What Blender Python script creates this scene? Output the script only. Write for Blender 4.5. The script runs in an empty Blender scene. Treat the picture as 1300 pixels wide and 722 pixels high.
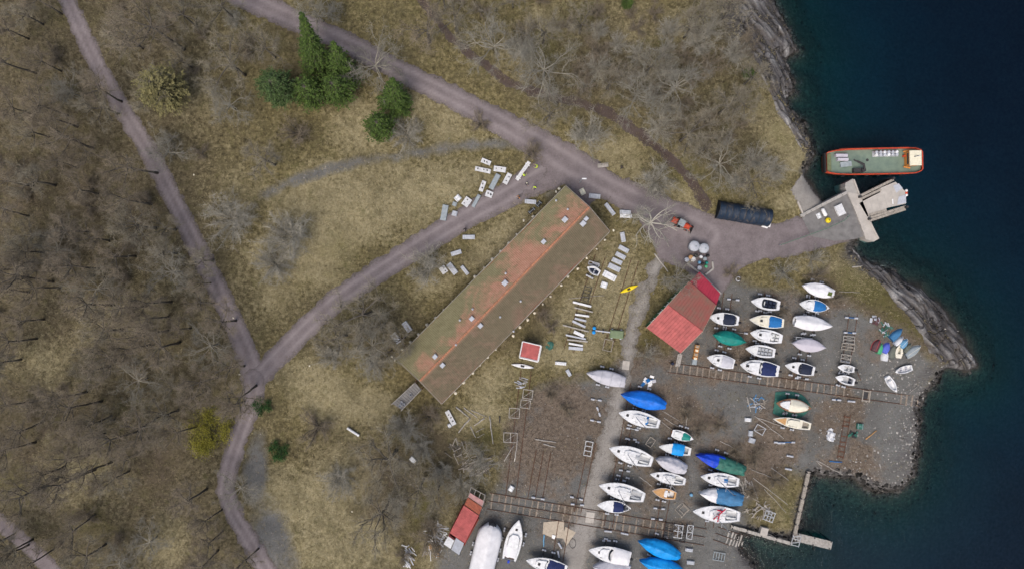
import bpy, bmesh, math, random
import numpy as np
from mathutils import Vector, Matrix
R = math.radians
rng = random.Random(11)
sc = bpy.context.scene
col = sc.collection

# ------------------------------------------------------------------ camera, sky, sun, exposure
CAM_H = 122.0          # height of the drone above the boat yard
S = 0.14               # metres to a photograph pixel at yard level
cd = bpy.data.cameras.new('Camera'); cam = bpy.data.objects.new('Camera', cd); col.objects.link(cam)
cam.location = (0, 0, CAM_H); cam.rotation_euler = (0, 0, 0)
cd.sensor_width = 36; cd.lens = 36 * CAM_H / (1300 * S); cd.clip_end = 5000; cd.clip_start = 1
sc.camera = cam
SUN_EL, SUN_AZ = 60.0, 205.0
w = bpy.data.worlds.new('World'); sc.world = w; w.use_nodes = True
nt = w.node_tree; nt.nodes.clear()
sky = nt.nodes.new('ShaderNodeTexSky'); sky.sky_type = 'NISHITA'; sky.sun_disc = False
sky.sun_elevation = R(SUN_EL); sky.sun_rotation = R(SUN_AZ)
sky.air_density = 1.0; sky.dust_density = 6.0; sky.ozone_density = 1.0; sky.altitude = 0
bg = nt.nodes.new('ShaderNodeBackground'); bg.inputs[1].default_value = 0.13
wo = nt.nodes.new('ShaderNodeOutputWorld')
nt.links.new(sky.outputs[0], bg.inputs[0]); nt.links.new(bg.outputs[0], wo.inputs[0])
sl = bpy.data.lights.new('sun', 'SUN'); sl.energy = 0.95; sl.angle = R(40); sl.color = (1.0, 0.97, 0.93)
so = bpy.data.objects.new('sun', sl); col.objects.link(so)
az = R(SUN_AZ); el = R(SUN_EL)
sd_ = Vector((math.sin(az) * math.cos(el), math.cos(az) * math.cos(el), math.sin(el)))
so.rotation_euler = sd_.to_track_quat('Z', 'Y').to_euler(); so.location = (0, 0, 60)
vs = sc.view_settings; vs.view_transform = 'Standard'; vs.look = 'None'; vs.gamma = 1.0
vs.exposure = 0.32; vs.use_curve_mapping = False
sc.render.engine = 'CYCLES'
cy = sc.cycles
cy.use_denoising = True; cy.max_bounces = 5; cy.diffuse_bounces = 2; cy.glossy_bounces = 2
cy.transparent_max_bounces = 12; cy.caustics_reflective = False; cy.caustics_refractive = False
cy.use_adaptive_sampling = True; cy.adaptive_threshold = 0.015

# ------------------------------------------------------------------ helpers
def P(px, py, z=0.0):
    """the place on the level z that lies under a photograph pixel"""
    k = S * (CAM_H - z) / CAM_H
    return ((px - 650) * k, (361 - py) * k)

def hash2(i, j, seed):
    n = (i.astype(np.int64) * 374761393 + j.astype(np.int64) * 668265263 + seed * 1442695041) & 0x7fffffff
    n = ((n ^ (n >> 13)) * 1274126177) & 0x7fffffff
    return ((n ^ (n >> 16)) & 0xffff) / 65535.0

def vnoise(x, y, seed=0):
    xi = np.floor(x); yi = np.floor(y); fx = x - xi; fy = y - yi
    fx = fx * fx * (3 - 2 * fx); fy = fy * fy * (3 - 2 * fy)
    a = hash2(xi, yi, seed); b = hash2(xi + 1, yi, seed); c = hash2(xi, yi + 1, seed); d = hash2(xi + 1, yi + 1, seed)
    return (a * (1 - fx) + b * fx) * (1 - fy) + (c * (1 - fx) + d * fx) * fy

def fbm(x, y, seed=0, octv=4):
    s = np.zeros_like(x); amp = 0.5; tot = 0
    for k in range(octv):
        s += amp * vnoise(x * 2 ** k + 17.3 * k, y * 2 ** k - 9.1 * k, seed + k); tot += amp; amp *= 0.5
    return s / tot

def sstep(a, b, x):
    t = np.clip((x - a) / (b - a), 0, 1); return t * t * (3 - 2 * t)

def seg_dist(X, Y, pts, closed=False):
    d = np.full(X.shape, 1e9); tt = np.zeros(X.shape)
    n = len(pts); m = n if closed else n - 1
    for i in range(m):
        ax, ay = pts[i]; bx, by = pts[(i + 1) % n]
        dx, dy = bx - ax, by - ay; L2 = dx * dx + dy * dy + 1e-12
        t = np.clip(((X - ax) * dx + (Y - ay) * dy) / L2, 0, 1)
        dd = np.hypot(X - ax - t * dx, Y - ay - t * dy)
        k = dd < d; d = np.where(k, dd, d); tt = np.where(k, i + t, tt)
    return d, tt

def inside(X, Y, pts):
    c = np.zeros(X.shape, bool); n = len(pts)
    for i in range(n):
        ax, ay = pts[i]; bx, by = pts[(i + 1) % n]
        if ay == by: continue
        k = ((ay > Y) != (by > Y)) & (X < (bx - ax) * (Y - ay) / (by - ay) + ax)
        c ^= k
    return c

def poly_sd(X, Y, pts):
    d, _ = seg_dist(X, Y, pts, True)
    return np.where(inside(X, Y, pts), d, -d)

class MB:
    def __init__(s): s.v = []; s.f = []; s.m = []
    def add(s, v, f, mi=0):
        o = len(s.v); s.v.extend([tuple(p) for p in v])
        for q in f: s.f.append(tuple(i + o for i in q)); s.m.append(mi)
        return s
    def box(s, cx, cy, cz, sx, sy, sz, rz=0, mi=0, top=1.0, rx=0, ry=0):
        v = []
        M = Matrix.Rotation(rz, 3, 'Z') @ Matrix.Rotation(ry, 3, 'Y') @ Matrix.Rotation(rx, 3, 'X')
        for z in (-.5, .5):
            k = top if z > 0 else 1
            for x, y in ((-.5, -.5), (.5, -.5), (.5, .5), (-.5, .5)):
                p = M @ Vector((x * sx * k, y * sy * k, z * sz)); v.append((cx + p.x, cy + p.y, cz + p.z))
        return s.add(v, [(0, 3, 2, 1), (4, 5, 6, 7), (0, 1, 5, 4), (1, 2, 6, 5), (2, 3, 7, 6), (3, 0, 4, 7)], mi)
    def bevbox(s, cx, cy, z0, sx, sy, h, b=.05, rz=0, mi=0):
        """a block with chamfered upper edges"""
        c, sn = math.cos(rz), math.sin(rz); v = []
        for z, k in ((z0, 0), (z0 + h - b, 0), (z0 + h, b)):
            for x, y in ((-1, -1), (1, -1), (1, 1), (-1, 1)):
                X = x * (sx / 2 - k); Y = y * (sy / 2 - k)
                v.append((cx + X * c - Y * sn, cy + X * sn + Y * c, z))
        f = [(3, 2, 1, 0), (8, 9, 10, 11)]
        for a in (0, 4):
            for i in range(4): j = (i + 1) % 4; f.append((a + i, a + j, a + 4 + j, a + 4 + i))
        return s.add(v, f, mi)
    def tube(s, pts, rad, n=5, mi=0, cap=True):
        pts = [Vector(p) for p in pts]; m = len(pts)
        if not hasattr(rad, '__len__'): rad = [rad] * m
        v = []
        for i, p in enumerate(pts):
            t = (pts[min(i + 1, m - 1)] - pts[max(i - 1, 0)])
            if t.length < 1e-9: t = Vector((0, 0, 1))
            t.normalize()
            a = t.cross(Vector((0, 0, 1)) if abs(t.z) < .9 else Vector((1, 0, 0))); a.normalize(); b = t.cross(a)
            for k in range(n):
                q = 2 * math.pi * k / n; v.append(p + (a * math.cos(q) + b * math.sin(q)) * rad[i])
        f = []
        for i in range(m - 1):
            for k in range(n):
                l = (k + 1) % n; f.append((i * n + k, i * n + l, (i + 1) * n + l, (i + 1) * n + k))
        if cap: f.append(tuple(range(n))[::-1]); f.append(tuple((m - 1) * n + k for k in range(n)))
        return s.add(v, f, mi)
    def cyl(s, cx, cy, z0, z1, r0, r1=None, n=12, mi=0):
        return s.tube([(cx, cy, z0), (cx, cy, z1)], [r0, r0 if r1 is None else r1], n, mi)
    def lathe(s, cx, cy, prof, n=16, mi=0):
        v = []; f = []
        for r, z in prof:
            for k in range(n): q = 2 * math.pi * k / n; v.append((cx + r * math.cos(q), cy + r * math.sin(q), z))
        m = len(prof)
        for i in range(m - 1):
            for k in range(n): l = (k + 1) % n; f.append((i * n + k, i * n + l, (i + 1) * n + l, (i + 1) * n + k))
        f.append(tuple(range(n))[::-1]); f.append(tuple((m - 1) * n + k for k in range(n)))
        return s.add(v, f, mi)
    def prism(s, pts, z0, z1, mi=0):
        """polygon (x,y) raised from z0 to z1"""
        a = sum(pts[i][0] * pts[(i + 1) % len(pts)][1] - pts[(i + 1) % len(pts)][0] * pts[i][1] for i in range(len(pts)))
        if a < 0: pts = pts[::-1]
        n = len(pts); v = [(x, y, z0) for x, y in pts] + [(x, y, z1) for x, y in pts]
        f = [tuple(range(n))[::-1], tuple(range(n, 2 * n))] + [(i, (i + 1) % n, n + (i + 1) % n, n + i) for i in range(n)]
        return s.add(v, f, mi)
    def slab(s, quad, th, mi=0):
        """a thick sheet under a quad of 3-D points"""
        q = [Vector(p) for p in quad]; nrm = (q[1] - q[0]).cross(q[3] - q[0]); nrm.normalize()
        if nrm.z < 0: q = q[::-1]; nrm = -nrm
        v = [p - nrm * th for p in q] + q; n = len(q)
        return s.add(v, [tuple(range(n))[::-1], tuple(range(n, 2 * n))] + [(i, (i + 1) % n, n + (i + 1) % n, n + i) for i in range(n)], mi)
    def mesh(s, name, mats, smooth=False):
        me = bpy.data.meshes.new(name); me.from_pydata(s.v, [], s.f)
        for m_ in (mats if isinstance(mats, (list, tuple)) else [mats]): me.materials.append(m_)
        if any(s.m): me.polygons.foreach_set('material_index', s.m)
        if smooth: me.polygons.foreach_set('use_smooth', [True] * len(s.f))
        me.update(); return me
    def build(s, name, mats, parent=None, smooth=False, loc=None, rz=0):
        return link(name, s.mesh(name, mats, smooth), parent, loc, rz)

def link(name, me, parent=None, loc=None, rz=0):
    o = bpy.data.objects.new(name, me); col.objects.link(o)
    if parent is not None: o.parent = parent
    if loc is not None: o.location = loc
    if rz: o.rotation_euler = (0, 0, rz)
    return o

LABELS = {}
def tag(o, label, cat, group=None):
    o['label'] = label; o['category'] = cat
    if group: o['group'] = group
    return o
def thing(name, label, cat, loc=(0, 0, 0), rz=0, group=None):
    return tag(link(name, None, None, loc, rz), label, cat, group)
def struct(o, kind='structure'):
    o['kind'] = kind; return o
def children(o): return [c for c in bpy.data.objects if c.parent == o]

# ------------------------------------------------------------------ materials
def srgb(r, g, b):
    f = lambda c: (c / 255 / 12.92) if c / 255 <= .04045 else ((c / 255 + .055) / 1.055) ** 2.4
    return (f(r), f(g), f(b))

def mat(name, base, var=.18, rough=.7, scale=3.0, metal=0, bump=0.0, second=None, stretch=None, spec=.3, world=True, fine=None):
    """noisy two-tone surface in world space"""
    m = bpy.data.materials.new(name); m.use_nodes = True; n = m.node_tree.nodes; l = m.node_tree.links
    b = n['Principled BSDF']; b.inputs['Roughness'].default_value = rough; b.inputs['Metallic'].default_value = metal
    b.inputs['Specular IOR Level'].default_value = spec
    tc = n.new('ShaderNodeTexCoord' if not world else 'ShaderNodeNewGeometry')
    src = tc.outputs['Object' if not world else 'Position']
    if stretch:
        mp = n.new('ShaderNodeMapping'); mp.inputs['Scale'].default_value = stretch; l.new(src, mp.inputs[0]); src = mp.outputs[0]
    nz = n.new('ShaderNodeTexNoise'); nz.inputs['Scale'].default_value = scale; nz.inputs['Detail'].default_value = 7
    nz.inputs['Roughness'].default_value = .65; l.new(src, nz.inputs['Vector'])
    rp = n.new('ShaderNodeValToRGB'); rp.color_ramp.elements[0].position = .3; rp.color_ramp.elements[1].position = .7
    sec = second if second else tuple(c * (1 - var) for c in base)
    hi = base if second else tuple(min(1, c * (1 + var)) for c in base)
    rp.color_ramp.elements[0].color = (*sec, 1); rp.color_ramp.elements[1].color = (*hi, 1)
    l.new(nz.outputs[0], rp.inputs[0]); l.new(rp.outputs[0], b.inputs['Base Color'])
    if bump:
        bp = n.new('ShaderNodeBump'); bp.inputs['Strength'].default_value = bump; bp.inputs['Distance'].default_value = .1
        nb = n.new('ShaderNodeTexNoise'); nb.inputs['Scale'].default_value = (fine or scale * 4); nb.inputs['Detail'].default_value = 4
        l.new(src, nb.inputs['Vector']); l.new(nb.outputs[0], bp.inputs['Height']); l.new(bp.outputs[0], b.inputs['Normal'])
    return m

M = {}
M['gel'] = mat('white_gelcoat', (.64, .65, .66), .2, .4, 2.2)
M['gel2'] = mat('aged_white_gelcoat', (.62, .63, .62), .16, .5, 1.6)
M['cream'] = mat('cream_gelcoat', (.66, .63, .52), .12, .45, 1.5)
M['deckgrey'] = mat('grey_nonslip', (.36, .38, .40), .15, .7, 4)
M['floorgrey'] = mat('cockpit_floor', (.42, .43, .44), .18, .7, 4)
M['darkglass'] = mat('dark_glass', (.03, .035, .045), .3, .12, 2, spec=.6)
M['black'] = mat('black_rubber', (.018, .018, .02), .3, .7, 6)
M['navy'] = mat('navy_canvas', (.012, .022, .085), .3, .75, 3, bump=.3)
M['navy2'] = mat('dark_navy_canvas', (.012, .018, .04), .3, .7, 3, bump=.3)
M['blue'] = mat('blue_canvas', (.012, .13, .36), .2, .7, 3, bump=.3)
M['tarp'] = mat('blue_tarpaulin', (.008, .15, .62), .22, .45, 1.2, bump=.4)
M['tarp2'] = mat('bright_blue_tarpaulin', (.005, .26, .66), .2, .45, 1.2, bump=.4)
M['tarp3'] = mat('faded_blue_tarpaulin', (.05, .17, .33), .25, .55, 1.4, bump=.4)
M['deepblue'] = mat('deep_blue_tarpaulin', (.006, .05, .5), .25, .45, 1.2, bump=.4)
M['teal'] = mat('teal_tarpaulin', (.005, .19, .16), .2, .5, 1.2, bump=.4)
M['green'] = mat('green_tarpaulin', (.03, .13, .10), .3, .55, 1.6, bump=.4)
M['moss'] = mat('moss', (.09, .12, .03), .4, .95, 4, bump=.6)
M['wtarp'] = mat('white_tarpaulin', (.66, .66, .68), .12, .5, 1.1, bump=.35)
M['gtarp'] = mat('grey_tarpaulin', (.46, .46, .50), .15, .55, 1.1, bump=.35)
M['lilac'] = mat('lilac_tarpaulin', (.47, .45, .50), .1, .55, 1.1, bump=.3)
M['teak'] = mat('brown_teak', (.20, .10, .055), .3, .6, 3, stretch=(1, 6, 1))
M['orangewood'] = mat('varnished_wood', (.48, .27, .11), .25, .45, 3)
M['alu'] = mat('aluminium', (.55, .56, .58), .12, .35, 3, metal=.6)
M['galv'] = mat('galvanised_steel', (.46, .48, .50), .2, .5, 5, metal=.3)
M['rust'] = mat('rusty_steel', (.11, .055, .035), .45, .85, 5, bump=.3)
M['dark'] = mat('dark_steel', (.035, .034, .036), .35, .7, 4)
M['wood'] = mat('weathered_timber', (.30, .27, .23), .35, .85, 3, bump=.3)
M['wood2'] = mat('silvered_timber', (.34, .32, .29), .35, .85, 3, bump=.3)
M['sleeper'] = mat('pale_sleeper_timber', (.24, .20, .16), .4, .9, 3, bump=.4)
M['conc'] = mat('concrete', (.34, .325, .30), .16, .9, 1.2, bump=.25)
M['conc2'] = mat('pale_concrete', (.42, .39, .35), .14, .9, 1.0, bump=.25)
M['conc3'] = mat('dark_concrete', (.17, .165, .16), .25, .9, 1.0, bump=.25)
M['slab'] = mat('grey_float_shell', (.42, .44, .48), .18, .6, 2.2, bump=.2)
M['slabw'] = mat('white_float_shell', (.66, .67, .68), .2, .6, 2.2, bump=.2)
M['slabd'] = mat('weathered_float_shell', (.27, .31, .33), .22, .6, 2.2, bump=.2)
M['white'] = mat('white_paint', (.74, .74, .73), .1, .5, 3)
M['cream2'] = mat('cream_paint', (.72, .68, .52), .14, .5, 3)
M['stone_w'] = mat('whitewashed_stone', (.72, .68, .55), .2, .9, 5, bump=.5)
M['red'] = mat('red_paint', (.52, .07, .03), .25, .5, 2)
M['redroof'] = mat('red_sheet_roof', (.36, .085, .08), .3, .6, 1.0)
M['crimson'] = mat('crimson_sheet_roof', (.33, .03, .055), .15, .5, 1)
M['pinkroof'] = mat('faded_pink_roof', (.42, .24, .23), .25, .7, 1.5)
M['falu'] = mat('red_board_wall', (.22, .035, .022), .25, .85, 3, stretch=(6, 6, .4))
M['greenwall'] = mat('green_board_wall', (.05, .14, .06), .25, .8, 3, stretch=(6, 6, .4))
M['darktarp'] = mat('dark_blue_tunnel_cover', (.012, .024, .045), .4, .5, 1.2, bump=.5)
M['yellow'] = mat('yellow_plastic', (.72, .55, .01), .12, .4, 2)
M['hivis'] = mat('yellow_hivis_cloth', (.55, .72, .06), .15, .8, 6)
M['trouser'] = mat('dark_workwear', (.03, .032, .04), .3, .85, 6)
M['skin'] = mat('skin', (.48, .30, .22), .1, .55, 8)
M['orange'] = mat('orange_cloth', (.55, .22, .05), .2, .8, 6)
M['bark'] = mat('grey_bark', (.26, .245, .20), .3, .95, 2.5, world=False)
M['barkd'] = mat('dark_bark', (.11, .098, .082), .3, .95, 2.5, world=False)
M['twig'] = mat('pale_twigs', (.25, .24, .20), .3, .95, .6)
M['twig2'] = mat('grey_brown_twigs', (.235, .198, .145), .3, .95, .6)
M['twig3'] = mat('lichen_grey_twigs', (.26, .235, .175), .25, .95, .6)
M['twig4'] = mat('pale_grey_bush_twigs', (.33, .315, .265), .2, .95, .6)
M['needle'] = mat('spruce_needles', (.10, .16, .03), .35, .85, 1.1, second=(.028, .056, .013))
M['needle2'] = mat('pine_needles', (.095, .15, .045), .3, .85, 1.1, second=(.03, .06, .022))
M['needle3'] = mat('olive_needles', (.26, .235, .10), .3, .85, .8, second=(.14, .132, .06))
M['willow'] = mat('yellow_green_leaves', (.34, .31, .045), .3, .85, .8, second=(.17, .165, .03))
M['fern'] = mat('fresh_green_leaves', (.045, .12, .03), .3, .8, .8, second=(.025, .065, .018))
M['deckgreen'] = mat('green_steel_deck', (.19, .25, .19), .3, .7, 1.0, second=(.12, .17, .14))

# ------------------------------------------------------------------ terrain
SEA = -1.5
SHORE_PX = [(700, -900), (940, -300), (962, -90), (975, -40), (983, 0), (992, 22), (1003, 45), (1012, 63), (1004, 70), (994, 76), (1000, 92), (1007, 106), (1009, 116), (1003, 122),
            (997, 123), (999, 133), (1004, 143), (1012, 151), (1020, 158), (1026, 170), (1031, 184), (1034, 197), (1029, 206), (1024, 222), (1032, 240), (1046, 258),
            (1062, 264), (1082, 272), (1090, 290), (1084, 306), (1082, 318), (1092, 328), (1104, 336), (1122, 338), (1135, 346), (1150, 359), (1165, 363), (1185, 381),
            (1200, 396), (1215, 419), (1228, 436), (1238, 456), (1240, 466), (1226, 470), (1206, 467), (1196, 472), (1188, 486), (1177, 499), (1171, 511),
            (1167, 522), (1169, 546), (1165, 570), (1165, 590), (1160, 606), (1150, 619), (1135, 626), (1115, 625), (1100, 621), (1086, 612), (1070, 606),
            (1050, 604), (1029, 604), (1024, 628), (1016, 660), (1008, 686), (985, 684), (960, 679), (944, 676), (941, 690), (948, 702), (958, 716), (966, 735),
            (985, 790), (1000, 900), (900, 1500), (-2500, 3500), (-6000, 0), (-3000, -4000)]
SHORE = [P(x, y, SEA) for x, y in SHORE_PX]

def land_h(X, Y):
    west = sstep(14, 80, -X) * 3.6
    north = sstep(16, 50, Y) * 2.4 * sstep(45, 10, X)
    head = 2.6 * np.exp(-(((X - 36) / 17) ** 2 + ((Y - 36) / 15) ** 2))
    point = 1.0 * np.exp(-(((X - 68) / 9) ** 2 + ((Y + 6) / 7) ** 2))
    wild = np.clip(sstep(5, 30, -X) + sstep(17, 24, Y), 0, 1)
    n = (fbm(X / 14, Y / 14, 3, 3) - .5) * 1.5 * wild + (fbm(X / 2.2, Y / 2.2, 9, 3) - .5) * (.06 + .34 * wild)
    far = sstep(110, 500, np.hypot(X, Y)) * 14 * fbm(X / 160, Y / 160, 31, 3)
    return west + north + head + point + n + far

def H_exact(X, Y):
    s = poly_sd(X, Y, SHORE)
    s = s + (fbm(X / 1.6, Y / 1.6, 5, 3) - .5) * 1.3 * sstep(6, 1, np.abs(s))
    up = land_h(X, Y)
    zl = SEA + (up - SEA) * np.clip(1 - np.exp(-np.maximum(s, 0) / 1.6), 0, 1)
    d = np.maximum(-s, 0)
    zs = SEA - 10 * (1 - np.exp(-d / 15)) - .02 + (fbm(X / 2.5, Y / 2.5, 21, 4) - .5) * .9 * sstep(.5, 4, d) * sstep(16, 6, d)
    return np.where(s > 0, zl, zs), s

def axis(lo, hi, step, far, g=1.16):
    a = list(np.arange(lo, hi + 1e-6, step)); s = step; x = a[-1]; b = []
    while x < far: s *= g; x += s; b.append(x)
    s = step; x = a[0]; c = []
    while x > -far: s *= g; x -= s; c.append(x)
    return np.array(c[::-1] + a + b), len(c)
STEP = .4
gx, ox = axis(-100, 100, STEP, 2600); gy, oy = axis(-58, 58, STEP, 2600)
GX, GY = np.meshgrid(gx, gy)
GZ, GS = H_exact(GX, GY)
NXF = int(round(200 / STEP)) + 1; NYF = int(round(116 / STEP)) + 1
FZ = GZ[oy:oy + NYF, ox:ox + NXF]; FS = GS[oy:oy + NYF, ox:ox + NXF]

def gzv(X, Y):
    u = np.clip((np.asarray(X, float) + 100) / STEP, 0, NXF - 1.001); v = np.clip((np.asarray(Y, float) + 58) / STEP, 0, NYF - 1.001)
    i = u.astype(int); j = v.astype(int); fx = u - i; fy = v - j
    return (FZ[j, i] * (1 - fx) + FZ[j, i + 1] * fx) * (1 - fy) + (FZ[j + 1, i] * (1 - fx) + FZ[j + 1, i + 1] * fx) * fy
def gz(x, y): return float(gzv(np.array([x]), np.array([y]))[0])
def G(px, py, up=0.0):
    """ground point under a photograph pixel (optionally of something standing 'up' metres higher)"""
    z = 0.0
    for _ in range(5):
        x, y = P(px, py, z + up); z = gz(x, y)
    return x, y, z
def topx(X, Y, Z):
    k = S * (CAM_H - Z) / CAM_H
    return 650 + X / k, 361 - Y / k

PX, PY = topx(GX, GY, GZ)
NA = fbm(GX / 5, GY / 5, 41, 4); NB = fbm(GX / 1.7, GY / 1.7, 51, 3); NC = fbm(GX / 9, GY / 9, 61, 4)

def blobs(lst, px=None, py=None, nz=None):
    px = PX if px is None else px; py = PY if py is None else py
    m = np.zeros(px.shape)
    for b in lst:
        cx, cy_, rx, ry = b[:4]; a = R(b[4]) if len(b) > 4 else 0; s = b[5] if len(b) > 5 else 1
        dx = px - cx; dy = py - cy_
        u = (dx * math.cos(a) + dy * math.sin(a)) / rx; v = (-dx * math.sin(a) + dy * math.cos(a)) / ry
        m = np.maximum(m, s * np.clip(1.25 - np.hypot(u, v), 0, 1))
    return m
def rag(m, amt=.9): return np.clip(m + (NA - .5) * amt * (m > 0) + (NB - .5) * amt * .6 * (m > 0), 0, 1)

DRY = [(440, 265, 120, 60, -12), (540, 245, 90, 38, -15), (395, 320, 60, 50), (620, 318, 75, 30, -40, .9), (410, 505, 70, 42, 30), (470, 520, 40, 30), (415, 640, 60, 85, 10), (440, 690, 75, 45),
       (360, 640, 32, 60), (785, 205, 70, 35, 25, .75), (860, 245, 45, 22, 30, .75), (775, 375, 38, 70, 15), (735, 405, 50, 60, 0, .8), (715, 450, 75, 22, 0, .9), (620, 490, 55, 30, -45, .95),
       (610, 525, 55, 22, -10, .8), (115, 600, 62, 60, 20, .8), (210, 690, 40, 45, 0, .7), (560, 345, 45, 40, -40, .7), (550, 150, 70, 35, 20, .7), (470, 165, 70, 40, 10, .75), (985, 165, 36, 60, -20, .8),
       (955, 55, 28, 40, -30, .7), (1005, 205, 26, 30, 0, .8), (800, 40, 60, 40, 40, .5), (870, 30, 30, 60, 60, .6), (240, 120, 60, 50, 0, .4), (1005, 255, 25, 18, 0, .7), (1040, 335, 40, 14, 0, .75), (1090, 355, 30, 25, 30, .5),
       (60, 460, 50, 40, 0, .45), (160, 400, 90, 60, 0, .4), (690, 30, 60, 30, 0, .45), (640, 60, 50, 40, 0, .4), (340, 350, 40, 60, 0, .6), (300, 250, 50, 60, 0, .5), (560, 690, 30, 40, 0, .6), (1000, 650, 26, 36, -20, .45)]
MOSS = [(90, 25, 40, 25, 0, .5), (720, 285, 25, 14, -40, .8), (690, 350, 40, 16, -45, .7), (1003, 645, 18, 34, -15, .6), (355, 572, 20, 14, 0, .7), (840, 65, 40, 22, 0, .6), (700, 60, 45, 30, 0, .5), (740, 20, 40, 20, 0, .5), (120, 660, 35, 25, 0, .6), (20, 620, 35, 30, 0, .6),
        (530, 650, 18, 60, 20, .6), (770, 225, 60, 30, 20, .5), (1100, 372, 48, 24, 35, .75), (1145, 415, 45, 16, 40, .7), (676, 535, 10, 34, 10, .5), (620, 555, 20, 20, 0, .6), (440, 330, 30, 30, 0, .3), (275, 540, 45, 40, 0, .4),
        (860, 215, 60, 35, 30, .5), (980, 150, 30, 50, -20, .5), (560, 470, 30, 30, 0, .4), (430, 410, 40, 30, 0, .3), (665, 455, 30, 60, 30, .3), (810, 560, 20, 10, 0, .5), (830, 420, 8, 40, 35, .6)]
RED = [(60, 250, 120, 80, 0, .5), (190, 270, 60, 50, 0, .55), (60, 560, 70, 60, 0, .5), (190, 590, 60, 60, 0, .6), (470, 600, 90, 55, 0, .55), (480, 660, 60, 50, 0, .55), (690, 400, 22, 45, 20, .6), (700, 530, 60, 50, 0, .55),
       (870, 530, 60, 40, 0, .8), (960, 590, 55, 45, 0, .75), (850, 520, 90, 40, 5, .6), (700, 560, 70, 60, 0, .7), (985, 560, 40, 50, 0, .7), (820, 640, 60, 40, 0, .45), (1060, 530, 40, 50, 0, .4), (990, 400, 40, 40, 0, .4), (1058, 372, 34, 26, 0, .85), (1100, 385, 50, 16, 35, .7), (760, 330, 40, 35, 0, .3), (1085, 585, 45, 30, 0, .7), (820, 460, 50, 30, 0, .5), (700, 595, 50, 40, 0, .5), (745, 540, 30, 60, 0, .55), (830, 600, 45, 60, 0, .5),
       (905, 200, 50, 22, 40, .5), (700, 100, 70, 25, 25, .35), (350, 60, 60, 40, 0, .35), (1120, 430, 30, 30, 0, .5), (1175, 438, 40, 14, 40, .6), (1150, 400, 40, 14, 45, .5), (900, 480, 60, 20, 0, .5), (1000, 480, 60, 14, 8, .35), (800, 540, 30, 60, 0, .4), (930, 430, 60, 50, 0, .4), (680, 660, 60, 40, 0, .3), (690, 560, 60, 70, 0, .75), (720, 520, 60, 50, 0, .7), (940, 580, 60, 40, 0, .85), (980, 600, 30, 50, 0, .8), (760, 600, 24, 60, 0, .5), (560, 570, 50, 40, 0, .5), (640, 440, 30, 40, 30, .35)]
GRAV_POLY = [(640, 575), (655, 520), (690, 490), (740, 480), (775, 470), (800, 450), (850, 455), (903, 382), (928, 350), (985, 372), (1060, 380), (1100, 398), (1150, 425), (1196, 470), (1172, 505), (1172, 600), (1130, 632), (1030, 606), (1010, 600), (985, 590), (960, 610), (950, 640), (960, 690), (975, 760), (560, 800), (560, 700), (610, 640), (640, 610)]
def grav_mask(px, py):
    s = poly_sd(px, py, GRAV_POLY); return np.clip(s / 26 + .5, 0, 1)
TRACKG = [((330, 250), 9), ((380, 226), 10), ((450, 206), 10), ((520, 195), 11), ((600, 184), 11), ((690, 182), 10)]
def line_mask(px, py, lst, soft=.6):
    pts = [p for p, _ in lst]; ws = np.array([b for _, b in lst], float)
    d, t = seg_dist(px, py, pts); i = np.clip(t.astype(int), 0, len(lst) - 2)
    wd = ws[i] + (ws[i + 1] - ws[i]) * (t - i)
    return np.clip((wd - d) / (wd * soft) + .0, 0, 1)
m_dry = rag(blobs(DRY)); m_moss = rag(blobs(MOSS)); m_red = rag(blobs(RED))
m_grav = np.maximum(rag(grav_mask(PX, PY), .7), rag(line_mask(PX, PY, TRACKG, 1.1), 1.4) * .75)
m_grav = np.maximum(m_grav, rag(blobs([(345, 680, 26, 60, -20), (325, 600, 16, 50, 5), (690, 245, 22, 14, 0, .5)]), .8))
m_rock = rag(np.maximum(blobs([(950, 30, 40, 60, -30), (985, 60, 26, 80, -25), (1180, 400, 55, 16, 45), (1210, 440, 40, 20, 50), (1095, 325, 30, 14), (1150, 585, 18, 40, 0, .7), (1185, 470, 30, 14, -40, .7)]), sstep(3.2, .2, GS) * (GS > -2)), .6)
m_sea = sstep(.35, -.5, GS)
m_wood = np.clip(sstep(380, 210, PX - (PY - 361) * .1) + blobs([(500, 620, 130, 90), (450, 410, 90, 50), (800, 80, 160, 70), (900, 160, 90, 60)]), 0, 1)

def grid_faces(nx, ny):
    i, j = np.meshgrid(np.arange(nx - 1), np.arange(ny - 1)); a = (j * nx + i).ravel()
    return np.stack([a, a + 1, a + nx + 1, a + nx], 1)
def np_mesh(name, V, F, attrs=None, smooth=True):
    me = bpy.data.meshes.new(name); k = F.shape[1]
    me.vertices.add(len(V)); me.vertices.foreach_set('co', np.ascontiguousarray(V, np.float32).ravel())
    me.loops.add(F.size); me.loops.foreach_set('vertex_index', np.ascontiguousarray(F, np.int32).ravel())
    me.polygons.add(len(F)); me.polygons.foreach_set('loop_start', np.arange(0, F.size, k, dtype=np.int32))
    me.polygons.foreach_set('loop_total', np.full(len(F), k, np.int32))
    me.polygons.foreach_set('use_smooth', np.full(len(F), smooth))
    for nm, A in (attrs or {}).items():
        at = me.attributes.new(nm, 'FLOAT_COLOR', 'POINT'); at.data.foreach_set('color', np.ascontiguousarray(A, np.float32).ravel())
    me.update(calc_edges=True); me.validate(); return me

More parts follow.
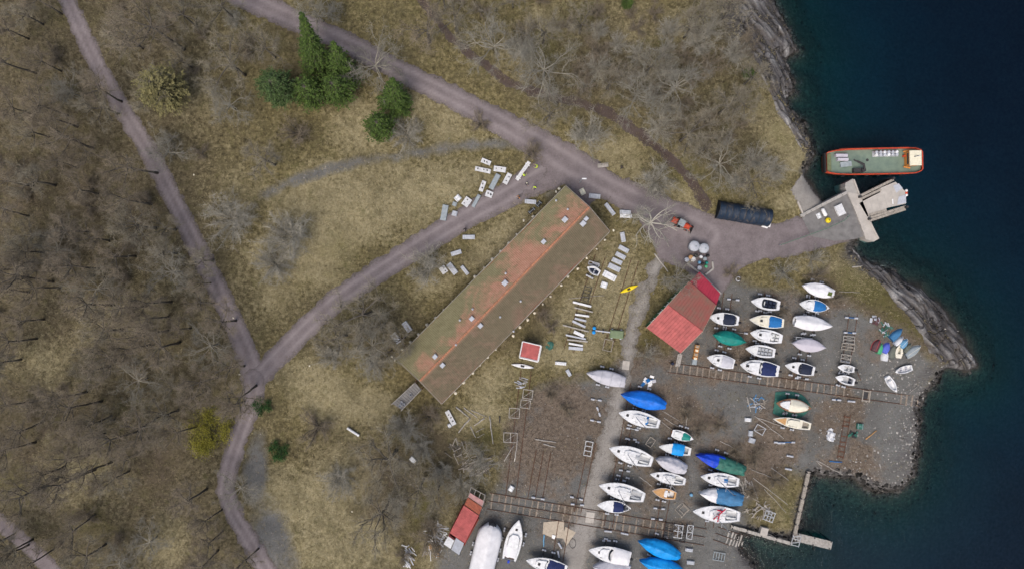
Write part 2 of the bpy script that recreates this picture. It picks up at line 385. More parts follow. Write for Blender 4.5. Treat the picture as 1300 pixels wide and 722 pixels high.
def st(*a): return np.stack([x.ravel() for x in a], 1)
class NT:
    """small node helper"""
    def __init__(s, name):
        s.m = bpy.data.materials.new(name); s.m.use_nodes = True; s.n = s.m.node_tree.nodes; s.l = s.m.node_tree.links; s.b = s.n['Principled BSDF']
        s.pos = s.n.new('ShaderNodeNewGeometry').outputs['Position']
    def noise(s, scale, detail=6, rough=.6, src=None, dist=0):
        t = s.n.new('ShaderNodeTexNoise'); t.inputs['Scale'].default_value = scale; t.inputs['Detail'].default_value = detail
        t.inputs['Roughness'].default_value = rough; t.inputs['Distortion'].default_value = dist; s.l.new(src or s.pos, t.inputs['Vector']); return t.outputs[0]
    def vor(s, scale, src=None, feat='F1'):
        t = s.n.new('ShaderNodeTexVoronoi'); t.inputs['Scale'].default_value = scale; t.feature = feat; s.l.new(src or s.pos, t.inputs['Vector']); return t.outputs['Distance']
    def mapping(s, scale, rot=(0, 0, 0)):
        t = s.n.new('ShaderNodeMapping'); t.inputs['Scale'].default_value = scale; t.inputs['Rotation'].default_value = rot; t.vector_type = 'POINT'; s.l.new(s.pos, t.inputs[0]); return t.outputs[0]
    def math(s, op, a, b=None, clamp=False):
        t = s.n.new('ShaderNodeMath'); t.operation = op; t.use_clamp = clamp
        for k, x in ((0, a), (1, b)):
            if x is None: continue
            if isinstance(x, (int, float)): t.inputs[k].default_value = x
            else: s.l.new(x, t.inputs[k])
        return t.outputs[0]
    def ramp(s, f, stops):
        t = s.n.new('ShaderNodeValToRGB'); e = t.color_ramp.elements
        while len(e) < len(stops): e.new(.5)
        for k, (p, c) in enumerate(stops): e[k].position = p; e[k].color = (*c, 1) if len(c) == 3 else c
        s.l.new(f, t.inputs[0]); return t.outputs[0]
    def mix(s, f, a, b, mode='MIX'):
        t = s.n.new('ShaderNodeMix'); t.data_type = 'RGBA'; t.blend_type = mode
        for k, x in ((0, f), (6, a), (7, b)):
            if isinstance(x, (int, float)): t.inputs[k].default_value = x
            elif isinstance(x, tuple): t.inputs[k].default_value = (*x, 1)
            else: s.l.new(x, t.inputs[k])
        return t.outputs[2]
    def attr(s, name):
        t = s.n.new('ShaderNodeAttribute'); t.attribute_name = name
        p = s.n.new('ShaderNodeSeparateColor'); s.l.new(t.outputs['Color'], p.inputs[0]); return p.outputs[0], p.outputs[1], p.outputs[2], t.outputs['Alpha']
    def maprange(s, f, a, b, c=0, d=1):
        t = s.n.new('ShaderNodeMapRange'); t.inputs[1].default_value = a; t.inputs[2].default_value = b; t.inputs[3].default_value = c; t.inputs[4].default_value = d; s.l.new(f, t.inputs[0]); return t.outputs[0]
    def bump(s, h, strength, dist=.1):
        t = s.n.new('ShaderNodeBump'); t.inputs['Strength'].default_value = strength; t.inputs['Distance'].default_value = dist; s.l.new(h, t.inputs['Height']); s.l.new(t.outputs[0], s.b.inputs['Normal']); return t
    def base(s, c, rough=.95, spec=.15):
        s.l.new(c, s.b.inputs['Base Color']); s.b.inputs['Roughness'].default_value = rough; s.b.inputs['Specular IOR Level'].default_value = spec; return s.m

def ground_mat():
    t = NT('ground_cover')
    dry, moss, red, grav = t.attr('ma'); rock, sea, wood, wet = t.attr('mb')
    n1 = t.noise(.35, 8, .65); n2 = t.noise(1.6, 8, .7); n3 = t.noise(6.5, 6, .75); n4 = t.noise(.09, 5, .6)
    def brk(m, amt=.9):       # ragged edge
        a = t.math('ADD', m, t.math('MULTIPLY', t.math('SUBTRACT', n2, .5), amt)); return t.maprange(a, .15, .78)
    c = t.ramp(n2, [(.33, (.045, .037, .015)), (.44, (.115, .097, .044)), (.55, (.185, .157, .075)), (.68, (.31, .265, .14))])
    wd = t.ramp(n2, [(.30, (.030, .024, .015)), (.43, (.085, .070, .043)), (.56, (.15, .127, .080)), (.72, (.255, .222, .145))])
    c = t.mix(wood, c, wd)
    c = t.mix(t.math('MULTIPLY', brk(red, 1.0), .8), c, t.ramp(n3, [(.3, (.045, .034, .025)), (.5, (.105, .081, .060)), (.75, (.17, .14, .105))]))
    g = t.ramp(t.math('ADD', t.math('MULTIPLY', n2, .55), t.math('MULTIPLY', n3, .45)), [(.3, (.125, .104, .052)), (.44, (.24, .206, .115)), (.56, (.345, .302, .182)), (.72, (.45, .405, .27))])
    c = t.mix(brk(dry, 1.1), c, g)
    c = t.mix(t.math('MULTIPLY', t.maprange(n1, .5, .66), .6), c, t.ramp(n3, [(.3, (.055, .047, .022)), (.6, (.14, .122, .062)), (.8, (.2, .175, .1))]))
    c = t.mix(t.math('MULTIPLY', t.maprange(t.noise(.5, 6, .7), .56, .68), .55), c, t.ramp(n3, [(.3, (.06, .058, .02)), (.6, (.13, .125, .045)), (.8, (.18, .17, .075))]))
    c = t.mix(t.math('MULTIPLY', brk(moss, 1.2), .75), c, t.ramp(n3, [(.3, (.05, .052, .014)), (.55, (.115, .105, .03)), (.8, (.17, .15, .055))]))
    gr = t.ramp(t.math('ADD', t.math('MULTIPLY', n3, .6), t.math('MULTIPLY', n1, .4)), [(.3, (0.072, 0.065, 0.056)), (.45, (0.137, 0.128, 0.115)), (.58, (0.187, 0.178, 0.162)), (.75, (0.266, 0.256, 0.234))])
    rg = t.ramp(t.math('ADD', t.math('MULTIPLY', n3, .5), t.math('MULTIPLY', n2, .5)), [(.34, (.04, .029, .021)), (.45, (.12, .092, .068)), (.55, (.19, .152, .118)), (.68, (.31, .262, .21))])
    gr = t.mix(1.0, gr, (.94, 1.0, 1.06), 'MULTIPLY')
    gr = t.mix(t.math('MULTIPLY', t.maprange(t.math('ADD', red, t.math('MULTIPLY', t.math('SUBTRACT', n1, .5), 1.6)), .12, .5), .9), gr, rg)
    c = t.mix(brk(grav, .8), c, gr)
    sv = t.mapping((.55, 3.2, 1.2), (0, 0, R(52))); ns = t.noise(1.3, 7, .65, sv, .6)
    rk = t.ramp(ns, [(.32, (.03, .028, .028)), (.46, (.085, .08, .08)), (.6, (.15, .145, .14)), (.75, (.36, .35, .34))])
    c = t.mix(brk(rock, .7), c, rk)
    c = t.mix(wet, c, t.ramp(n3, [(.3, (.012, .011, .010)), (.6, (.032, .030, .026)), (.8, (.07, .066, .058))]))
    sp = t.n.new('ShaderNodeSeparateXYZ'); t.l.new(t.pos, sp.inputs[0]); deep = t.maprange(t.math('ADD', sp.outputs[2], t.math('MULTIPLY', n2, 1.5)), -3.5, -8.0)
    bed = t.mix(deep, t.ramp(n2, [(.3, (.018, .017, .014)), (.5, (.05, .046, .036)), (.68, (.10, .092, .07))]), t.ramp(n2, [(.3, (.12, .12, .10)), (.7, (.2, .2, .17))]))
    c = t.mix(sea, c, bed)
    c = t.mix(t.maprange(n4, .35, .65, 0, .22), c, (.05, .042, .03))
    h = t.math('ADD', t.math('MULTIPLY', n3, .5), n2)
    t.bump(h, .8, .25)
    return t.base(c)
wet = np.where(GS > -.3, sstep(1.0, .25, GS + (NB - .5) * 1.0), sstep(-2.0, -.4, GS)) * .9
me = np_mesh('ground', st(GX, GY, GZ), grid_faces(len(gx), len(gy)), {'ma': st(m_dry, m_moss, m_red, m_grav), 'mb': st(m_rock, m_sea, m_wood, wet)})
me.materials.append(ground_mat()); struct(link('ground', me))

# ------------------------------------------------------------------ water
t = NT('sea_water'); t.n.remove(t.b); out = t.n['Material Output']
nwv = t.noise(1.6, 4, .6, t.mapping((1, .55, 1), (0, 0, R(25))))
bp = t.n.new('ShaderNodeBump'); bp.inputs['Strength'].default_value = 1.0; bp.inputs['Distance'].default_value = .12; t.l.new(nwv, bp.inputs['Height'])
tr = t.n.new('ShaderNodeBsdfTransparent'); tr.inputs[0].default_value = (.93, .97, .97, 1)
gl = t.n.new('ShaderNodeBsdfGlossy'); gl.inputs['Roughness'].default_value = .12; t.l.new(bp.outputs[0], gl.inputs['Normal'])
fr = t.n.new('ShaderNodeFresnel'); fr.inputs[0].default_value = 1.33; t.l.new(bp.outputs[0], fr.inputs['Normal'])
mx = t.n.new('ShaderNodeMixShader'); t.l.new(fr.outputs[0], mx.inputs[0]); t.l.new(tr.outputs[0], mx.inputs[1]); t.l.new(gl.outputs[0], mx.inputs[2]); t.l.new(mx.outputs[0], out.inputs['Surface'])
va = t.n.new('ShaderNodeVolumeAbsorption'); va.inputs['Color'].default_value = (.05, .735, .835, 1); va.inputs['Density'].default_value = .52
t.l.new(va.outputs[0], out.inputs['Volume'])
mb = MB(); mb.box(0, 0, (SEA - 40) / 2, 5200, 5200, 40 + SEA); wobj = struct(mb.build('sea', t.m))

# ------------------------------------------------------------------ roads: sheets that rise out of the ground along their middle
def road_mat(name, stops, red=.0):
    t = NT(name); n1 = t.noise(.5, 6, .6); n2 = t.noise(3.5, 8, .75); n3 = t.noise(14, 4, .8)
    wv, trk, _, _ = t.attr('mr')
    f = t.math('ADD', t.math('ADD', t.math('MULTIPLY', n1, .35), t.math('MULTIPLY', n2, .4)), t.math('MULTIPLY', n3, .25))
    c = t.ramp(f, stops); n5 = t.noise(.22, 5, .65)
    c = t.mix(t.math('MULTIPLY', trk, t.maprange(n5, .3, .65, .1, .55)), c, tuple(min(1, q * 1.25 + .02) for q in stops[-1][1]))
    c = t.mix(t.maprange(n5, .55, .75, 0, .4), c, stops[0][1])
    edge = t.maprange(t.math('ADD', wv, t.math('MULTIPLY', t.math('SUBTRACT', n2, .5), 1.6)), .2, .85, 1, 0)
    c = t.mix(t.math('MULTIPLY', edge, .7), c, (.085, .075, .062))
    t.bump(n2, .5, .06); return t.base(c)
M['path'] = road_mat('purple_gravel', [(.32, (.105, .088, .09)), (.5, (.17, .146, .149)), (.68, (.25, .22, .222))])
M['path_d'] = road_mat('dark_trodden_earth', [(.3, (.035, .024, .022)), (.5, (.075, .055, .05)), (.7, (.12, .095, .085))])
M['lane'] = road_mat('grey_gravel', [(.3, (.16, .148, .132)), (.5, (.255, .24, .22)), (.7, (.36, .345, .32))])
FXg = GX[oy:oy + NYF, ox:ox + NXF]; FYg = GY[oy:oy + NYF, ox:ox + NXF]; FPX = PX[oy:oy + NYF, ox:ox + NXF]; FPY = PY[oy:oy + NYF, ox:ox + NXF]
FNB = fbm(FXg / 1.1, FYg / 1.1, 77, 3)
def sheet(name, mask, m, lift=.05, lat=None):
    w_ = np.clip(mask + (FNB - .5) * 1.0 * (mask > 0) * (mask < .98), 0, 1)
    z = FZ + np.where(w_ > 0, -.10 + (lift + .10) * np.minimum(w_ * 2.2, 1), -.12)
    act = w_ > 0
    q = act[:-1, :-1] | act[1:, :-1] | act[:-1, 1:] | act[1:, 1:]
    F = grid_faces(NXF, NYF)[q.ravel()]
    used, inv = np.unique(F, return_inverse=True); F = inv.reshape(F.shape)
    V = st(FXg, FYg, z)[used]; lt = np.zeros_like(w_) if lat is None else lat; A = st(w_, lt, w_, w_)[used]
    me = np_mesh(name, V, F, {'mr': A}); me.materials.append(m); return struct(link(name, me))
def soft_line(lst, e=8.0):
    pts = [p for p, _ in lst]; ws = np.array([b for _, b in lst], float) / 2
    d, tt = seg_dist(FPX, FPY, pts); i = np.clip(tt.astype(int), 0, len(lst) - 2)
    wd = (ws[i] + (ws[i + 1] - ws[i]) * (tt - i)) * .95
    return np.clip((wd - d) / e + .5, 0, 1)
def lateral(lst):
    pts = [p for p, _ in lst]; ws = np.array([b for _, b in lst], float) / 2
    d, tt = seg_dist(FPX, FPY, pts); i = np.clip(tt.astype(int), 0, len(lst) - 2)
    return np.exp(-((d / (ws[i] + (ws[i + 1] - ws[i]) * (tt - i)) - .42) / .16) ** 2)
def soft_poly(pts, e=6.0): return np.clip(poly_sd(FPX, FPY, pts) / e + .5, 0, 1)
ROADS = {
 'west': [((75, -40), 20), ((86, 0), 21), ((103, 40), 22), ((132, 100), 22), ((166, 155), 23), ((196, 205), 23), ((226, 265), 23), ((256, 325), 25), ((285, 385), 25), ((306, 430), 26), ((320, 465), 30), ((322, 490), 30)],
 'middle': [((322, 485), 26), ((345, 460), 27), ((372, 433), 27), ((400, 405), 26), ((432, 377), 27), ((480, 345), 27), ((530, 313), 28), ((580, 282), 29), ((630, 255), 31), ((675, 230), 36), ((712, 210), 50)],
 'north': [((250, -40), 28), ((300, -8), 28), ((345, 12), 27), ((400, 37), 27), ((450, 60), 28), ((510, 92), 27), ((570, 121), 28), ((630, 152), 31), ((680, 180), 38), ((720, 207), 48), ((770, 235), 36), ((810, 255), 36), ((850, 275), 46), ((900, 298), 50)],
 'south': [((322, 480), 28), ((321, 510), 24), ((307, 545), 23), ((291, 590), 22), ((285, 622), 22), ((298, 655), 22), ((322, 695), 24), ((345, 735), 24)],
 'corner': [((-40, 632), 19), ((0, 664), 19), ((40, 697), 19), ((80, 735), 19)]}
sheet('gravel_path', soft_line(ROADS['west']), M['path'], lat=lateral(ROADS['west']))
sheet('gravel_path', np.maximum(soft_line(ROADS['middle']), 0), M['path'], .056, lateral(ROADS['middle']))
sheet('gravel_road', np.maximum.reduce([soft_line(ROADS['north']), soft_poly([(790, 248), (850, 262), (905, 276), (980, 286), (1012, 276), (1040, 275), (1078, 262), (1100, 300), (1050, 312), (1000, 326), (965, 328), (940, 340), (925, 362), (905, 392), (880, 350), (862, 338), (836, 330), (830, 305)]), soft_poly([(655, 250), (700, 215), (770, 240), (745, 262), (718, 232), (690, 245)], 8)]), M['path'], .062, lateral(ROADS['north']))
sheet('gravel_path', soft_line(ROADS['south']), M['path'], .064, lateral(ROADS['south']))
sheet('gravel_path', soft_line(ROADS['corner']), M['path'])
sheet('trodden_footpath', soft_line([((528, -10), 7), ((565, 40), 8), ((605, 75), 8), ((650, 108), 9), ((700, 124), 10), ((740, 132), 11), ((775, 145), 13), ((812, 170), 13), ((850, 200), 11), ((878, 230), 12), ((897, 262), 14)], 9), M['path_d'], .03)
sheet('yard_lane', np.maximum(soft_line([((842, 322), 12), ((828, 350), 12), ((813, 385), 12), ((803, 420), 12), ((795, 455), 12), ((790, 480), 14), ((783, 520), 18), ((775, 555), 22), ((762, 600), 22), ((750, 640), 24), ((738, 680), 32), ((722, 740), 38)], 16), 0), M['lane'], .045)

# ------------------------------------------------------------------ bare rock along the shore: finer sheets with ridged beds
def rock_sheet(name, poly, strike, seed, amp=.55):
    xs = [p[0] for p in poly]; ys = [p[1] for p in poly]
    x0, y1 = P(min(xs) - 8, min(ys) - 8, -.5); x1, y0 = P(max(xs) + 8, max(ys) + 8, -.5); h = .15
    X, Y = np.meshgrid(np.arange(x0, x1, h), np.arange(y0, y1, h)); Z = gzv(X, Y)
    px, py = topx(X, Y, Z); m = np.clip(poly_sd(px, py, poly) / 7 + .35 + (fbm(X / 1.5, Y / 1.5, seed, 3) - .5) * 1.3, 0, 1)
    a = R(strike); u = X * math.cos(a) + Y * math.sin(a); v = -X * math.sin(a) + Y * math.cos(a)
    wv = v + (fbm(X / 6, Y / 6, seed + 3, 3) - .5) * 1.6
    beds = fbm(u / 3.6, wv / .6, seed + 5, 4); steps = np.abs(fbm(u / 4, wv / 1.5, seed + 8, 3) - .5) * 2
    crack = 1 - np.clip(np.abs(fbm(u / 1.6, wv / 1.8, seed + 12, 2) - .5) / .035, 0, 1)
    up = (beds - .32) * 1.5 + steps * .5 - crack * .35
    zz = Z - .25 + m * (.27 + amp * up)
    keep = (m > .02); q = keep[:-1, :-1] | keep[1:, 1:]
    F = grid_faces(X.shape[1], X.shape[0])[q.ravel()]
    used, inv = np.unique(F, return_inverse=True)
    tone = np.clip(beds * 1.2 - .1 - crack * .4, 0, 1); low = sstep(SEA + .45, SEA + .05, zz)
    me = np_mesh(name, st(X, Y, zz)[used], inv.reshape(F.shape), {'mr': st(tone, low, low, low)[used]}, smooth=False)
    me.materials.append(M['rock']); return struct(link(name, me))
t = NT('bedded_rock'); tone, low, _, _ = t.attr('mr')
n2 = t.noise(3, 7, .7); n3 = t.noise(.4, 5, .6)
c = t.ramp(t.math('ADD', t.math('MULTIPLY', tone, .6), t.math('MULTIPLY', n2, .4)), [(.30, (.018, .017, .017)), (.42, (.055, .052, .052)), (.54, (.105, .10, .10)), (.66, (.20, .195, .19)), (.78, (.42, .41, .40))])
c = t.mix(t.maprange(n3, .5, .68, 0, .55), c, (.085, .068, .05))
c = t.mix(t.math('MULTIPLY', low, .85), c, (.014, .013, .012))
t.bump(n2, .6, .06); M['rock'] = t.base(c, .85)
rock_sheet('shore_rock', [(955, -40), (985, -40), (985, 2), (1013, 64), (1000, 74), (1009, 108), (1006, 122), (998, 126), (1012, 150), (1034, 196), (1026, 205), (1010, 178), (985, 140), (970, 105), (945, 50), (930, 5)], -56, 3)
rock_sheet('shore_rock', [(1078, 312), (1105, 332), (1130, 340), (1152, 357), (1186, 380), (1217, 419), (1241, 462), (1226, 471), (1205, 466), (1180, 447), (1165, 420), (1140, 390), (1115, 360), (1095, 345)], -48, 19, .7)
#rock_sheet('shore_rock', [(1135, 530), (1168, 520), (1166, 590), (1150, 620), (1110, 628), (1075, 609), (1090, 600), (1120, 610), (1140, 590), (1125, 560)], -50, 33, .35)

# ------------------------------------------------------------------ trees
class Soup:
    """fast triangle/quad soup for twigs and leaves"""
    def __init__(s): s.v = []; s.f = []
    def needle(s, p, d, ln, r):
        """a thin three-sided twig running to a point"""
        a = Vector((-d.y, d.x, 0)); a = a.normalized() if a.length > 1e-3 else Vector((1, 0, 0)); b = d.cross(a)
        o = len(s.v); s.v += [p + a * r, p - a * r * .5 + b * r * .87, p - a * r * .5 - b * r * .87, p + d * ln]
        s.f += [(o, o + 1, o + 3), (o + 1, o + 2, o + 3), (o + 2, o, o + 3)]
    def leaf(s, p, u, v_):
        o = len(s.v); s.v += [p - u * .5, p + v_ * .5, p + u * .5, p - v_ * .5 + Vector((0, 0, .04))]
        s.f += [(o, o + 1, o + 2), (o, o + 2, o + 3)]
    def mesh(s, name, m):
        me = np_mesh(name, np.array([tuple(p) for p in s.v]), np.array(s.f), None, False); me.materials.append(m); return me

def rdir(rg, up=0.0):
    while 1:
        d = Vector((rg.uniform(-1, 1), rg.uniform(-1, 1), rg.uniform(-1, 1)))
        if .1 < d.length < 1: break
    d.normalize(); d.z += up; d.normalize(); return d

def bare_tree(seed, height, radius, limbs, lift, twigs, tw_len, tw_r, thick, bole, crook=.35, lean=(0, 0)):
    """trunk and limbs as tapered tubes, then a cloud of fine twigs; returns (wood MB, twig Soup)"""
    rg = random.Random(seed); mb = MB(); tips = []
    lean = Vector((lean[0], lean[1], 0))
    top = Vector((0, 0, height * bole)) + lean * bole
    tp = [Vector((0, 0, -.3))]; n = 4
    for i in range(1, n + 1): tp.append(Vector((0, 0, 0)).lerp(top, i / n) + Vector((rg.uniform(-1, 1), rg.uniform(-1, 1), 0)) * thick * .35)
    tr = [thick * (1.35 if i == 0 else 1 - .4 * i / n) for i in range(n + 1)]
    mb.tube(tp, tr, 7)
    def grow(p, d, ln, r, lvl):
        pts = [p]; rad = [r]; q = p; m = 4 if lvl < 2 else 3; dd = d.copy()
        for i in range(m):
            dd = (dd + rdir(rg) * crook + Vector((0, 0, lift * (.25 if lvl else .12)))).normalized(); q = q + dd * ln / m
            pts.append(q); rad.append(max(.016, r * (1 - .62 * (i + 1) / m)))
        mb.tube(pts, rad, 5 if lvl < 1 else (4 if lvl < 2 else 3), cap=False)
        for i in range(1, m + 1): tips.append((pts[i], dd, lvl, ln))
        if lvl >= 2: return
        k = rg.randint(3, 5) if lvl == 0 else rg.randint(2, 4)
        for j in range(k):
            t_ = rg.uniform(.3, 1.0); idx = min(m - 1, int(t_ * m)); bp = pts[idx].lerp(pts[idx + 1], t_ * m - idx if t_ < 1 else 1)
            nd = (dd * .75 + rdir(rg, .1) * .85).normalized()
            grow(bp, nd, ln * rg.uniform(.45, .68), rad[idx] * .62, lvl + 1)
    for j in range(limbs):
        a = 2 * math.pi * (j + rg.uniform(-.3, .3)) / limbs; e = rg.uniform(.15, .8) + lift * .5
        d = Vector((math.cos(a), math.sin(a), e)).normalized()
        b = tp[-1] if rg.random() < .6 else tp[-2].lerp(tp[-1], rg.random())
        grow(b, d, radius * rg.uniform(.62, 1.0), thick * rg.uniform(.42, .62), 0)
    sp = Soup(); fine = [x for x in tips if x[2] >= 1] or tips
    for _ in range(twigs):
        p, d, lvl, ln = rg.choice(fine); p = p - d * rg.uniform(0, ln * .3)
        nd = (d * .7 + rdir(rg, .1)).normalized(); L_ = tw_len * rg.uniform(.5, 1.4)
        sp.needle(p, nd, L_, tw_r * rg.uniform(.6, 1.2))
        if rg.random() < .8:
            m_ = p + nd * L_ * rg.uniform(.3, .8); sp.needle(m_, (nd + rdir(rg) * .9).normalized(), L_ * .6, tw_r * .6)
    return mb, sp

def shrub(seed, height, radius, stems, twigs, tw_len, tw_r):
    rg = random.Random(seed); mb = MB(); sp = Soup()
    for j in range(stems):
        a = rg.uniform(0, 6.283); e = rg.uniform(.35, 1.6); d = Vector((math.cos(a), math.sin(a), e)).normalized(); ln = radius * rg.uniform(.7, 1.05) / max(.5, math.hypot(d.x, d.y)) * .9
        ln = min(ln, height * 1.2); p = Vector((rg.uniform(-.2, .2), rg.uniform(-.2, .2), -.1)); pts = [p]; dd = d
        for i in range(4): dd = (dd + rdir(rg) * .38).normalized(); pts.append(pts[-1] + dd * ln / 4)
        mb.tube(pts, [.045, .035, .026, .018, .008], 4, cap=False)
        for _ in range(twigs // stems):
            t_ = rg.uniform(.25, 1) * 3.99; i = int(t_); q = pts[i].lerp(pts[i + 1], t_ - i)
            nd = (dd * .5 + rdir(rg)).normalized(); L_ = tw_len * rg.uniform(.5, 1.3); sp.needle(q, nd, L_, tw_r)
            if rg.random() < .7: sp.needle(q + nd * L_ * .5, (nd + rdir(rg) * .8).normalized(), L_ * .6, tw_r * .7)
    return mb, sp

def conifer(seed, height, radius, whorls, per, leaf, shape='spire', base=.08):
    rg = random.Random(seed); mb = MB(); sp = Soup()
    mb.tube([(0, 0, -.3), (0, 0, height * .5), (0, 0, height * .98)], [height * .018 + .06, height * .012 + .03, .02], 7)
    for i in range(whorls):
        t_ = (i + rg.random() * .6) / whorls; z = height * (base + (1 - base) * t_)
        rr = radius * ((1 - t_) ** .85 if shape == 'spire' else math.sqrt(max(0, 1 - (2 * t_ - .8) ** 2 / 1.5)) * (1 - .25 * t_)) * rg.uniform(.8, 1.12) + .12
        for j in range(per):
            a = rg.uniform(0, 6.283); L_ = rr * rg.uniform(.65, 1.08); d = Vector((math.cos(a), math.sin(a), -.25 if shape == 'spire' else .15))
            p0 = Vector((0, 0, z)); 
            if L_ > .5: mb.tube([p0, p0 + d * L_ * .9], [.035, .01], 3, cap=False)
            for k in range(max(2, int(L_ / leaf * 2.2))):
                q = p0 + d * L_ * rg.uniform(.3, 1.0) + Vector((rg.uniform(-1, 1), rg.uniform(-1, 1), rg.uniform(-.6, .6))) * leaf * .6
                u = (d + rdir(rg) * .7).normalized() * leaf * rg.uniform(.6, 1.3); v_ = u.cross(Vector((rg.uniform(-.5, .5), rg.uniform(-.5, .5), 1))).normalized() * leaf * rg.uniform(.35, .6)
                sp.leaf(q, u, v_)
    return mb, sp

def leafy_bush(seed, height, radius, n, leaf, stems=9):
    rg = random.Random(seed); mb = MB(); sp = Soup()
    cl = []
    for j in range(stems):
        a = rg.uniform(0, 6.283); r_ = radius * math.sqrt(rg.random()) * .9; e = Vector((math.cos(a) * r_, math.sin(a) * r_, height * rg.uniform(.45, 1) * (1 - .5 * (r_ / radius) ** 2)))
        mb.tube([(0, 0, -.1), tuple(e * .5 + Vector((0, 0, height * .12))), tuple(e)], [.06, .035, .012], 4, cap=False); cl.append(e)
    for _ in range(n):
        c = rg.choice(cl); q = c + rdir(rg) * radius * rg.uniform(.05, .42); q.z = max(.08, q.z)
        u = rdir(rg, .2) * leaf * rg.uniform(.5, 1.3); v_ = u.cross(rdir(rg)).normalized() * leaf * rg.uniform(.3, .6); sp.leaf(q, u, v_)
    return mb, sp

PROTO = {}
def proto(key, pair, bark, crown):
    mb, sp = pair; PROTO[key] = (mb.mesh('trunk', bark, True), sp.mesh('crown', crown))
for k in range(4): proto('oak%d' % k, bare_tree(20 + k, 9.5, 5.2, 11, .16, 2000, .85, .018, .19, .36, .45), M['bark'], M['twig'])
for k in range(5): proto('tall%d' % k, bare_tree(40 + k, 12.5, 3.6, 7, .38, 1050, .9, .019, .19, .6, .3, lean=(.6 * (k - 2), .4 * (2 - k))), M['barkd'], M['twig2'])
for k in range(3): proto('ash%d' % k, bare_tree(60 + k, 10.5, 4.4, 7, .28, 1300, .9, .019, .2, .5, .36), M['barkd'], M['twig3'])
for k in range(3): proto('bush%d' % k, shrub(70 + k, 3.6, 3.0, 34, 1900, .8, .013), M['bark'], M['twig4'])
for k in range(3): proto('scrub%d' % k, shrub(80 + k, 2.4, 2.0, 24, 1100, .6, .012), M['barkd'], M['twig2'])
proto('star', bare_tree(91, 9.5, 6.2, 11, .02, 1100, .8, .02, .34, .42, .34), mat('pale_bark', (.40, .385, .33), .2, .95, 2.5, world=False), M['twig'])
proto('fan', shrub(95, 3.5, 3.4, 26, 800, .9, .014), M['bark'], M['twig'])
proto('spruce', conifer(5, 17, 2.9, 52, 16, .32), M['barkd'], M['needle'])
proto('spruce2', conifer(6, 11, 2.7, 34, 16, .32), M['barkd'], M['needle'])
proto('pine', conifer(7, 7.5, 3.0, 26, 18, .31, 'round', .25), M['barkd'], M['needle2'])
proto('pine2', conifer(8, 6, 2.3, 22, 17, .30, 'round', .2), M['barkd'], M['needle'])
proto('olive', conifer(9, 8.5, 3.9, 26, 20, .33, 'round', .25), M['barkd'], M['needle3'])
proto('willow', leafy_bush(12, 2.6, 3.6, 5200, .26, 22), M['barkd'], M['willow'])
proto('fern', leafy_bush(13, 1.3, 1.9, 1900, .24, 12), M['barkd'], M['fern'])
SIZE = {'oak': 5.2, 'tall': 3.6, 'ash': 4.4, 'bush': 3.0, 'scrub': 2.0, 'star': 6.2, 'fan': 3.4}
MIDH = {'oak': 5.5, 'tall': 9.5, 'ash': 7.5, 'bush': 1.8, 'scrub': 1.2, 'star': 5.5, 'fan': 1.8, 'spruce': 6, 'pine': 4, 'olive': 4.5, 'willow': 1.3, 'fern': .7}

TREE_XY = []
def plant(key, name, label, px, py, rpx=None, group=None, cat='tree', up=None, tilt=(0, 0), sz=1.0):
    """px,py: where the photograph shows the middle of the crown"""
    stem = key.rstrip('0123456789')
    hh = (MIDH.get(stem, 2) if up is None else up)
    s_ = (rpx * S / SIZE[stem]) if (rpx and stem in SIZE) else sz
    x, y, z = G(px, py, hh * s_)
    e = thing(name, label, cat, (x, y, z), rng.uniform(0, 6.28) if not any(tilt) else 0, group)
    e.scale = (s_, s_, s_ * rng.uniform(.92, 1.08))
    if any(tilt): e.rotation_euler = (tilt[0], tilt[1], rng.uniform(-.2, .2))
    a, b = PROTO[key]; link('trunk', a, e); link('crown', b, e); TREE_XY.append((x, y)); return e

# trees that can be told apart, where the photograph shows them
plant('spruce', 'spruce_tree', 'tall slender green spruce, the topmost of the evergreens beside the road', 380, 62, up=10, sz=1.08, tilt=(R(-9), R(8)))
plant('spruce2', 'conifer_tree', 'bushy dark green conifer right of the tall spruce', 426, 85, up=6, tilt=(R(-8), R(5)), sz=1.15)
plant('pine', 'pine_tree', 'round blue-green pine at the left foot of the tall spruce', 353, 112, sz=1.2)
plant('pine2', 'pine_tree', 'small round pine below the tall spruce, left of the bushy conifer', 391, 116, sz=1.35)
plant('pine2', 'pine_tree', 'low dark pine below the bushy conifer', 427, 112, sz=1.35)
plant('spruce2', 'conifer_tree', 'upright bright green conifer standing alone beside the round grey shrub', 491, 122, up=6, tilt=(R(-7), R(8)), sz=1.2)
plant('pine2', 'pine_tree', 'dark narrow pine touching the lower side of the lone conifer', 481, 160, sz=1.2)
plant('pine2', 'pine_tree', 'dark low pine at the right side of the lone conifer', 506, 128, sz=.9)
plant('olive', 'juniper_tree', 'olive yellow evergreen tree right of the left path', 210, 116, sz=1.12)
plant('willow', 'willow_bush', 'yellow-green bush on the left side of the path fork', 262, 545, cat='bush', sz=1.15)
plant('fern', 'green_bush', 'fresh green bush overhanging the path below the fork', 331, 517, cat='bush', sz=.95)
plant('fern', 'green_bush', 'low grass-green bush right of the path below the fork', 355, 572, cat='bush', sz=1.05)
plant('pine2', 'juniper_bush', 'small dark juniper near the rocky shore at the top', 952, 93, cat='bush', sz=.5)
plant('pine2', 'juniper_bush', 'small dark green juniper at the top edge of the photo', 797, 3, cat='bush', sz=.5)
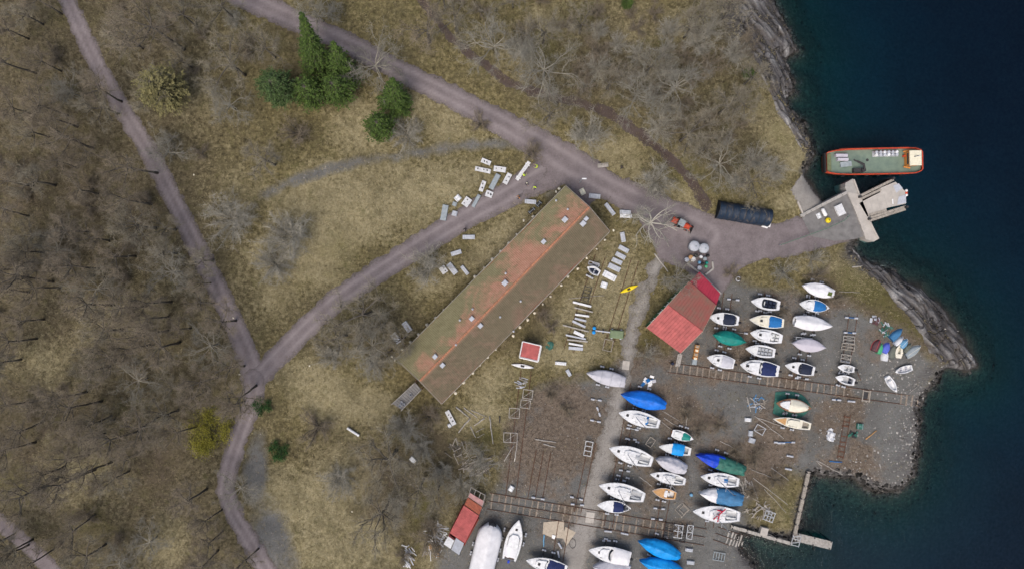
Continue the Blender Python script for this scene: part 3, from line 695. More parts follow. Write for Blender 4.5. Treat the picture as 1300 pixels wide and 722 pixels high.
NAMED = [('star', 828, 282, 36, 'pale spreading leafless tree at the roadside beside the red tractor'),
 ('oak1', 862, 352, 27, 'leafless tree overhanging the upper corner of the red roofed shed'),
 ('fan', 822, 455, 24, 'leafless star-shaped shrub below the red roofed shed'),
 ('oak0', 474, 78, 36, 'big leafless oak overhanging the road above the lone conifer'),
 ('oak2', 400, 14, 32, 'pale leafless oak above the road at the top edge, over the spruce'),
 ('oak3', 628, 52, 42, 'wide leafless oak above the road, left of the leaning oak'),
 ('oak1', 692, 82, 48, 'largest leafless oak on the slope between road and footpath'),
 ('ash0', 700, 140, 32, 'leafless tree between the road and the dark footpath'),
 ('bush1', 745, 170, 30, 'pale grey rounded bush between road and dark footpath'),
 ('bush0', 515, 168, 26, 'round grey leafless shrub beside the lone conifer'),
 ('bush2', 835, 229, 30, 'large round grey leafless shrub above the road bend'),
 ('scrub1', 375, 168, 24, 'small brownish leafless shrub below the pines'),
 ('oak2', 812, 115, 38, 'leafless oak with crooked limbs above the dark footpath'),
 ('oak3', 862, 105, 38, 'leafless oak leaning right on the northern headland'),
 ('ash1', 880, 165, 36, 'hazy grey tree right of the dark footpath bend'),
 ('ash2', 930, 130, 30, 'hazy grey tree between the headland oaks and the shore rock'),
 ('oak0', 918, 205, 34, 'leafless oak above the dark long shelter'),
 ('ash0', 958, 228, 32, 'hazy leafless tree right above the dark long shelter'),
 ('bush1', 890, 52, 26, 'grey leafless bush on the headland near the top edge'),
 ('scrub0', 760, 62, 22, 'small pale leafless shrub on the upper slope'),
 ('scrub2', 795, 92, 24, 'grey leafless shrub left of the headland oak'),
 ('bush2', 365, 300, 38, 'dense grey leafless bush in the left of the dry meadow'),
 ('bush0', 345, 335, 28, 'lower grey leafless bush at the left end of the dry meadow'),
 ('ash1', 455, 400, 42, 'large hazy leafless tree between the path and the long barn'),
 ('oak3', 470, 440, 38, 'leafless oak beside the lower left end of the long barn'),
 ('ash2', 425, 430, 34, 'hazy leafless tree at the near side of the path fork'),
 ('bush1', 540, 340, 30, 'leafless bush by the path opposite the dry meadow'),
 ('scrub1', 677, 192, 18, 'small leafless shrub in the fork of the two roads'),
 ('oak0', 262, 440, 30, 'pale leafless oak left of the path above the fork'),
 ('oak1', 212, 345, 36, 'spreading leafless oak left of the long path'),
 ('ash0', 165, 285, 34, 'leafless oak with drooping pale limbs in the left woods'),
 ('oak2', 205, 190, 30, 'leafless tree arching over the left path'),
 ('bush0', 290, 275, 36, 'grey haze of leafless bush right of the left path'),
 ('ash2', 250, 330, 26, 'thin leafless tree leaning over the left path'),
 ('scrub0', 400, 545, 26, 'sparse leafless shrub in the dry grass below the path fork'),
 ('oak0', 302, 622, 26, 'dark-limbed leafless tree leaning across the lower path'),
 ('ash1', 490, 590, 42, 'grey leafless tree in the thicket left of the timber piles'),
 ('ash2', 480, 660, 40, 'hazy leafless tree in the thicket left of the ruined shed'),
 ('ash0', 530, 625, 34, 'leafless tree in the thicket near the small white box'),
 ('scrub2', 545, 690, 26, 'low leafless shrub beside the scrap heap'),
 ('bush2', 430, 610, 28, 'leafless shrub at the edge of the lower dry meadow'),
 ('oak2', 608, 592, 30, 'leafless tree with dark tangled limbs above the ruined shed'),
 ('bush1', 510, 545, 28, 'leafless shrub below the barn gangway'),
 ('scrub1', 545, 530, 22, 'small leafless shrub at the lower corner of the long barn'),
 ('fan', 1000, 345, 24, 'flattened leafless shrub above the white boats at the shore'),
 ('scrub2', 1040, 350, 16, 'low pale leafless shrub by the quay rocks'),
 ('scrub0', 610, 155, 16, 'small leafless shrub on the lower verge of the upper road'),
 ('ash1', 285, 75, 36, 'leafless tree between the left path and the tall spruce'),
 ('oak3', 285, 130, 30, 'leafless oak with fine pale limbs right of the olive evergreen'),
 ('ash0', 330, 55, 30, 'hazy grey leafless tree left of the tall spruce'),
 ('tall2', 180, 25, 36, 'tall dark trunked tree right of the left path, near the top edge'),
 ('ash2', 330, 200, 30, 'hazy leafless tree left of the stony track'),
 ('scrub2', 950, 55, 20, 'grey shrub at the edge of the shore rock'),
 ('scrub1', 905, 80, 22, 'grey leafless shrub below the headland bush'),
 ('bush0', 840, 160, 24, 'grey leafless bush hugging the dark footpath'),
 ('bush2', 985, 215, 20, 'low leafless bush on the bank above the concrete slip'),
 ('tall0', 535, 25, 28, 'leafless tree above the road beside the dark footpath top'),
 ('ash1', 575, 20, 30, 'leafless tree between footpath and oak at the top edge'),
 ('ash2', 740, 25, 26, 'leafless tree on the mossy slope near the top edge'),
 ('scrub1', 872, 525, 14, 'rusty brush right of the blue wrapped boat'), ('scrub2', 890, 545, 15, 'rusty brush above the collapsed tarpaulin boat'), ('scrub0', 915, 540, 13, 'rusty brush between rubble and the white trays'), ('scrub1', 935, 575, 14, 'brown brush right of the collapsed tarpaulin boat'), ('scrub2', 960, 580, 16, 'brown brush on the bank above the driftwood'), ('scrub0', 985, 610, 14, 'brown brush by the lower bulkhead'), ('scrub1', 955, 625, 13, 'brown brush beside the white and blue covered boat'), ('fan', 1035, 330, 20, 'spindly pale shrub above the boat rows by the quay rocks'), ('scrub2', 1062, 380, 14, 'reddish brush right of the topmost white hull'), ('scrub0', 995, 395, 11, 'brown brush between the middle and right boat columns'), ('scrub1', 700, 500, 13, 'brown brush among the trestles below the hut'), ('scrub2', 720, 520, 12, 'brown brush between trestles and lane'), ('bush0', 585, 620, 20, 'grey brush between the branch heap and the ruined shed'), ('bush1', 560, 600, 20, 'grey brush left of the branch heap'), ('bush2', 535, 570, 20, 'grey brush below the barn corner thicket'), ('scrub1', 690, 400, 13, 'brown brush along the barn eave beside the trailer'), ('scrub0', 700, 415, 12, 'brown brush by the barn eave above the hut'), ('scrub0', 930, 345, 14, 'grey shrub beside the round tank at the yard road')]
for key, px, py, r_, lab in NAMED:
    plant(key, 'leafless_shrub' if key[:4] in ('bush', 'scru', 'fan') else 'leafless_tree', lab, px, py, r_, 'leafless trees and shrubs' , cat='shrub' if key[:4] in ('bush', 'scru', 'fan') else 'tree')

# the western woods
def near_road(px, py, m_=16):
    for k in ROADS:
        d, _ = seg_dist(np.array([px]), np.array([py]), [p for p, _ in ROADS[k]])
        if d[0] < m_: return True
    return False
WOODS = [([(-15, -15), (80, -15), (130, 110), (190, 215), (290, 400), (318, 470), (300, 560), (280, 620), (300, 670), (330, 735), (75, 735), (0, 655), (-15, 640)], 108),
         ([(-15, 680), (30, 705), (60, 735), (-15, 735)], 4), ([(100, -10), (290, -10), (330, 30), (330, 120), (250, 200), (190, 170), (140, 80)], 14),
         ([(440, 560), (540, 545), (570, 640), (530, 720), (470, 700)], 4), ([(420, 380), (500, 355), (520, 420), (470, 470), (400, 450)], 6), ([(560, -10), (930, -10), (960, 60), (990, 180), (930, 240), (880, 190), (800, 140), (680, 100), (600, 50)], 44)]
placed = [(px, py) for _, px, py, _, _ in NAMED] + [(262, 545), (250, 530), (275, 555), (245, 555), (262, 565), (212, 116), (331, 517)]
bands = [(120, 'near the top edge'), (260, 'in the upper half'), (420, 'at mid height'), (570, 'in the lower half'), (9999, 'near the bottom edge')]
for wi, (poly, cnt) in enumerate(WOODS):
    xs = [p[0] for p in poly]; ys = [p[1] for p in poly]; done = 0; tries = 0
    while done < cnt and tries < 9000:
        tries += 1; px = rng.uniform(min(xs), max(xs)); py = rng.uniform(min(ys), max(ys))
        if not inside(np.array([px]), np.array([py]), poly)[0] or near_road(px, py, 20): continue
        if min(math.hypot(px - a, py - b) for a, b in placed) < (20 if wi == 0 else 19) - tries * .0012: continue
        placed.append((px, py)); done += 1
        k = rng.random()
        key = ('tall%d' % rng.randrange(5) if k < .55 else 'ash%d' % rng.randrange(3) if k < .75 else 'oak%d' % rng.randrange(4) if k < .82 else 'scrub%d' % rng.randrange(3)) if wi in (0, 1) else ('ash%d' % rng.randrange(3) if k < .35 else 'scrub%d' % rng.randrange(3) if k < .8 else 'bush%d' % rng.randrange(3))
        st_ = key.rstrip('0123456789'); r_ = {'tall': rng.uniform(18, 29), 'ash': rng.uniform(20, 32), 'oak': rng.uniform(22, 32), 'scrub': rng.uniform(10, 18), 'bush': rng.uniform(14, 22)}[st_]
        band = next(b for lim, b in bands if py < lim)
        kind = {'tall': 'tall dark-trunked bare tree', 'ash': 'hazy grey bare tree', 'oak': 'pale-limbed bare oak', 'scrub': 'low brown bare shrub', 'bush': 'rounded grey bare bush'}[st_]
        side = ('by the left edge' if px < 90 else 'deep in the left woods' if px < 190 else 'along the left path') if wi < 2 else ['', '', 'beside the left path', 'in the thicket above the scrap', 'between path and long barn', 'above the upper road' if px < 700 else 'above the dark footpath' if px < 830 else 'on the headland'][wi]
        plant(key, 'leafless_shrub' if st_ in ('scrub', 'bush') else 'leafless_tree', kind + ' ' + side + ' ' + band, px, py, r_, kind + ' ' + side + ' ' + band, cat='shrub' if st_ in ('scrub', 'bush') else 'tree')

# things of a kind in one corner of the woods are told apart by their order across the photograph
same = {}
for ob in col.objects:
    if ob.parent is None and 'label' in ob and ob.name.startswith('leafless'): same.setdefault(ob['label'], []).append(ob)
ORD = ['second', 'third', 'fourth', 'fifth', 'sixth', 'seventh', 'eighth', 'ninth', 'tenth', 'eleventh', 'twelfth', 'thirteenth', 'fourteenth', 'fifteenth', 'sixteenth', 'seventeenth', 'eighteenth', 'nineteenth', 'twentieth', 'twenty-first', 'twenty-second', 'twenty-third', 'twenty-fourth', 'twenty-fifth']
for lab, obs in same.items():
    if len(obs) < 2: continue
    for i, ob in enumerate(sorted(obs, key=lambda q: q.location.x)): ob['label'] = ('leftmost ' if i == 0 else ORD[i - 1] + ' ') + lab + ('' if i == 0 or len(lab.split()) > 12 else ', from left')

# ------------------------------------------------------------------ buildings
def lerp3(a, b, t_): return tuple(a[i] + (b[i] - a[i]) * t_ for i in range(3))
def W(px, py, z): x, y = P(px, py, z); return (x, y, z)
def center(pts): return tuple(sum(p[i] for p in pts) / len(pts) for i in range(3))
def local(p, o): return (p[0] - o[0], p[1] - o[1], p[2] - o[2])

def tiled_slope(o, r0, r1, e0, e1, pitch=.30, course=.38, wave=.035, step=.03):
    """pantiled roof plane from ridge r0-r1 to eave e0-e1 as corrugated, stepped courses"""
    L_ = math.dist(r0, r1); D_ = math.dist(r0, e0); nc = int(L_ / pitch); nr = int(D_ / course)
    us = np.linspace(0, 1, nc * 2 + 1); vs_ = []
    for i in range(nr): vs_ += [i / nr, (i + 1) / nr - 1e-4]
    vs_ = np.array(vs_); U, V_ = np.meshgrid(us, vs_)
    r0, r1, e0, e1 = [np.array(local(p, o)) for p in (r0, r1, e0, e1)]
    Pt = (r0 + (r1 - r0) * U[..., None]) * (1 - V_[..., None]) + (e0 + (e1 - e0) * U[..., None]) * V_[..., None]
    idx = np.arange(len(us)) % 2; jit = (hash2(np.floor(us * nc)[None, :] + 0 * U, np.floor(V_ * nr + .001), 4) - .5)
    Pt[..., 2] += idx[None, :] * wave + (np.arange(len(vs_)) % 2 == 0)[:, None] * -step + jit * .022 + (fbm(U * 9, V_ * 3, 8, 2) - .5) * .10
    F = grid_faces(len(us), len(vs_))
    n_ = np.cross(r1 - r0, e0 - r0)
    if n_[2] < 0: F = F[:, ::-1]
    me = np_mesh('roof_slope', Pt.reshape(-1, 3), F, {'mr': st(V_, U, V_, V_)}, False); return me

def roof_mat(name, kind):
    t = NT(name); v, u, _, _ = t.attr('mr')
    n1 = t.noise(.24, 7, .7, t.mapping((1, 1, 1), (0, 0, 0)), .8); st_ = t.noise(1.4, 4, .6, t.mapping((.12, 1.6, 1), (0, 0, R(45)))); n2 = t.noise(1.1, 8, .75); n3 = t.noise(7, 5, .8)
    f = t.math('ADD', t.math('ADD', t.math('MULTIPLY', n2, .45), t.math('MULTIPLY', n3, .35)), t.math('MULTIPLY', st_, .2))
    bare = t.ramp(f, [(.3, (.25, .13, .085)), (.5, (.41, .215, .15)), (.7, (.54, .31, .225))])
    grn = t.ramp(f, [(.3, (.12, .112, .06)), (.5, (.205, .19, .105)), (.7, (.275, .262, .155))])
    brn = t.ramp(f, [(.3, (.075, .056, .040)), (.5, (.138, .108, .080)), (.7, (.20, .162, .122))])
    if kind == 'nw':
        k = t.math('ADD', t.math('MULTIPLY', t.math('SUBTRACT', n1, .5), 3.0), t.math('SUBTRACT', 1.0, t.math('ADD', t.math('MULTIPLY', v, .75), t.math('MULTIPLY', t.math('ABSOLUTE', t.math('SUBTRACT', u, .36)), 1.1))))
        k = t.math('ADD', k, t.math('MULTIPLY', t.math('SUBTRACT', n2, .5), 1.0)); c = t.mix(t.maprange(k, .2, .8), t.mix(.12, grn, brn), t.mix(.15, bare, brn))
    else:
        k = t.math('ADD', t.math('MULTIPLY', t.math('SUBTRACT', n1, .5), 3.2), t.math('ADD', t.math('MULTIPLY', v, .35), t.math('MULTIPLY', t.math('SUBTRACT', n2, .5), .8)))
        c = t.mix(t.maprange(k, .15, .75), t.mix(.4, brn, t.mix(.45, grn, (.06, .055, .035))), t.mix(.2, brn, bare))
        c = t.mix(t.maprange(t.math('ADD', v, t.math('MULTIPLY', n2, .12)), .05, .16, .75, 0), c, bare)
    t.bump(n3, .4, .04); return t.base(c)

def wall_mb(a, b, z0, z1, th, o):
    """wall slab between two ground points"""
    A = Vector((a[0] - o[0], a[1] - o[1], 0)); B = Vector((b[0] - o[0], b[1] - o[1], 0)); d = (B - A); ln = d.length; c = (A + B) / 2
    return MB().box(c.x, c.y, (z0 + z1) / 2 - o[2], ln, th, z1 - z0, math.atan2(d.y, d.x))

# --- the long barn
EV, RD = 3.3, 6.3
N_, E_, S_, W_ = W(718, 236, EV), W(774, 294, EV), W(561, 512, EV), W(503, 455, EV)
RA, RB = W(748, 263, RD), W(533, 483, RD)
o = center([N_, E_, S_, W_]); o = (o[0], o[1], 0.0)
barn = thing('long_barn', 'long barn with a mossy orange and brown tiled gable roof', 'barn', o)
link('roof_slope', tiled_slope(o, RA, RB, N_, W_), barn)['label'] = 'orange and green mossy roof slope'
link('roof_slope', tiled_slope(o, RA, RB, E_, S_), barn)['label'] = 'brown roof slope facing the boat yard'
for ob, k in zip([c for c in barn.children], ('nw', 'se')): ob.data.materials.append(roof_mat('old_roof_tiles_' + k, k))
M['ridge'] = mat('orange_ridge_tiles', (.42, .19, .11), .3, .85, 2)
nR = 100; mb = MB()
rd = Vector(RB) - Vector(RA)
for i in range(nR):
    p = Vector(local(RA, o)) + rd * ((i + .5) / nR); mb.box(p.x, p.y, p.z + .07 + .012 * (i % 2), rd.length / nR * .98, .30, .10, math.atan2(rd.y, rd.x), top=.8)
mb.build('ridge_tiles', M['ridge'], barn)
ins = lambda a, k=.94: (o[0] + (a[0] - o[0]) * k, o[1] + (a[1] - o[1]) * k)
cs = [ins(N_), ins(E_), ins(S_), ins(W_)]
for a, b in zip(cs, cs[1:] + cs[:1]): wall_mb(a, b, -.6, EV + .1, .3, o).build('wall', M['falu'], barn)
for rr, p, q in ((RA, N_, E_), (RB, S_, W_)):
    a, b = ins(p), ins(q); r2 = ins(rr, .94)
    MB().add([local((a[0], a[1], EV + .1), o), local((b[0], b[1], EV + .1), o), local((r2[0], r2[1], RD - .25), o)], [(0, 1, 2), (2, 1, 0)]).build('gable', M['falu'], barn)
for a, b in ((RA, N_), (RA, E_), (RB, W_), (RB, S_)):
    d = Vector(b) - Vector(a); pa = Vector(local(a, o)); mb = MB(); out = (Vector(a) - Vector((RA if a is RB else RB))).normalized() * .08
    mb.tube([pa + out + Vector((0, 0, -.08)), pa + d + out + Vector((0, 0, -.08))], .07, 4); mb.build('barge_board', M['wood'], barn)
for a, b in ((N_, W_), (E_, S_)):
    mb = MB(); mb.tube([local((a[0], a[1], a[2] - .06), o), local((b[0], b[1], b[2] - .06), o)], .08, 6); mb.build('gutter', M['wood2'], barn)
def on_roof(px, py):
    """point of the barn roof under a pixel"""
    z = 5.0
    for _ in range(12):
        x, y = P(px, py, z); p = Vector((x, y)); a = Vector(RA[:2]); d = Vector(RB[:2]) - a; d.normalize()
        dist = abs((p - a).x * d.y - (p - a).y * d.x); z = RD - (RD - EV) * min(1, dist / 5.55)
    return x, y, z
ra = math.atan2(rd.y, rd.x)
for px, py, s_ in ((717, 279, 1.0), (740, 284, 1.0), (744, 278, .8), (690, 307, .85), (641, 359, 1.0), (599, 404, .85), (610, 413, .85), (552.5, 452, .85), (562, 463, .85)):
    x, y, z = on_roof(px, py); e = link('roof_vent', None, barn, local((x, y, z), o), ra)
    MB().bevbox(0, 0, -.4, s_ * .72, s_ * .66, .7, .02).build('box', M['slabd'], e); MB().box(0, 0, .38, s_ * .95, s_ * .85, .12, top=.86).build('cap', M['slab'], e)
for px, py in ((720.5, 266), (635, 402), (642, 347), (584, 406), (600, 392), (706, 255), (661, 382), (652, 420), (579, 437)):
    x, y, z = on_roof(px, py); mb = MB(); mb.cyl(0, 0, -.2, .45, .12, n=8); mb.cyl(0, 0, .42, .55, .2, .1, 8); mb.build('pipe', M['slab'], barn, loc=local((x, y, z), o))
# loading bridge at the barn's gable
gq = [W(527, 485, 2.6), W(535, 494, 2.6), W(510, 520, 1.2), W(498, 512, 1.2)]
gc = center(gq); g = thing('gangway', 'grey plank gangway with railings leading up to the barn gable', 'gangway', (gc[0], gc[1], gz(gc[0], gc[1])))
go = g.location
for i in range(12):
    a, b = i / 12 + .004, (i + 1) / 12 - .004
    MB().slab([local(lerp3(gq[0], gq[3], a), go), local(lerp3(gq[1], gq[2], a), go), local(lerp3(gq[1], gq[2], b), go), local(lerp3(gq[0], gq[3], b), go)], .08).build('plank', M['conc3'], g)
for a, b in ((gq[0], gq[3]), (gq[1], gq[2])):
    mb = MB(); pa, pb = Vector(local(a, go)), Vector(local(b, go)); mb.tube([pa + Vector((0, 0, 1.0)), pb + Vector((0, 0, 1.0))], .06, 5); mb.tube([pa + Vector((0, 0, .5)), pb + Vector((0, 0, .5))], .035, 4)
    for i in range(5): p = pa.lerp(pb, i / 4); mb.tube([p + Vector((0, 0, -.4)), p + Vector((0, 0, 1.0))], .045, 4)
    mb.build('railing', M['wood2'], g)
mb = MB()
for i in (0, .5, 1): 
    for a, b in ((gq[0], gq[3]), (gq[1], gq[2])): p = Vector(local(lerp3(a, b, i), go)); mb.tube([p, Vector((p.x, p.y, -.3))], .09, 6)
mb.build('support', M['wood'], g)
for k, (px, py) in enumerate(((522, 500), (510, 510), (513, 512.5), (508.5, 514))):
    zt = 2.0 if k == 0 else 1.62; x, y, _ = W(px, py, zt); bo = thing('bucket', ['pale bucket at the upper end of the barn gangway', 'leftmost grey bucket on the lower gangway', 'right grey bucket on the lower gangway', 'lowest grey bucket on the gangway'][k], 'bucket', (x, y, zt - .05), 0, 'buckets on the gangway')
    mb = MB(); mb.lathe(0, 0, [(.17, 0), (.24, .45), (.25, .47), (.21, .45), (.15, .08)], 12); mb.build('pail', M['slab'], bo); MB().tube([(-.23, 0, .44), (-.12, 0, .62), (.12, 0, .62), (.23, 0, .44)], .015, 4).build('handle', M['dark'], bo)

# --- standing seam sheet roofs
def seam_roof(parent, name, o, r0, r1, e0, e1, m, gap=.55, th=.07):
    r0, r1, e0, e1 = [Vector(local(p, o)) for p in (r0, r1, e0, e1)]
    ob = MB().slab([r0, r1, e1, e0], th).build(name, m, parent); n_ = max(2, int((r1 - r0).length / gap)); mb = MB()
    for i in range(n_ + 1): a = r0.lerp(r1, i / n_); b = e0.lerp(e1, i / n_); mb.tube([a + Vector((0, 0, .02)), b + Vector((0, 0, .02))], .028, 4)
    mb.build('seam', m, ob); return ob
# --- red shed by the yard
EV2, RD2 = 3.4, 4.9
a0, a1 = W(821, 416, EV2), W(864, 448, EV2); r0, r1 = W(848, 387, RD2), W(892, 420, RD2); b0, b1 = W(875, 357, EV2), W(909, 387, EV2)
so_ = center([a0, a1, b0, b1]); so_ = (so_[0], so_[1], 0.0)
shed = thing('red_shed', 'boat shed with a red sheet metal gable roof and green wall', 'shed', so_)
seam_roof(shed, 'roof_slope', so_, r0, r1, a0, a1, M['redroof']); M['redroof2'] = mat('mossy_red_sheet', (.33, .085, .075), .2, .6, .7, second=(.21, .14, .10))
seam_roof(shed, 'roof_slope', so_, r0, r1, b0, b1, M['redroof2'])
mb = MB(); mb.tube([local(r0, so_), local(r1, so_)], .09, 5); mb.build('ridge_cap', M['redroof'], shed)
l0, l1 = W(888, 345, 2.7), W(914, 372, 2.7); k0, k1 = W(876, 358, 3.15), W(909, 388, 3.15)
seam_roof(shed, 'lean_to_roof', so_, k0, k1, l0, l1, M['crimson'])['label'] = 'crimson lean-to roof'
def inset(p, k=.93, z=0): return (so_[0] + (p[0] - so_[0]) * k, so_[1] + (p[1] - so_[1]) * k, z)
wc = [inset(a0), inset(a1), inset(b1, .95), inset(b0, .95)]
for (a, b), m_ in zip(zip(wc, wc[1:] + wc[:1]), ('falu', 'falu', 'falu', 'greenwall')):
    wl = wall_mb(a, b, -.3, EV2 - .02, .2, so_).build('wall', M[m_], shed)
    if m_ == 'greenwall': wl['label'] = 'green board wall with white windows'
for a, b, r_ in ((wc[0], wc[3], r0), (wc[1], wc[2], r1)):
    rr = inset(r_, .94); MB().add([local((a[0], a[1], EV2 - .05), so_), local((b[0], b[1], EV2 - .05), so_), local((rr[0], rr[1], RD2 - .14), so_)], [(0, 1, 2), (2, 1, 0)]).build('gable', M['greenwall' if a is wc[0] else 'falu'], shed)
gA, gB = Vector(local(wc[0], so_)), Vector(local(wc[3], so_)); gd = (gB - gA); nn = Vector((gd.y, -gd.x, 0)).normalized()
if nn.x > 0: nn = -nn
for t_ in (.14, .34, .5, .68):
    p = gA.lerp(gB, t_) + nn * .13; e = link('window', None, shed, (p.x, p.y, 1.9), math.atan2(gd.y, gd.x))
    MB().box(0, 0, 0, 1.0, .14, 1.2).build('frame', M['white'], e); MB().box(0, .02 if nn.dot(Vector((-gd.y, gd.x, 0))) > 0 else -.02, 0, .78, .14, .98).build('pane', M['darkglass'], e)
for a, b in ((a0, r0), (r0, b0), (a1, r1), (r1, b1)):
    MB().tube([local((a[0], a[1], a[2] - .05), so_), local((b[0], b[1], b[2] - .05), so_)], .075, 4).build('barge_board', M['cream2'], shed)
# --- small hut
hz = 2.6; hq = [W(663.5, 433, hz), W(687, 438.5, hz), W(683, 458.5, hz), W(659.5, 453, hz)]
ho = center(hq); ho = (ho[0], ho[1], 0.05); hut = thing('hut', 'small square hut with flat red roof and white roof edges', 'hut', ho)
MB().slab([local(p, ho) for p in hq], .12).build('roof', M['redroof'], hut)
for i in range(4):
    a, b = Vector(local(hq[i], ho)), Vector(local(hq[(i + 1) % 4], ho)); MB().tube([a + Vector((0, 0, .02)), b + Vector((0, 0, .02))], .10 if i in (0, 3) else .16, 4).build('roof_edge', M['white'], hut)
    a2 = (ho[0] + (hq[i][0] - ho[0]) * .88, ho[1] + (hq[i][1] - ho[1]) * .88); j = (i + 1) % 4; b2 = (ho[0] + (hq[j][0] - ho[0]) * .88, ho[1] + (hq[j][1] - ho[1]) * .88)
    wall_mb(a2, b2, -.2, hz - .08, .12, ho).build('wall', M['falu'], hut)
dx, dy = (hq[2][0] + hq[3][0]) / 2 - ho[0], (hq[2][1] + hq[3][1]) / 2 - ho[1]
MB().box(dx * .92, dy * .92, .95, .9, .1, 1.9, math.atan2(hq[2][1] - hq[3][1], hq[2][0] - hq[3][0])).build('door', M['white'], hut)
# --- long dark tunnel shelter
tq = [W(912, 254, 1.2), W(978, 265, 1.2), W(974, 288, 1.2), W(912, 277, 1.2)]; to = center(tq); to = (to[0], to[1], gz(to[0], to[1]))
sh = thing('tunnel_shelter', 'long dark blue arched tunnel shelter with worn cover', 'shelter', to)
ux, uy = (tq[1][0] - tq[0][0]), (tq[1][1] - tq[0][1]); L_ = math.hypot(ux, uy); Wd = math.dist(tq[0], tq[3]); ang = math.atan2(uy, ux)
U, A = np.meshgrid(np.linspace(-L_ / 2, L_ / 2, 60), np.linspace(0, math.pi, 22))
rr = 1 - .035 * np.abs(np.sin((U / L_ + .5) * math.pi * 8)) + (fbm(U * 1.2, A * 2.5, 5, 3) - .5) * .06
me = np_mesh('cover', st(U, np.cos(A) * Wd / 2 * rr, np.sin(A) ** .8 * 2.6 * rr), grid_faces(60, 22)); 
t = NT('worn_dark_cover'); n1 = t.noise(.9, 8, .7, t.mapping((1.6, .45, 1), (0, 0, R(8)))); n2 = t.noise(.35, 4)
c = t.mix(t.math('MULTIPLY', t.maprange(n1, .52, .66), t.maprange(n2, .38, .58)), (.012, .026, .05), (.12, .10, .08)); me.materials.append(t.base(c, .6, .3))
cv = link('cover', me, sh, None, ang)
for k in range(9):
    x = -L_ / 2 + L_ * k / 8; MB().tube([(x, math.cos(a) * (Wd / 2 + .02), math.sin(a) ** .8 * 2.63 if a not in (0, math.pi) else 0) for a in np.linspace(0, math.pi, 13)], .04, 4).build('hoop', M['dark'], cv)
for k in (-1, 1): MB().add([(k * L_ * .495, math.cos(a) * Wd / 2 * .96, math.sin(a) ** .8 * 2.5) for a in np.linspace(0, math.pi, 13)], [tuple(range(13)), tuple(range(13))[::-1]]).build('end_panel', M['darktarp'], cv)
bn = thing('bench_seat', 'white L-shaped bench at the lower corner of the tunnel shelter', 'bench', (*P(975, 286, .6), gz(*P(975, 286, .6))), R(-15))
MB().bevbox(.1, .35, 0, .7, 1.2, .55, .04).build('seat', M['white'], bn); MB().bevbox(-.45, -.35, 0, 1.1, .4, .5, .04).build('side_seat', M['white'], bn)
# --- ruined red shed at the bottom
rz_ = 2.6; rw = lambda x, y, z=rz_: W(x, y, z)
ro = rw(590, 662); ro = (ro[0], ro[1], gz(ro[0], ro[1])); ru = thing('ruined_shed', 'long derelict shed with patched red and grey sheet roof beside the scrap heap', 'shed', ro)
def corrugated(q, m, name, lab=None, n_=14):
    q = [Vector(local(p, ro)) for p in q]; v = []; f = []
    for i in range(n_ * 2 + 1):
        dz = Vector((0, 0, .05 * (i % 2))); v += [q[0].lerp(q[1], i / (2 * n_)) + dz, q[3].lerp(q[2], i / (2 * n_)) + dz]
    f = [(2 * i, 2 * i + 1, 2 * i + 3, 2 * i + 2) for i in range(2 * n_)]
    ob = MB().add(v, f).build(name, m, ru)
    if lab: ob['label'] = lab
corrugated([rw(589, 641, 2.9), rw(608, 654, 2.5), rw(590, 689, 2.5), rw(571, 676, 2.9)], M['redroof'], 'roof_panel', 'dull red main roof panel')
corrugated([rw(594, 631, 2.75), rw(612, 643, 2.45), rw(608.2, 653, 2.42), rw(589.5, 640, 2.72)], mat('rust_red_sheet', (.28, .085, .05), .3, .8, 2), 'roof_panel', 'rusty red roof strip')
corrugated([rw(597, 625, 2.6), rw(615, 636, 2.3), rw(612.3, 642.4, 2.32), rw(594.5, 630, 2.62)], M['pinkroof'], 'roof_panel', 'pale pink roof strip')
corrugated([rw(579, 682, 2.55), rw(589, 689, 2.35), rw(583, 704, 2.35), rw(573, 697, 2.55)], M['slab'], 'roof_panel', 'grey roof patch')
corrugated([rw(569, 680, 2.7), rw(577, 685, 2.6), rw(572, 696, 2.6), rw(563, 690, 2.7)], M['slabw'], 'roof_panel', 'white roof patch')
corrugated([rw(570, 678, 2.8), rw(577.5, 683.5, 2.7), rw(576.5, 685.4, 2.7), rw(569, 680, 2.8)], mat('dark_red_sheet', (.12, .03, .03), .3, .8, 2), 'roof_panel', None, 6)
for i, ((ax, ay), (bx, by)) in enumerate((((588, 641), (571, 676)), ((608, 655), (590, 688)), ((571, 676), (590, 688)))):
    wall_mb(rw(ax, ay, 1), rw(bx, by, 1), -.3 + ro[2], 2.35 + ro[2], .12, ro).build('wall', M['falu'], ru)
for ax, ay in ((598, 618), (616, 628), (595, 632), (613, 643), (563, 689), (584, 703)):
    x, y, z = rw(ax, ay, 1.2); MB().cyl(x - ro[0], y - ro[1], -.2, 2.3, .08, n=6).build('post', M['wood'], ru)
for a, b in (((598, 618), (616, 628)), ((598, 618), (594, 632)), ((616, 628), (612, 643)), ((604, 621), (600, 634)), ((610, 625), (606, 638))):
    MB().tube([local(rw(*a, 2.35), ro), local(rw(*b, 2.35), ro)], .06, 4).build('rafter', M['wood2'], ru)

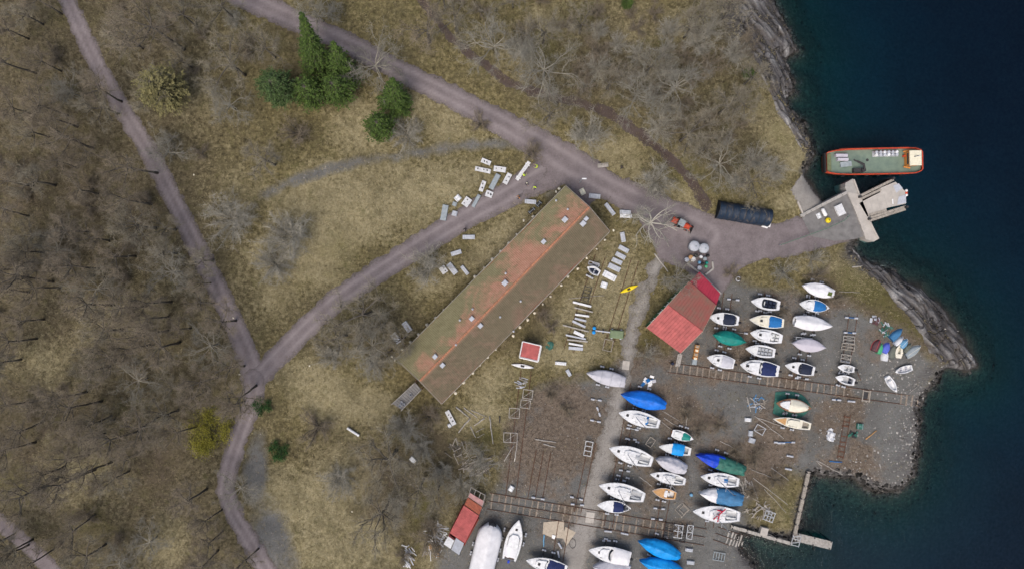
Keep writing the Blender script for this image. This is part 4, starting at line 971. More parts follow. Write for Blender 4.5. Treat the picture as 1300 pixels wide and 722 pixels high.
# ------------------------------------------------------------------ quay
sheet('concrete_slip', soft_poly([(1018, 222), (1031, 243), (1044, 258), (1021, 274), (1013, 257), (1004, 241)], 2.0), M['lane'], .12)
qd = struct(MB().prism([P(x, y, .15) for x, y in ((1018, 276), (1076, 246), (1098, 300), (1083, 304), (1060, 306), (1030, 300))], -6, .15).build('quay_deck', M['conc3']))
qp = MB(); A, B = W(1017, 274, .5), W(1076, 244, .5); d = Vector(B) - Vector(A)
for i in range(9):
    p = Vector(A) + d * ((i + .5) / 9); MB().bevbox(p.x, p.y, -2.5, d.length / 9 - .03, .55, 2.95, .05, math.atan2(d.y, d.x)).build('parapet_block', M['conc'], qd)
A, B = W(1013, 256, .3), W(1021, 275, .3); d = Vector(B) - Vector(A); p = (Vector(A) + Vector(B)) / 2
MB().bevbox(p.x, p.y, -2, d.length, .3, 2.4, .04, math.atan2(d.y, d.x)).build('slip_wall', M['conc2'], qd)
pier = tag(link('concrete_pier', None, None, (*P(1095, 270, .3), SEA)), 'pale concrete cross pier at the end of the quay', 'pier'); po = pier.location
def pp(lst, z): return [(P(x, y, z)[0] - po.x, P(x, y, z)[1] - po.y) for x, y in lst]
MB().prism(pp([(1073, 238), (1073.5, 232.5), (1083, 227), (1092, 247), (1093, 262), (1083, 262), (1076, 246)], .35), -4, .35 - SEA).build('pier_section', M['conc'], pier)
MB().prism(pp([(1076, 244), (1091.5, 247), (1104, 278), (1116, 303), (1109, 307), (1099, 304), (1092, 284)], .36), -4, .42 - SEA).build('pier_section', M['conc2'], pier)
MB().tube([(*pp([(1084, 228)], .45)[0], .5 - SEA), (*pp([(1091, 247)], .45)[0], .5 - SEA)], .14, 4).build('kerb', M['conc2'], pier)
MB().tube([(*pp([(1104, 281)], .45)[0], .5 - SEA), (*pp([(1115.5, 303)], .45)[0], .5 - SEA)], .12, 4).build('kerb', M['conc2'], pier)
rp = tag(link('ferry_ramp', None, None, (*P(1125, 252, .3), SEA)), 'pale ferry landing ramp with timber sides reaching into the water', 'ramp'); po = rp.location
MB().prism(pp([(1091, 258), (1118, 244), (1117, 239), (1137, 231), (1149, 243), (1150, 259), (1126, 264), (1125, 266), (1101, 275)], .42), -1.5, .42 - SEA).build('ramp_deck', M['conc2'], rp)
MB().prism(pp([(1141, 250), (1150, 247), (1150.5, 258), (1139, 260)], .47), .44 - SEA, .465 - SEA).build('steel_plate', M['slab'], rp)
MB().prism(pp([(1134, 236), (1141, 233), (1146, 239), (1138, 245)], .47), .44 - SEA, .465 - SEA).build('steel_plate', M['slab'], rp)
MB().prism(pp([(1132.5, 253), (1134, 252.6), (1134.5, 259), (1133, 259.4)], .50), .445 - SEA, .5 - SEA).build('marking', M['white'], rp)
for (a, b, n_) in (((1092, 249), (1135, 228), 3), ((1093.5, 252.5), (1119, 240.5), 2), ((1103, 277), (1151, 262), 3), ((1102, 273.5), (1126, 266.5), 2), ((1105, 280), (1150, 265.5), 3)):
    for k in range(n_):
        pa = Vector((*pp([a], .5)[0], .32 - SEA)); pb = Vector((*pp([b], .5)[0], .32 - SEA)); q0, q1 = pa.lerp(pb, k / n_ + .004), pa.lerp(pb, (k + 1) / n_ - .004)
        dd = q1 - q0; c_ = (q0 + q1) / 2; MB().box(c_.x, c_.y, c_.z - .4, dd.length, .42, 1.1, math.atan2(dd.y, dd.x)).build('fender_beam', M['wood'], rp)
for px, py in ((1134, 226.5), (1151, 263), (1092, 250), (1104, 278)):
    x, y = pp([(px, py)], .8)[0]; MB().cyl(x, y, -2, 1.1 - SEA, .22, n=8).build('mooring_post', M['dark'], rp)
RP_O = rp.location.copy()
fd = thing('fender', 'red and white fender hanging on the ferry ramp head', 'fender', (*P(1150, 245, .3), .2)); 
for k, (dy_, m_) in enumerate(((-.4, 'white'), (0, 'red'), (.4, 'white'))): MB().lathe(.1, dy_, [(.05, -.3), (.22, -.2), (.25, 0), (.22, .2), (.05, .3)], 10).build('buoy', M[m_], fd)
# barrier rail on the quay
br = thing('barrier_rail', 'thin green barrier rail running along the quay road', 'barrier', (*P(1040, 293, .6), .15)); bo = br.location
pts = [Vector((P(x, y, .9)[0] - bo.x, P(x, y, .9)[1] - bo.y, .75)) for x, y in ((991, 311), (1020, 301), (1050, 290), (1072, 280), (1079, 273))]
MB().tube(pts, .07, 5).build('rail', mat('green_rail', (.10, .16, .12), .2, .6), br)
for p in pts: MB().cyl(p.x, p.y, -.2, .75, .05, n=6).build('post', M['galv'], br)

# ------------------------------------------------------------------ timber jetties
def plank_deck(name, label, a, b, wpx, z, n_, m_, cat='jetty', piles=3):
    A, B = Vector(W(*a, z)), Vector(W(*b, z)); c_ = (A + B) / 2; d = B - A; e = thing(name, label, cat, (c_.x, c_.y, SEA), math.atan2(d.y, d.x)); L_ = d.length; wd = wpx * S
    me = MB().box(0, 0, 0, L_ / n_ - .03, wd, .09).mesh('plank', m_)
    for i in range(n_): ob = link('plank', me, e, (-L_ / 2 + L_ * (i + .5) / n_, rng.uniform(-.03, .03), z - SEA + rng.uniform(-.008, .008)))
    for s_ in (-1, 1): MB().box(0, s_ * wd * .38, z - SEA - .19, L_, .16, .26).build('beam', M['wood'], e)
    for i in range(piles):
        for s_ in (-1, 1): MB().cyl(-L_ / 2 + .3 + (L_ - .6) * i / max(1, piles - 1), s_ * wd * .42, -4, z - SEA + .12, .13, n=7).build('pile', M['dark'], e)
    return e
plank_deck('jetty', 'short plank jetty jutting right from the lower bulkhead', (1010, 681), (1056, 692), 10.5, .1, 26, M['wood2'])
plank_deck('bulkhead_walk', 'narrow timber walkway along the lower bulkhead', (1027, 598), (1008, 684), 4.4, .15, 34, M['wood'], 'walkway', 6)
plank_deck('timber_quay', 'narrow pale timber quay beside the slipway basin', (928, 668), (1006, 690), 4.0, .2, 12, M['wood2'], 'quay', 5)
cb = tag(MB().bevbox(0, 0, -.6, 1.3, 1.4, 1.0, .05).build('concrete_block', M['conc2'], None, loc=(*P(970.5, 674.5, .4), 0), rz=R(-14)), 'square concrete block on the narrow timber quay', 'block')
lf = thing('ladder_frame', 'small pale green steel frame at the root of the plank jetty', 'frame', (*P(1011, 686, .6), .15), R(-15))
for k in range(4): MB().box(0, -.9 + .55 * k, .35, 1.5, .09, .09, R(20 * (k % 2))).build('bar', M['galv'], lf)
for k in (-1, 1): MB().box(k * .7, -.1, .35, .09, 1.9, .09).build('side_rail', M['galv'], lf)

# ------------------------------------------------------------------ the ferry
fx, fy = P(1112, 204.5, .2); ferry = thing('cargo_ferry', 'red hulled cargo ferry with green deck lying off the quay', 'ferry', (fx, fy, SEA), R(1.2)); FL, FB = 17.0, 4.75
def outline(k=1.0, bow_cut=0):
    pts = []
    for t_, h in ((0, .36), (.02, .40), (.10, .455), (.25, .49), (.5, .5), (.8, .5), (.93, .48), (.985, .40), (1, .33)): pts.append((-FL / 2 + FL * t_, h * FB * k))
    return pts
up = outline(); v = []; f = []
for zz, k in ((-.8, .82), (.2, .95), (1.35, 1.0), (1.35, .93), (.75, .93)): v += [(x, y * k, zz) for x, y in up] + [(x, -y * k, zz) for x, y in up[::-1]]
n_ = len(up) * 2
for r_ in range(4): f += [(r_ * n_ + i, r_ * n_ + (i + 1) % n_, (r_ + 1) * n_ + (i + 1) % n_, (r_ + 1) * n_ + i) for i in range(n_)]
MB().add(v, f).build('hull', M['red'], ferry)
MB().prism([(x, y * .935) for x, y in up] + [(x, -y * .935) for x, y in up[::-1]], .5, .78).build('deck', M['deckgreen'], ferry)
for s_ in (-1, 1): MB().tube([(x, s_ * (y * .985 - .04), 1.40) for x, y in up], .085, 5).build('bulwark_rail', M['red'], ferry)
MB().box(FL / 2 - .05, 0, 1.40, .16, FB * .66, .16).build('stern_rail', M['red'], ferry)
MB().box(-FL / 2 - .12, 0, .55, .35, FB * .72, .9).build('bow_fender', M['black'], ferry)
MB().box(-FL / 2 + .5, 0, .95, .75, FB * .64, .1, ry=R(-12)).build('bow_ramp', mat('worn_green_steel', (.13, .15, .08), .3, .8), ferry)
wh = link('wheelhouse', None, ferry, (FL * .385, .25, .78))
MB().box(0, 0, .8, 2.0, 2.4, 1.6).build('cabin_wall', M['orange'], wh); MB().bevbox(.05, 0, 1.6, 2.1, 2.65, .16, .04).build('roof', M['cream2'], wh)
for k in (-1, 1): MB().box(0, k * 1.21, 1.15, 1.5, .03, .5).build('window', M['darkglass'], wh)
MB().box(-1.01, 0, 1.15, .03, 2.0, .5).build('window', M['darkglass'], wh)
MB().cyl(-.2, .2, 1.7, 3.0, .05, n=6).build('mast', M['dark'], wh); MB().box(.3, .25, 1.95, 1.0, .08, .08, R(12)).build('radar', M['slab'], wh)
for k in (-1, 1): MB().box(FL * .335, .25 + k * 1.45, 1.3, 1.2, .25, .12, R(12 * k)).build('ladder', M['orange'], ferry)
MB().box(FL * .33, .9, 1.05, .9, .3, .5, R(10)).build('locker', M['red'], ferry)
pk = MB().tube([(0, 0, 0), (1.5, 0, 0)], .17, 7).mesh('steel_drum', M['galv'])
MB().bevbox(2.1, 1.35, .78, 4.6, 1.0, .22, .03).build('cargo_rack', M['galv'], ferry)
for i in range(6):
    for j in range(2): MB().lathe(.25 + .72 * i, 1.12 + .45 * j, [(.3, 1.0), (.31, 1.2), (.28, 1.62), (.2, 1.7)], 9).build('keg', M['slab' if (i + j) % 3 else 'slabw'], ferry)
for x, y, sx, sy in ((-5.9, 1.15, 2.1, .55), (-5.7, .45, 1.9, .5)): MB().bevbox(x, y, .78, sx, sy, .8, .05, R(-2)).build('deck_box', M['lilac'], ferry)
MB().box(-5.0, -.35, .95, 2.0, .9, .3, R(6)).build('pallet', M['slabd'], ferry)
cr = link('crane', None, ferry, (-2.2, -1.55, .78)); MB().cyl(0, 0, 0, 1.1, .38, n=10).build('pedestal', M['dark'], cr); MB().box(-.9, 0, .4, 1.5, .7, .7).build('stabiliser', M['dark'], cr)
MB().tube([(0, 0, 1.1), (-.35, .75, 1.7), (-2.0, 1.75, 1.5)], [.2, .17, .12], 5).build('boom', M['dark'], cr); MB().tube([(.2, .2, 1.1), (-.2, 1.0, 1.55), (-1.4, 1.6, 1.4)], .09, 5).build('hydraulic_arm', M['dark'], cr)
MB().cyl(-1.05, .35, .775, .80, .26, n=14).build('hatch', M['dark'], ferry)
for x in (1.4, 3.6): MB().box(x, FB * .478, 1.2, .8, .2, .3).build('life_raft', mat('red_canister', (.62, .05, .08), .1, .4) if x < 2 else bpy.data.materials['red_canister'], ferry)

for k in range(6):
    MB().tube([(-5.5 + 2.1 * k + .3 * math.cos(a), -FB * .5 * .985 - .1, .85 + .3 * math.sin(a)) for a in np.linspace(0, 6.283, 13)], .1, 6, cap=False).build('tyre_fender', M['black'], ferry, True)
for s_ in (-1, 1):
    mb = MB()
    for k in range(9): mb.cyl(-6.4 + 1.5 * k, s_ * FB * .475, 1.35, 1.95, .025, n=5)
    mb.tube([(-6.4, s_ * FB * .475, 1.93), (5.6, s_ * FB * .475, 1.93)], .025, 5); mb.build('guard_rail', M['red'], ferry)
for px, py in ((1100, 247), (1112, 241), (1124, 235), (1115, 279), (1128, 275), (1141, 270)):
    x, y = pp([(px, py)], .2)[0]; MB().tube([(x + .3 * math.cos(a), y, 1.2 + .3 * math.sin(a)) for a in np.linspace(0, 6.283, 13)], .1, 6, cap=False).build('tyre_fender', M['black'], rp, True)
for k in range(5):
    a = pp([(1104 + 9 * k, 254 - 3.6 * k)], .43)[0]; b = pp([(1109 + 9 * k, 270 - 3.0 * k)], .43)[0]; dx, dy = b[0] - a[0], b[1] - a[1]
    MB().box((a[0] + b[0]) / 2, (a[1] + b[1]) / 2, .424 - SEA, math.hypot(dx, dy), .05, .02, math.atan2(dy, dx)).build('deck_joint', M['conc'], rp)

# ------------------------------------------------------------------ boats
def hw_fn(L_, B, sf=.72, p=2.3, mx=.42, double=False):
    def f(t_):
        if double: return B / 2 * max(0.0, 1 - abs(2 * t_ - 1) ** 2.2)
        if t_ < mx: return B / 2 * (sf + (1 - sf) * math.sin(math.pi / 2 * t_ / mx))
        return B / 2 * max(0.0, 1 - ((t_ - mx) / (1 - mx)) ** p)
    return f

def hull_mb(L_, hw, kz, h, rake=.35, flip=False):
    mb = MB(); ts = [0, .06, .15, .28, .42, .55, .67, .78, .87, .94, .98, 1.0]; prof = [(0, 0), (.55, .10), (.86, .42), (.97, .78), (1.0, 1.0)]
    rows = []
    for t_ in ts:
        w_ = max(hw(t_), .012); zs = h * (1 + .16 * t_ * t_); row = []
        for u, q in prof[::-1]: row.append((w_ * u, q))
        row += [(-w_ * u, q) for u, q in prof[1:]]
        rows.append([(-L_ / 2 + L_ * t_ - rake * (1 - q) * t_ ** 3, y, kz + zs * q + (.25 * h * t_ ** 4 * (1 - q))) for y, q in row])
    n_ = len(rows[0]); v = [p for r_ in rows for p in r_]
    f = [(i * n_ + k, i * n_ + k + 1, (i + 1) * n_ + k + 1, (i + 1) * n_ + k) for i in range(len(ts) - 1) for k in range(n_ - 1)]
    f.append(tuple(range(n_)))
    return mb.add(v, f)

def deck_mb(L_, hw, kz, h, cock=None, camber=.05, cw=.7, depth=.55, gun=.0):
    ts = list(np.linspace(0, 1, 18)); e = 1e-3
    if cock: ts = sorted([t_ for t_ in ts if abs(t_ - cock[0]) > .02 and abs(t_ - cock[1]) > .02] + [cock[0] - e, cock[0] + e, cock[1] - e, cock[1] + e])
    us = [-1, -.93, -cw - .01, -cw + .01, -.3, 0, .3, cw - .01, cw + .01, .93, 1]; mb = MB(); v = []; sink = []
    for t_ in ts:
        w_ = max(hw(t_), .012); zs = kz + h * (1 + .16 * t_ * t_)
        for u in us:
            s_ = cock and cock[0] < t_ < cock[1] and abs(u) < cw
            v.append((-L_ / 2 + L_ * t_, w_ * u * .995, zs - depth if s_ else zs + .012 + camber * (1 - u * u) + (.03 if abs(u) == .93 else 0))); sink.append(bool(s_))
    n_ = len(us)
    for i in range(len(ts) - 1):
        for k in range(n_ - 1):
            q = (i * n_ + k, (i + 1) * n_ + k, (i + 1) * n_ + k + 1, i * n_ + k + 1)
            mb.f.append(q); mb.m.append(1 if all(sink[j] for j in q) else 0)
    mb.v = v; return mb

def loft(L_, hw, z, a, b, wu, hgt, inset=.14, n_=9, nose=.25):
    """a raised trunk that follows the boat's outline"""
    pts = []
    for i in range(n_):
        t_ = a + (b - a) * i / (n_ - 1); k = 1.0 if nose == 0 else min(1, .62 + (1 - i / (n_ - 1)) / max(nose, .01) * .38); pts.append((-L_ / 2 + L_ * t_, hw(t_) * wu * k))
    lo = pts + [(x, -y) for x, y in pts[::-1]]; cx = sum(p[0] for p in lo) / len(lo)
    hi = [(cx + (x - cx) * (1 - inset * .8), y * (1 - inset)) for x, y in lo]; m = len(lo)
    v = [(x, y, z - .05) for x, y in lo] + [(x, y, z + hgt) for x, y in hi]
    half = len(pts); f = [(i, (i + 1) % m, m + (i + 1) % m, m + i) for i in range(m)]
    f += [(m + i, m + i + 1, m + m - 2 - i, m + m - 1 - i) for i in range(half - 1)]
    return MB().add(v, f)

def sheet_cover(L_, hw, kz, h, a, b, ridge, skirt, seed, over=1.06, wrinkle=.07, sag=2, nt_=34, nu=17):
    """tarpaulin lying over the boat from station a to b: ridge line, sagging panels, skirt over the gunwale"""
    T, U = np.meshgrid(np.linspace(a, b, nt_), np.linspace(-1.25, 1.25, nu))
    Wd = np.array([max(hw(t_), .05) for t_ in np.linspace(a, b, nt_)])[None, :]
    zs = kz + h * (1 + .16 * T * T); tt = (T - a) / (b - a); end = np.clip(np.minimum(tt, 1 - tt) / .14, 0, 1) ** .6
    uu = np.clip(np.abs(U), 0, 1); crown = ridge * (1 - uu ** 1.4) * (.35 + .65 * end) * (1 - .12 * np.abs(np.sin(tt * math.pi * (sag + 1))) * uu * 1.2)
    Z = zs + .05 + crown; out = np.clip(np.abs(U) - 1, 0, .25) / .25
    Z = Z - out * skirt * (1 + .25 * np.sin(tt * 31 + seed)) + (fbm(T * 14 + seed, U * 3.1, seed, 3) - .5) * wrinkle * 2 + (fbm(T * 3 + U * 4, U * 1.5 + seed, seed + 4, 2) - .5) * wrinkle * 1.6
    Y = Wd * (np.clip(U, -1, 1) * over + np.sign(U) * out * .03); X = -L_ / 2 + L_ * T + (fbm(T * 9, U * 4, seed + 2, 2) - .5) * .05 * L_ * (1 - end)
    return np_mesh('cover', st(X, Y, Z), grid_faces(nt_, nu), None, True)

WHEEL = None
def wheel_mesh():
    global WHEEL
    if WHEEL is None:
        mb = MB(); mb.tube([(0, -.17, 0), (0, -.11, 0), (0, .11, 0), (0, .17, 0)], [.15, .18, .18, .15], 12); hb = MB(); hb.tube([(0, -.2, 0), (0, .2, 0)], .09, 8)
        WHEEL = (mb.mesh('wheel', M['slab']), hb.mesh('hub', M['dark']))
    return WHEEL
def cradle(label, x, y, z, rz, L_, B, kz, xs=None, extra=.75):
    """rail cradle: two cross beams on flanged wheels, keel timber and four props"""
    c = thing('boat_cradle', label, 'cradle', (x, y, z), rz, 'wheeled boat cradles'); xs = xs or (-min(.85, L_ * .14), min(.85, L_ * .14)); wl = B / 2 + extra * rng.uniform(.55, 1.0)
    wm, hm = wheel_mesh()
    for xx in xs:
        MB().box(xx, 0, .36, .16, 2 * wl - .2, .16).build('cross_beam', M['dark'], c)
        for s_ in (-1, 1):
            for k in (-1, 1):
                w_ = link('wheel', wm, c, (xx + k * .2, s_ * wl, .22), R(90)); link('hub', hm, w_)
        for s_ in (-1, 1): MB().tube([(xx, s_ * B * .36, .4), (xx, s_ * B * .40, kz + .62)], .045, 5).build('prop', M['galv'], c)
    MB().box(0, 0, kz - .06, L_ * .55, .16, .16).build('keel_timber', M['wood'], c)
    return c

def boat(label, short, bow, stern, wpx, kind, kz=.55, h=1.0, crad=True, name=None, cat='boat', up=None, **k):
    zt = kz + h if up is None else up
    def ww(p):
        z = 0.0
        for _ in range(3): x, y = P(p[0], p[1], z + zt); z = gz(x, y)
        return Vector((x, y)), z
    (b_, z1), (s_, z2) = ww(bow), ww(stern); c = (b_ + s_) / 2; d = b_ - s_; L_ = d.length; B = wpx * S; rz = math.atan2(d.y, d.x); z = gz(c.x, c.y) + .02
    e = thing(name or {'sail': 'sailing_boat', 'cover': 'covered_boat', 'motor': 'motor_boat', 'dinghy': 'dinghy'}[kind], label, cat, (c.x, c.y, z), rz)
    if 'lean' in k: e.rotation_euler = (R(k['lean']), 0, rz)
    dbl = k.get('double', False); hw = hw_fn(L_, B, k.get('sf', .55 if kind == 'sail' else .68), k.get('p', 2.2), k.get('mx', .4), dbl); g = M[k.get('hull', 'gel')]; dk = M[k.get('deck', k.get('hull', 'gel'))]
    hm = hull_mb(L_, hw, kz, h); hm.build('hull', g, e, True)
    cock = k.get('cock', (.08, .42) if kind == 'motor' else (.06, .3) if kind == 'sail' else None); zs = lambda t_: kz + h * (1 + .16 * t_ * t_)
    if kind in ('motor', 'sail'):
        dm = deck_mb(L_, hw, kz, h, cock, cw=k.get('cw', .72)); dm.build('deck', [dk, M[k.get('floor', 'floorgrey')]], e)
        mb = MB(); ts = np.linspace(0, .995, 18); mb.tube([(-L_ / 2 + L_ * t_, hw(t_), zs(t_) + .03) for t_ in ts] + [(-L_ / 2 + L_ * t_, -hw(t_), zs(t_) + .03) for t_ in ts[::-1]], .035, 4, cap=False); mb.build('gunwale', M[k.get('rail', 'gel')], e, True)
    if kind == 'motor':
        if k.get('cabin'):
            a, b_2, hh = k['cabin']; cb_ = loft(L_, hw, zs((a + b_2) / 2), a, b_2, .74, hh).build('cabin', M[k.get('cabinmat', 'gel')], e)
            for s_ in (-1, 1): MB().box(-L_ / 2 + L_ * (a + b_2) / 2, s_ * hw((a + b_2) / 2) * .69, zs(.5) + hh * .5, L_ * (b_2 - a) * .6, .05, hh * .35, 0).build('window', M['darkglass'], cb_)
        if k.get('hatch'): t_ = k['hatch']; MB().bevbox(-L_ / 2 + L_ * t_, 0, zs(t_), .42, .42, .12 + (k['cabin'][2] if k.get('cabin') and k['cabin'][0] < t_ < k['cabin'][1] else 0), .03).build('hatch', M['dark'], e)
        if k.get('screen'):
            t_ = k['screen']; x = -L_ / 2 + L_ * t_; w_ = hw(t_) * .78; mb = MB()
            arc = [(x + .35 * L_ / 5 * math.cos(a) - .2, w_ * math.sin(a)) for a in np.linspace(-1.35, 1.35, 9)]
            v = [(X, Y, zs(t_)) for X, Y in arc] + [(X - .28, Y * .9, zs(t_) + .42) for X, Y in arc]; mb.add(v, [(i, i + 1, 10 + i, 9 + i) for i in range(8)] + [(9 + i, 10 + i, i + 1, i) for i in range(8)]); mb.build('windscreen', M['darkglass'], e)
        if k.get('canvas'):
            m_, a, b_2, r_ = k['canvas']; me = sheet_cover(L_, hw, kz, h, a, b_2, r_, .12, int(bow[0]), over=k.get('over', .9), wrinkle=.035, nt_=18, nu=11); me.materials.append(M[m_]); link('cockpit_cover', me, e)
        elif cock:
            for tt_ in k.get('seats', (.14, .28)):
                for s_ in (-1, 1): MB().bevbox(-L_ / 2 + L_ * tt_, s_ * hw(tt_) * .34, zs(0) - .55, L_ * .10, hw(tt_) * .45, .42, .06).build('seat', M[k.get('seatmat', 'navy2')], e)
            if k.get('console', True): MB().bevbox(-L_ / 2 + L_ * (cock[1] - .03), 0, zs(0) - .5, .4, hw(.4) * .7, .62, .08).build('console', M['gel2'], e)
        if k.get('motor', True):
            m_ = link('outboard', None, e, (-L_ / 2 - .12, k.get('moff', 0), kz + h * .7)); MB().bevbox(-.08, 0, .12, .5, .36, .42, .1).build('cowling', M[k.get('motormat', 'black')], m_); MB().box(-.1, 0, -.35, .16, .12, .95).build('leg', M['dark'], m_)
        if k.get('pulpit', True):
            ts = [.72, .82, .91, .97]; MB().tube([(-L_ / 2 + L_ * t_, hw(t_) * .9, zs(t_) + .38) for t_ in ts] + [(-L_ / 2 + L_ * t_, -hw(t_) * .9, zs(t_) + .38) for t_ in ts[::-1]], .02, 4).build('pulpit', M['alu'], e)
    if kind == 'sail':
        a, b_2 = k.get('trunk', (.32, .66)); hh = .3; cb_ = loft(L_, hw, zs(.5), a, b_2, .6, hh, .12).build('cabin', M[k.get('cabinmat', 'gel')], e)
        for s_ in (-1, 1):
            for t_ in (.42, .54): MB().box(-L_ / 2 + L_ * t_, s_ * hw(t_) * .575, zs(.5) + .13, .5, .04, .13).build('window', M['darkglass'], cb_)
        MB().bevbox(-L_ / 2 + L_ * .35, 0, zs(.5) + hh - .02, .7, .65, .09, .03).build('companion_hatch', M[k.get('compmat', 'gel2')], e)
        MB().bevbox(-L_ / 2 + L_ * k.get('fore', .78), 0, zs(.78), .46, .46, .12, .04).build('fore_hatch', M['dark'], e)
        x = -L_ / 2 + L_ * .57; mh = k.get('mast', 9.0)
        if mh:
            ms = link('mast', MB().tube([(0, 0, 0), (0, 0, mh)], [.075, .05], 7).mesh('mast', M['alu']), e, (x, 0, zs(.57) + .25))
            MB().box(0, 0, mh * .55, .05, 1.3, .05).build('spreader', M['alu'], ms); MB().box(-.1, 0, mh, .5, .1, .06).build('masthead', M['dark'], ms)
            MB().tube([(x - .05, 0, zs(.57) + .9), (x - L_ * .33, 0, zs(.57) + .85)], .05, 6).build('boom', M['alu'], e)
        for s_ in (-1, 1): MB().box(-L_ / 2 + L_ * .17, s_ * hw(.17) * .5, zs(0) - .33, L_ * .2, hw(.17) * .28, .3).build('bench', M[k.get('benchmat', 'gel2')], e)
        if k.get('sprayhood'): me = sheet_cover(L_, hw, kz, h, .27, .37, .35, .05, 7, over=.6, wrinkle=.03, nt_=10, nu=9); me.materials.append(M[k['sprayhood']]); link('sprayhood', me, e)
        MB().box(-L_ / 2 - .06, 0, kz + .45, .28, .07, 1.2).build('rudder', g, e); MB().box(-.1, 0, kz - .18, L_ * .3, .16, .42).build('keel', M['dark'], e)
        ts = [.80, .88, .95, .985]; MB().tube([(-L_ / 2 + L_ * t_, hw(t_) * .9, zs(t_) + .45) for t_ in ts] + [(-L_ / 2 + L_ * t_, -hw(t_) * .9, zs(t_) + .45) for t_ in ts[::-1]], .02, 4).build('pulpit', M['alu'], e)
        w_ = hw(.02) * .9; MB().tube([(-L_ / 2 + .9, w_, zs(0) + .45), (-L_ / 2 + .05, w_, zs(0) + .45), (-L_ / 2 + .05, -w_, zs(0) + .45), (-L_ / 2 + .9, -w_, zs(0) + .45)], .02, 4).build('pushpit', M['alu'], e)
    if kind == 'cover':
        for i, (m_, a, b_2, r_, sk) in enumerate(k['covers']):
            me = sheet_cover(L_, hw, kz, h, a, b_2, r_, sk, int(bow[0] + bow[1]) + i, over=k.get('over', 1.07), wrinkle=k.get('wrinkle', .10), sag=k.get('sag', 3), nt_=44); me.materials.append(M[m_]); link('cover', me, e)
            if k.get('ropes', True):
                for t_ in np.linspace(a + .12, b_2 - .12, 4):
                    MB().tube([(-L_ / 2 + L_ * t_, u * hw(t_) * 1.09, zs(t_) + .13 + r_ * (1 - min(1, abs(u)) ** 1.4) - (.35 if abs(u) >= 1 else 0)) for u in (-1, -.9, -.6, -.3, 0, .3, .6, .9, 1)], .018, 4).build('rope', M[k.get('ropemat', 'gel2')], e)
    if crad: cradle('wheeled steel cradle carrying the ' + short, c.x, c.y, z, rz, L_, B, kz)
    return e

# east yard, right column
boat('white hull with a round mossy stain, top of the right column', 'topmost boat of the right column', (1018, 362), (1059, 373), 16, 'cover', covers=[('wtarp', .0, 1.0, .28, .3)], sf=.55, ropes=False)
MB().bevbox(-2.1, .2, 1.75, .75, .7, .16, .08).build('moss_patch', M['moss'], bpy.data.objects['covered_boat'])
boat('white double-ended boat with a square blue cover, second in the right column', 'second boat of the right column', (1014, 385), (1053, 391), 15, 'motor', double=True, cabin=(.5, .8, .25), canvas=('blue', .12, .52, .2), motor=False, over=.92)
boat('boat shrink-wrapped in white sheet with bow to the right', 'white wrapped boat', (1057, 414), (1009, 407), 17, 'cover', covers=[('wtarp', .0, .99, .5, .4)], ropes=False)
boat('boat under a smooth lilac grey cover', 'lilac covered boat', (1048, 441), (1006, 435), 15.5, 'cover', covers=[('lilac', .0, 1.0, .35, .35)], double=True, wrinkle=.03, ropes=False)
boat('white motor boat with dark navy cockpit cover, lowest of the right column', 'lowest boat of the right column', (996, 463), (1034, 471), 15, 'motor', canvas=('navy2', .1, .48, .2), hatch=.72, screen=.52, motormat='black')
# middle column
boat('open white motor boat with windscreen and navy seats, top of the middle column', 'topmost boat of the middle column', (953, 382), (990, 388), 15.5, 'motor', cock=(.1, .58), screen=.6, seatmat='navy2', seats=(.18, .32, .46), floor='navy2')
boat('cream decked boat with bright blue rear cover', 'cream decked boat', (951, 405), (995, 410), 16, 'motor', hull='gel', deck='cream', cabin=(.5, .72, .2), cabinmat='cream', canvas=('blue', .06, .42, .22), hatch=.66, motor=False, sf=.6)
boat('all white rounded boat with small dark portlights, third in the middle column', 'third boat of the middle column', (952, 422), (993, 430), 16, 'motor', cock=(.1, .36), cabin=(.42, .8, .3), hatch=.7, seatmat='gel2', motor=False, sf=.6, p=2.8)
boat('white boat with two grey benches along the cockpit', 'boat with grey benches', (946, 442), (984, 448), 15, 'motor', cock=(.08, .58), seatmat='deckgrey', seats=(.16, .28, .40, .52), console=False, cabin=(.6, .82, .12), cabinmat='gel2')
boat('large white cruiser with navy rear cover, lowest of the middle column', 'large cruiser of the middle column', (939, 462), (989, 471), 19, 'motor', cabin=(.5, .86, .4), canvas=('navy', .08, .44, .3), screen=.5, hatch=.82, h=1.2, p=2.8)
# left column
boat('white motor boat with rounded dark cockpit cover beside the red shed', 'boat beside the red shed', (900, 402), (938, 407), 15.5, 'motor', canvas=('navy2', .12, .52, .22), hatch=.7, moff=.3, p=2.6)
boat('boat under a teal tarpaulin, pointed at both ends', 'teal covered boat', (905, 424), (947, 434), 16.5, 'cover', covers=[('teal', .0, 1.0, .6, .5)], double=True, ropemat='teal')
boat('white cabin boat with pale grey cockpit cover, lowest of the left column', 'lowest boat of the left column', (897, 453), (932, 462), 16, 'motor', cabin=(.5, .78, .25), canvas=('gtarp', .06, .46, .18), hatch=.6, hull='gel')
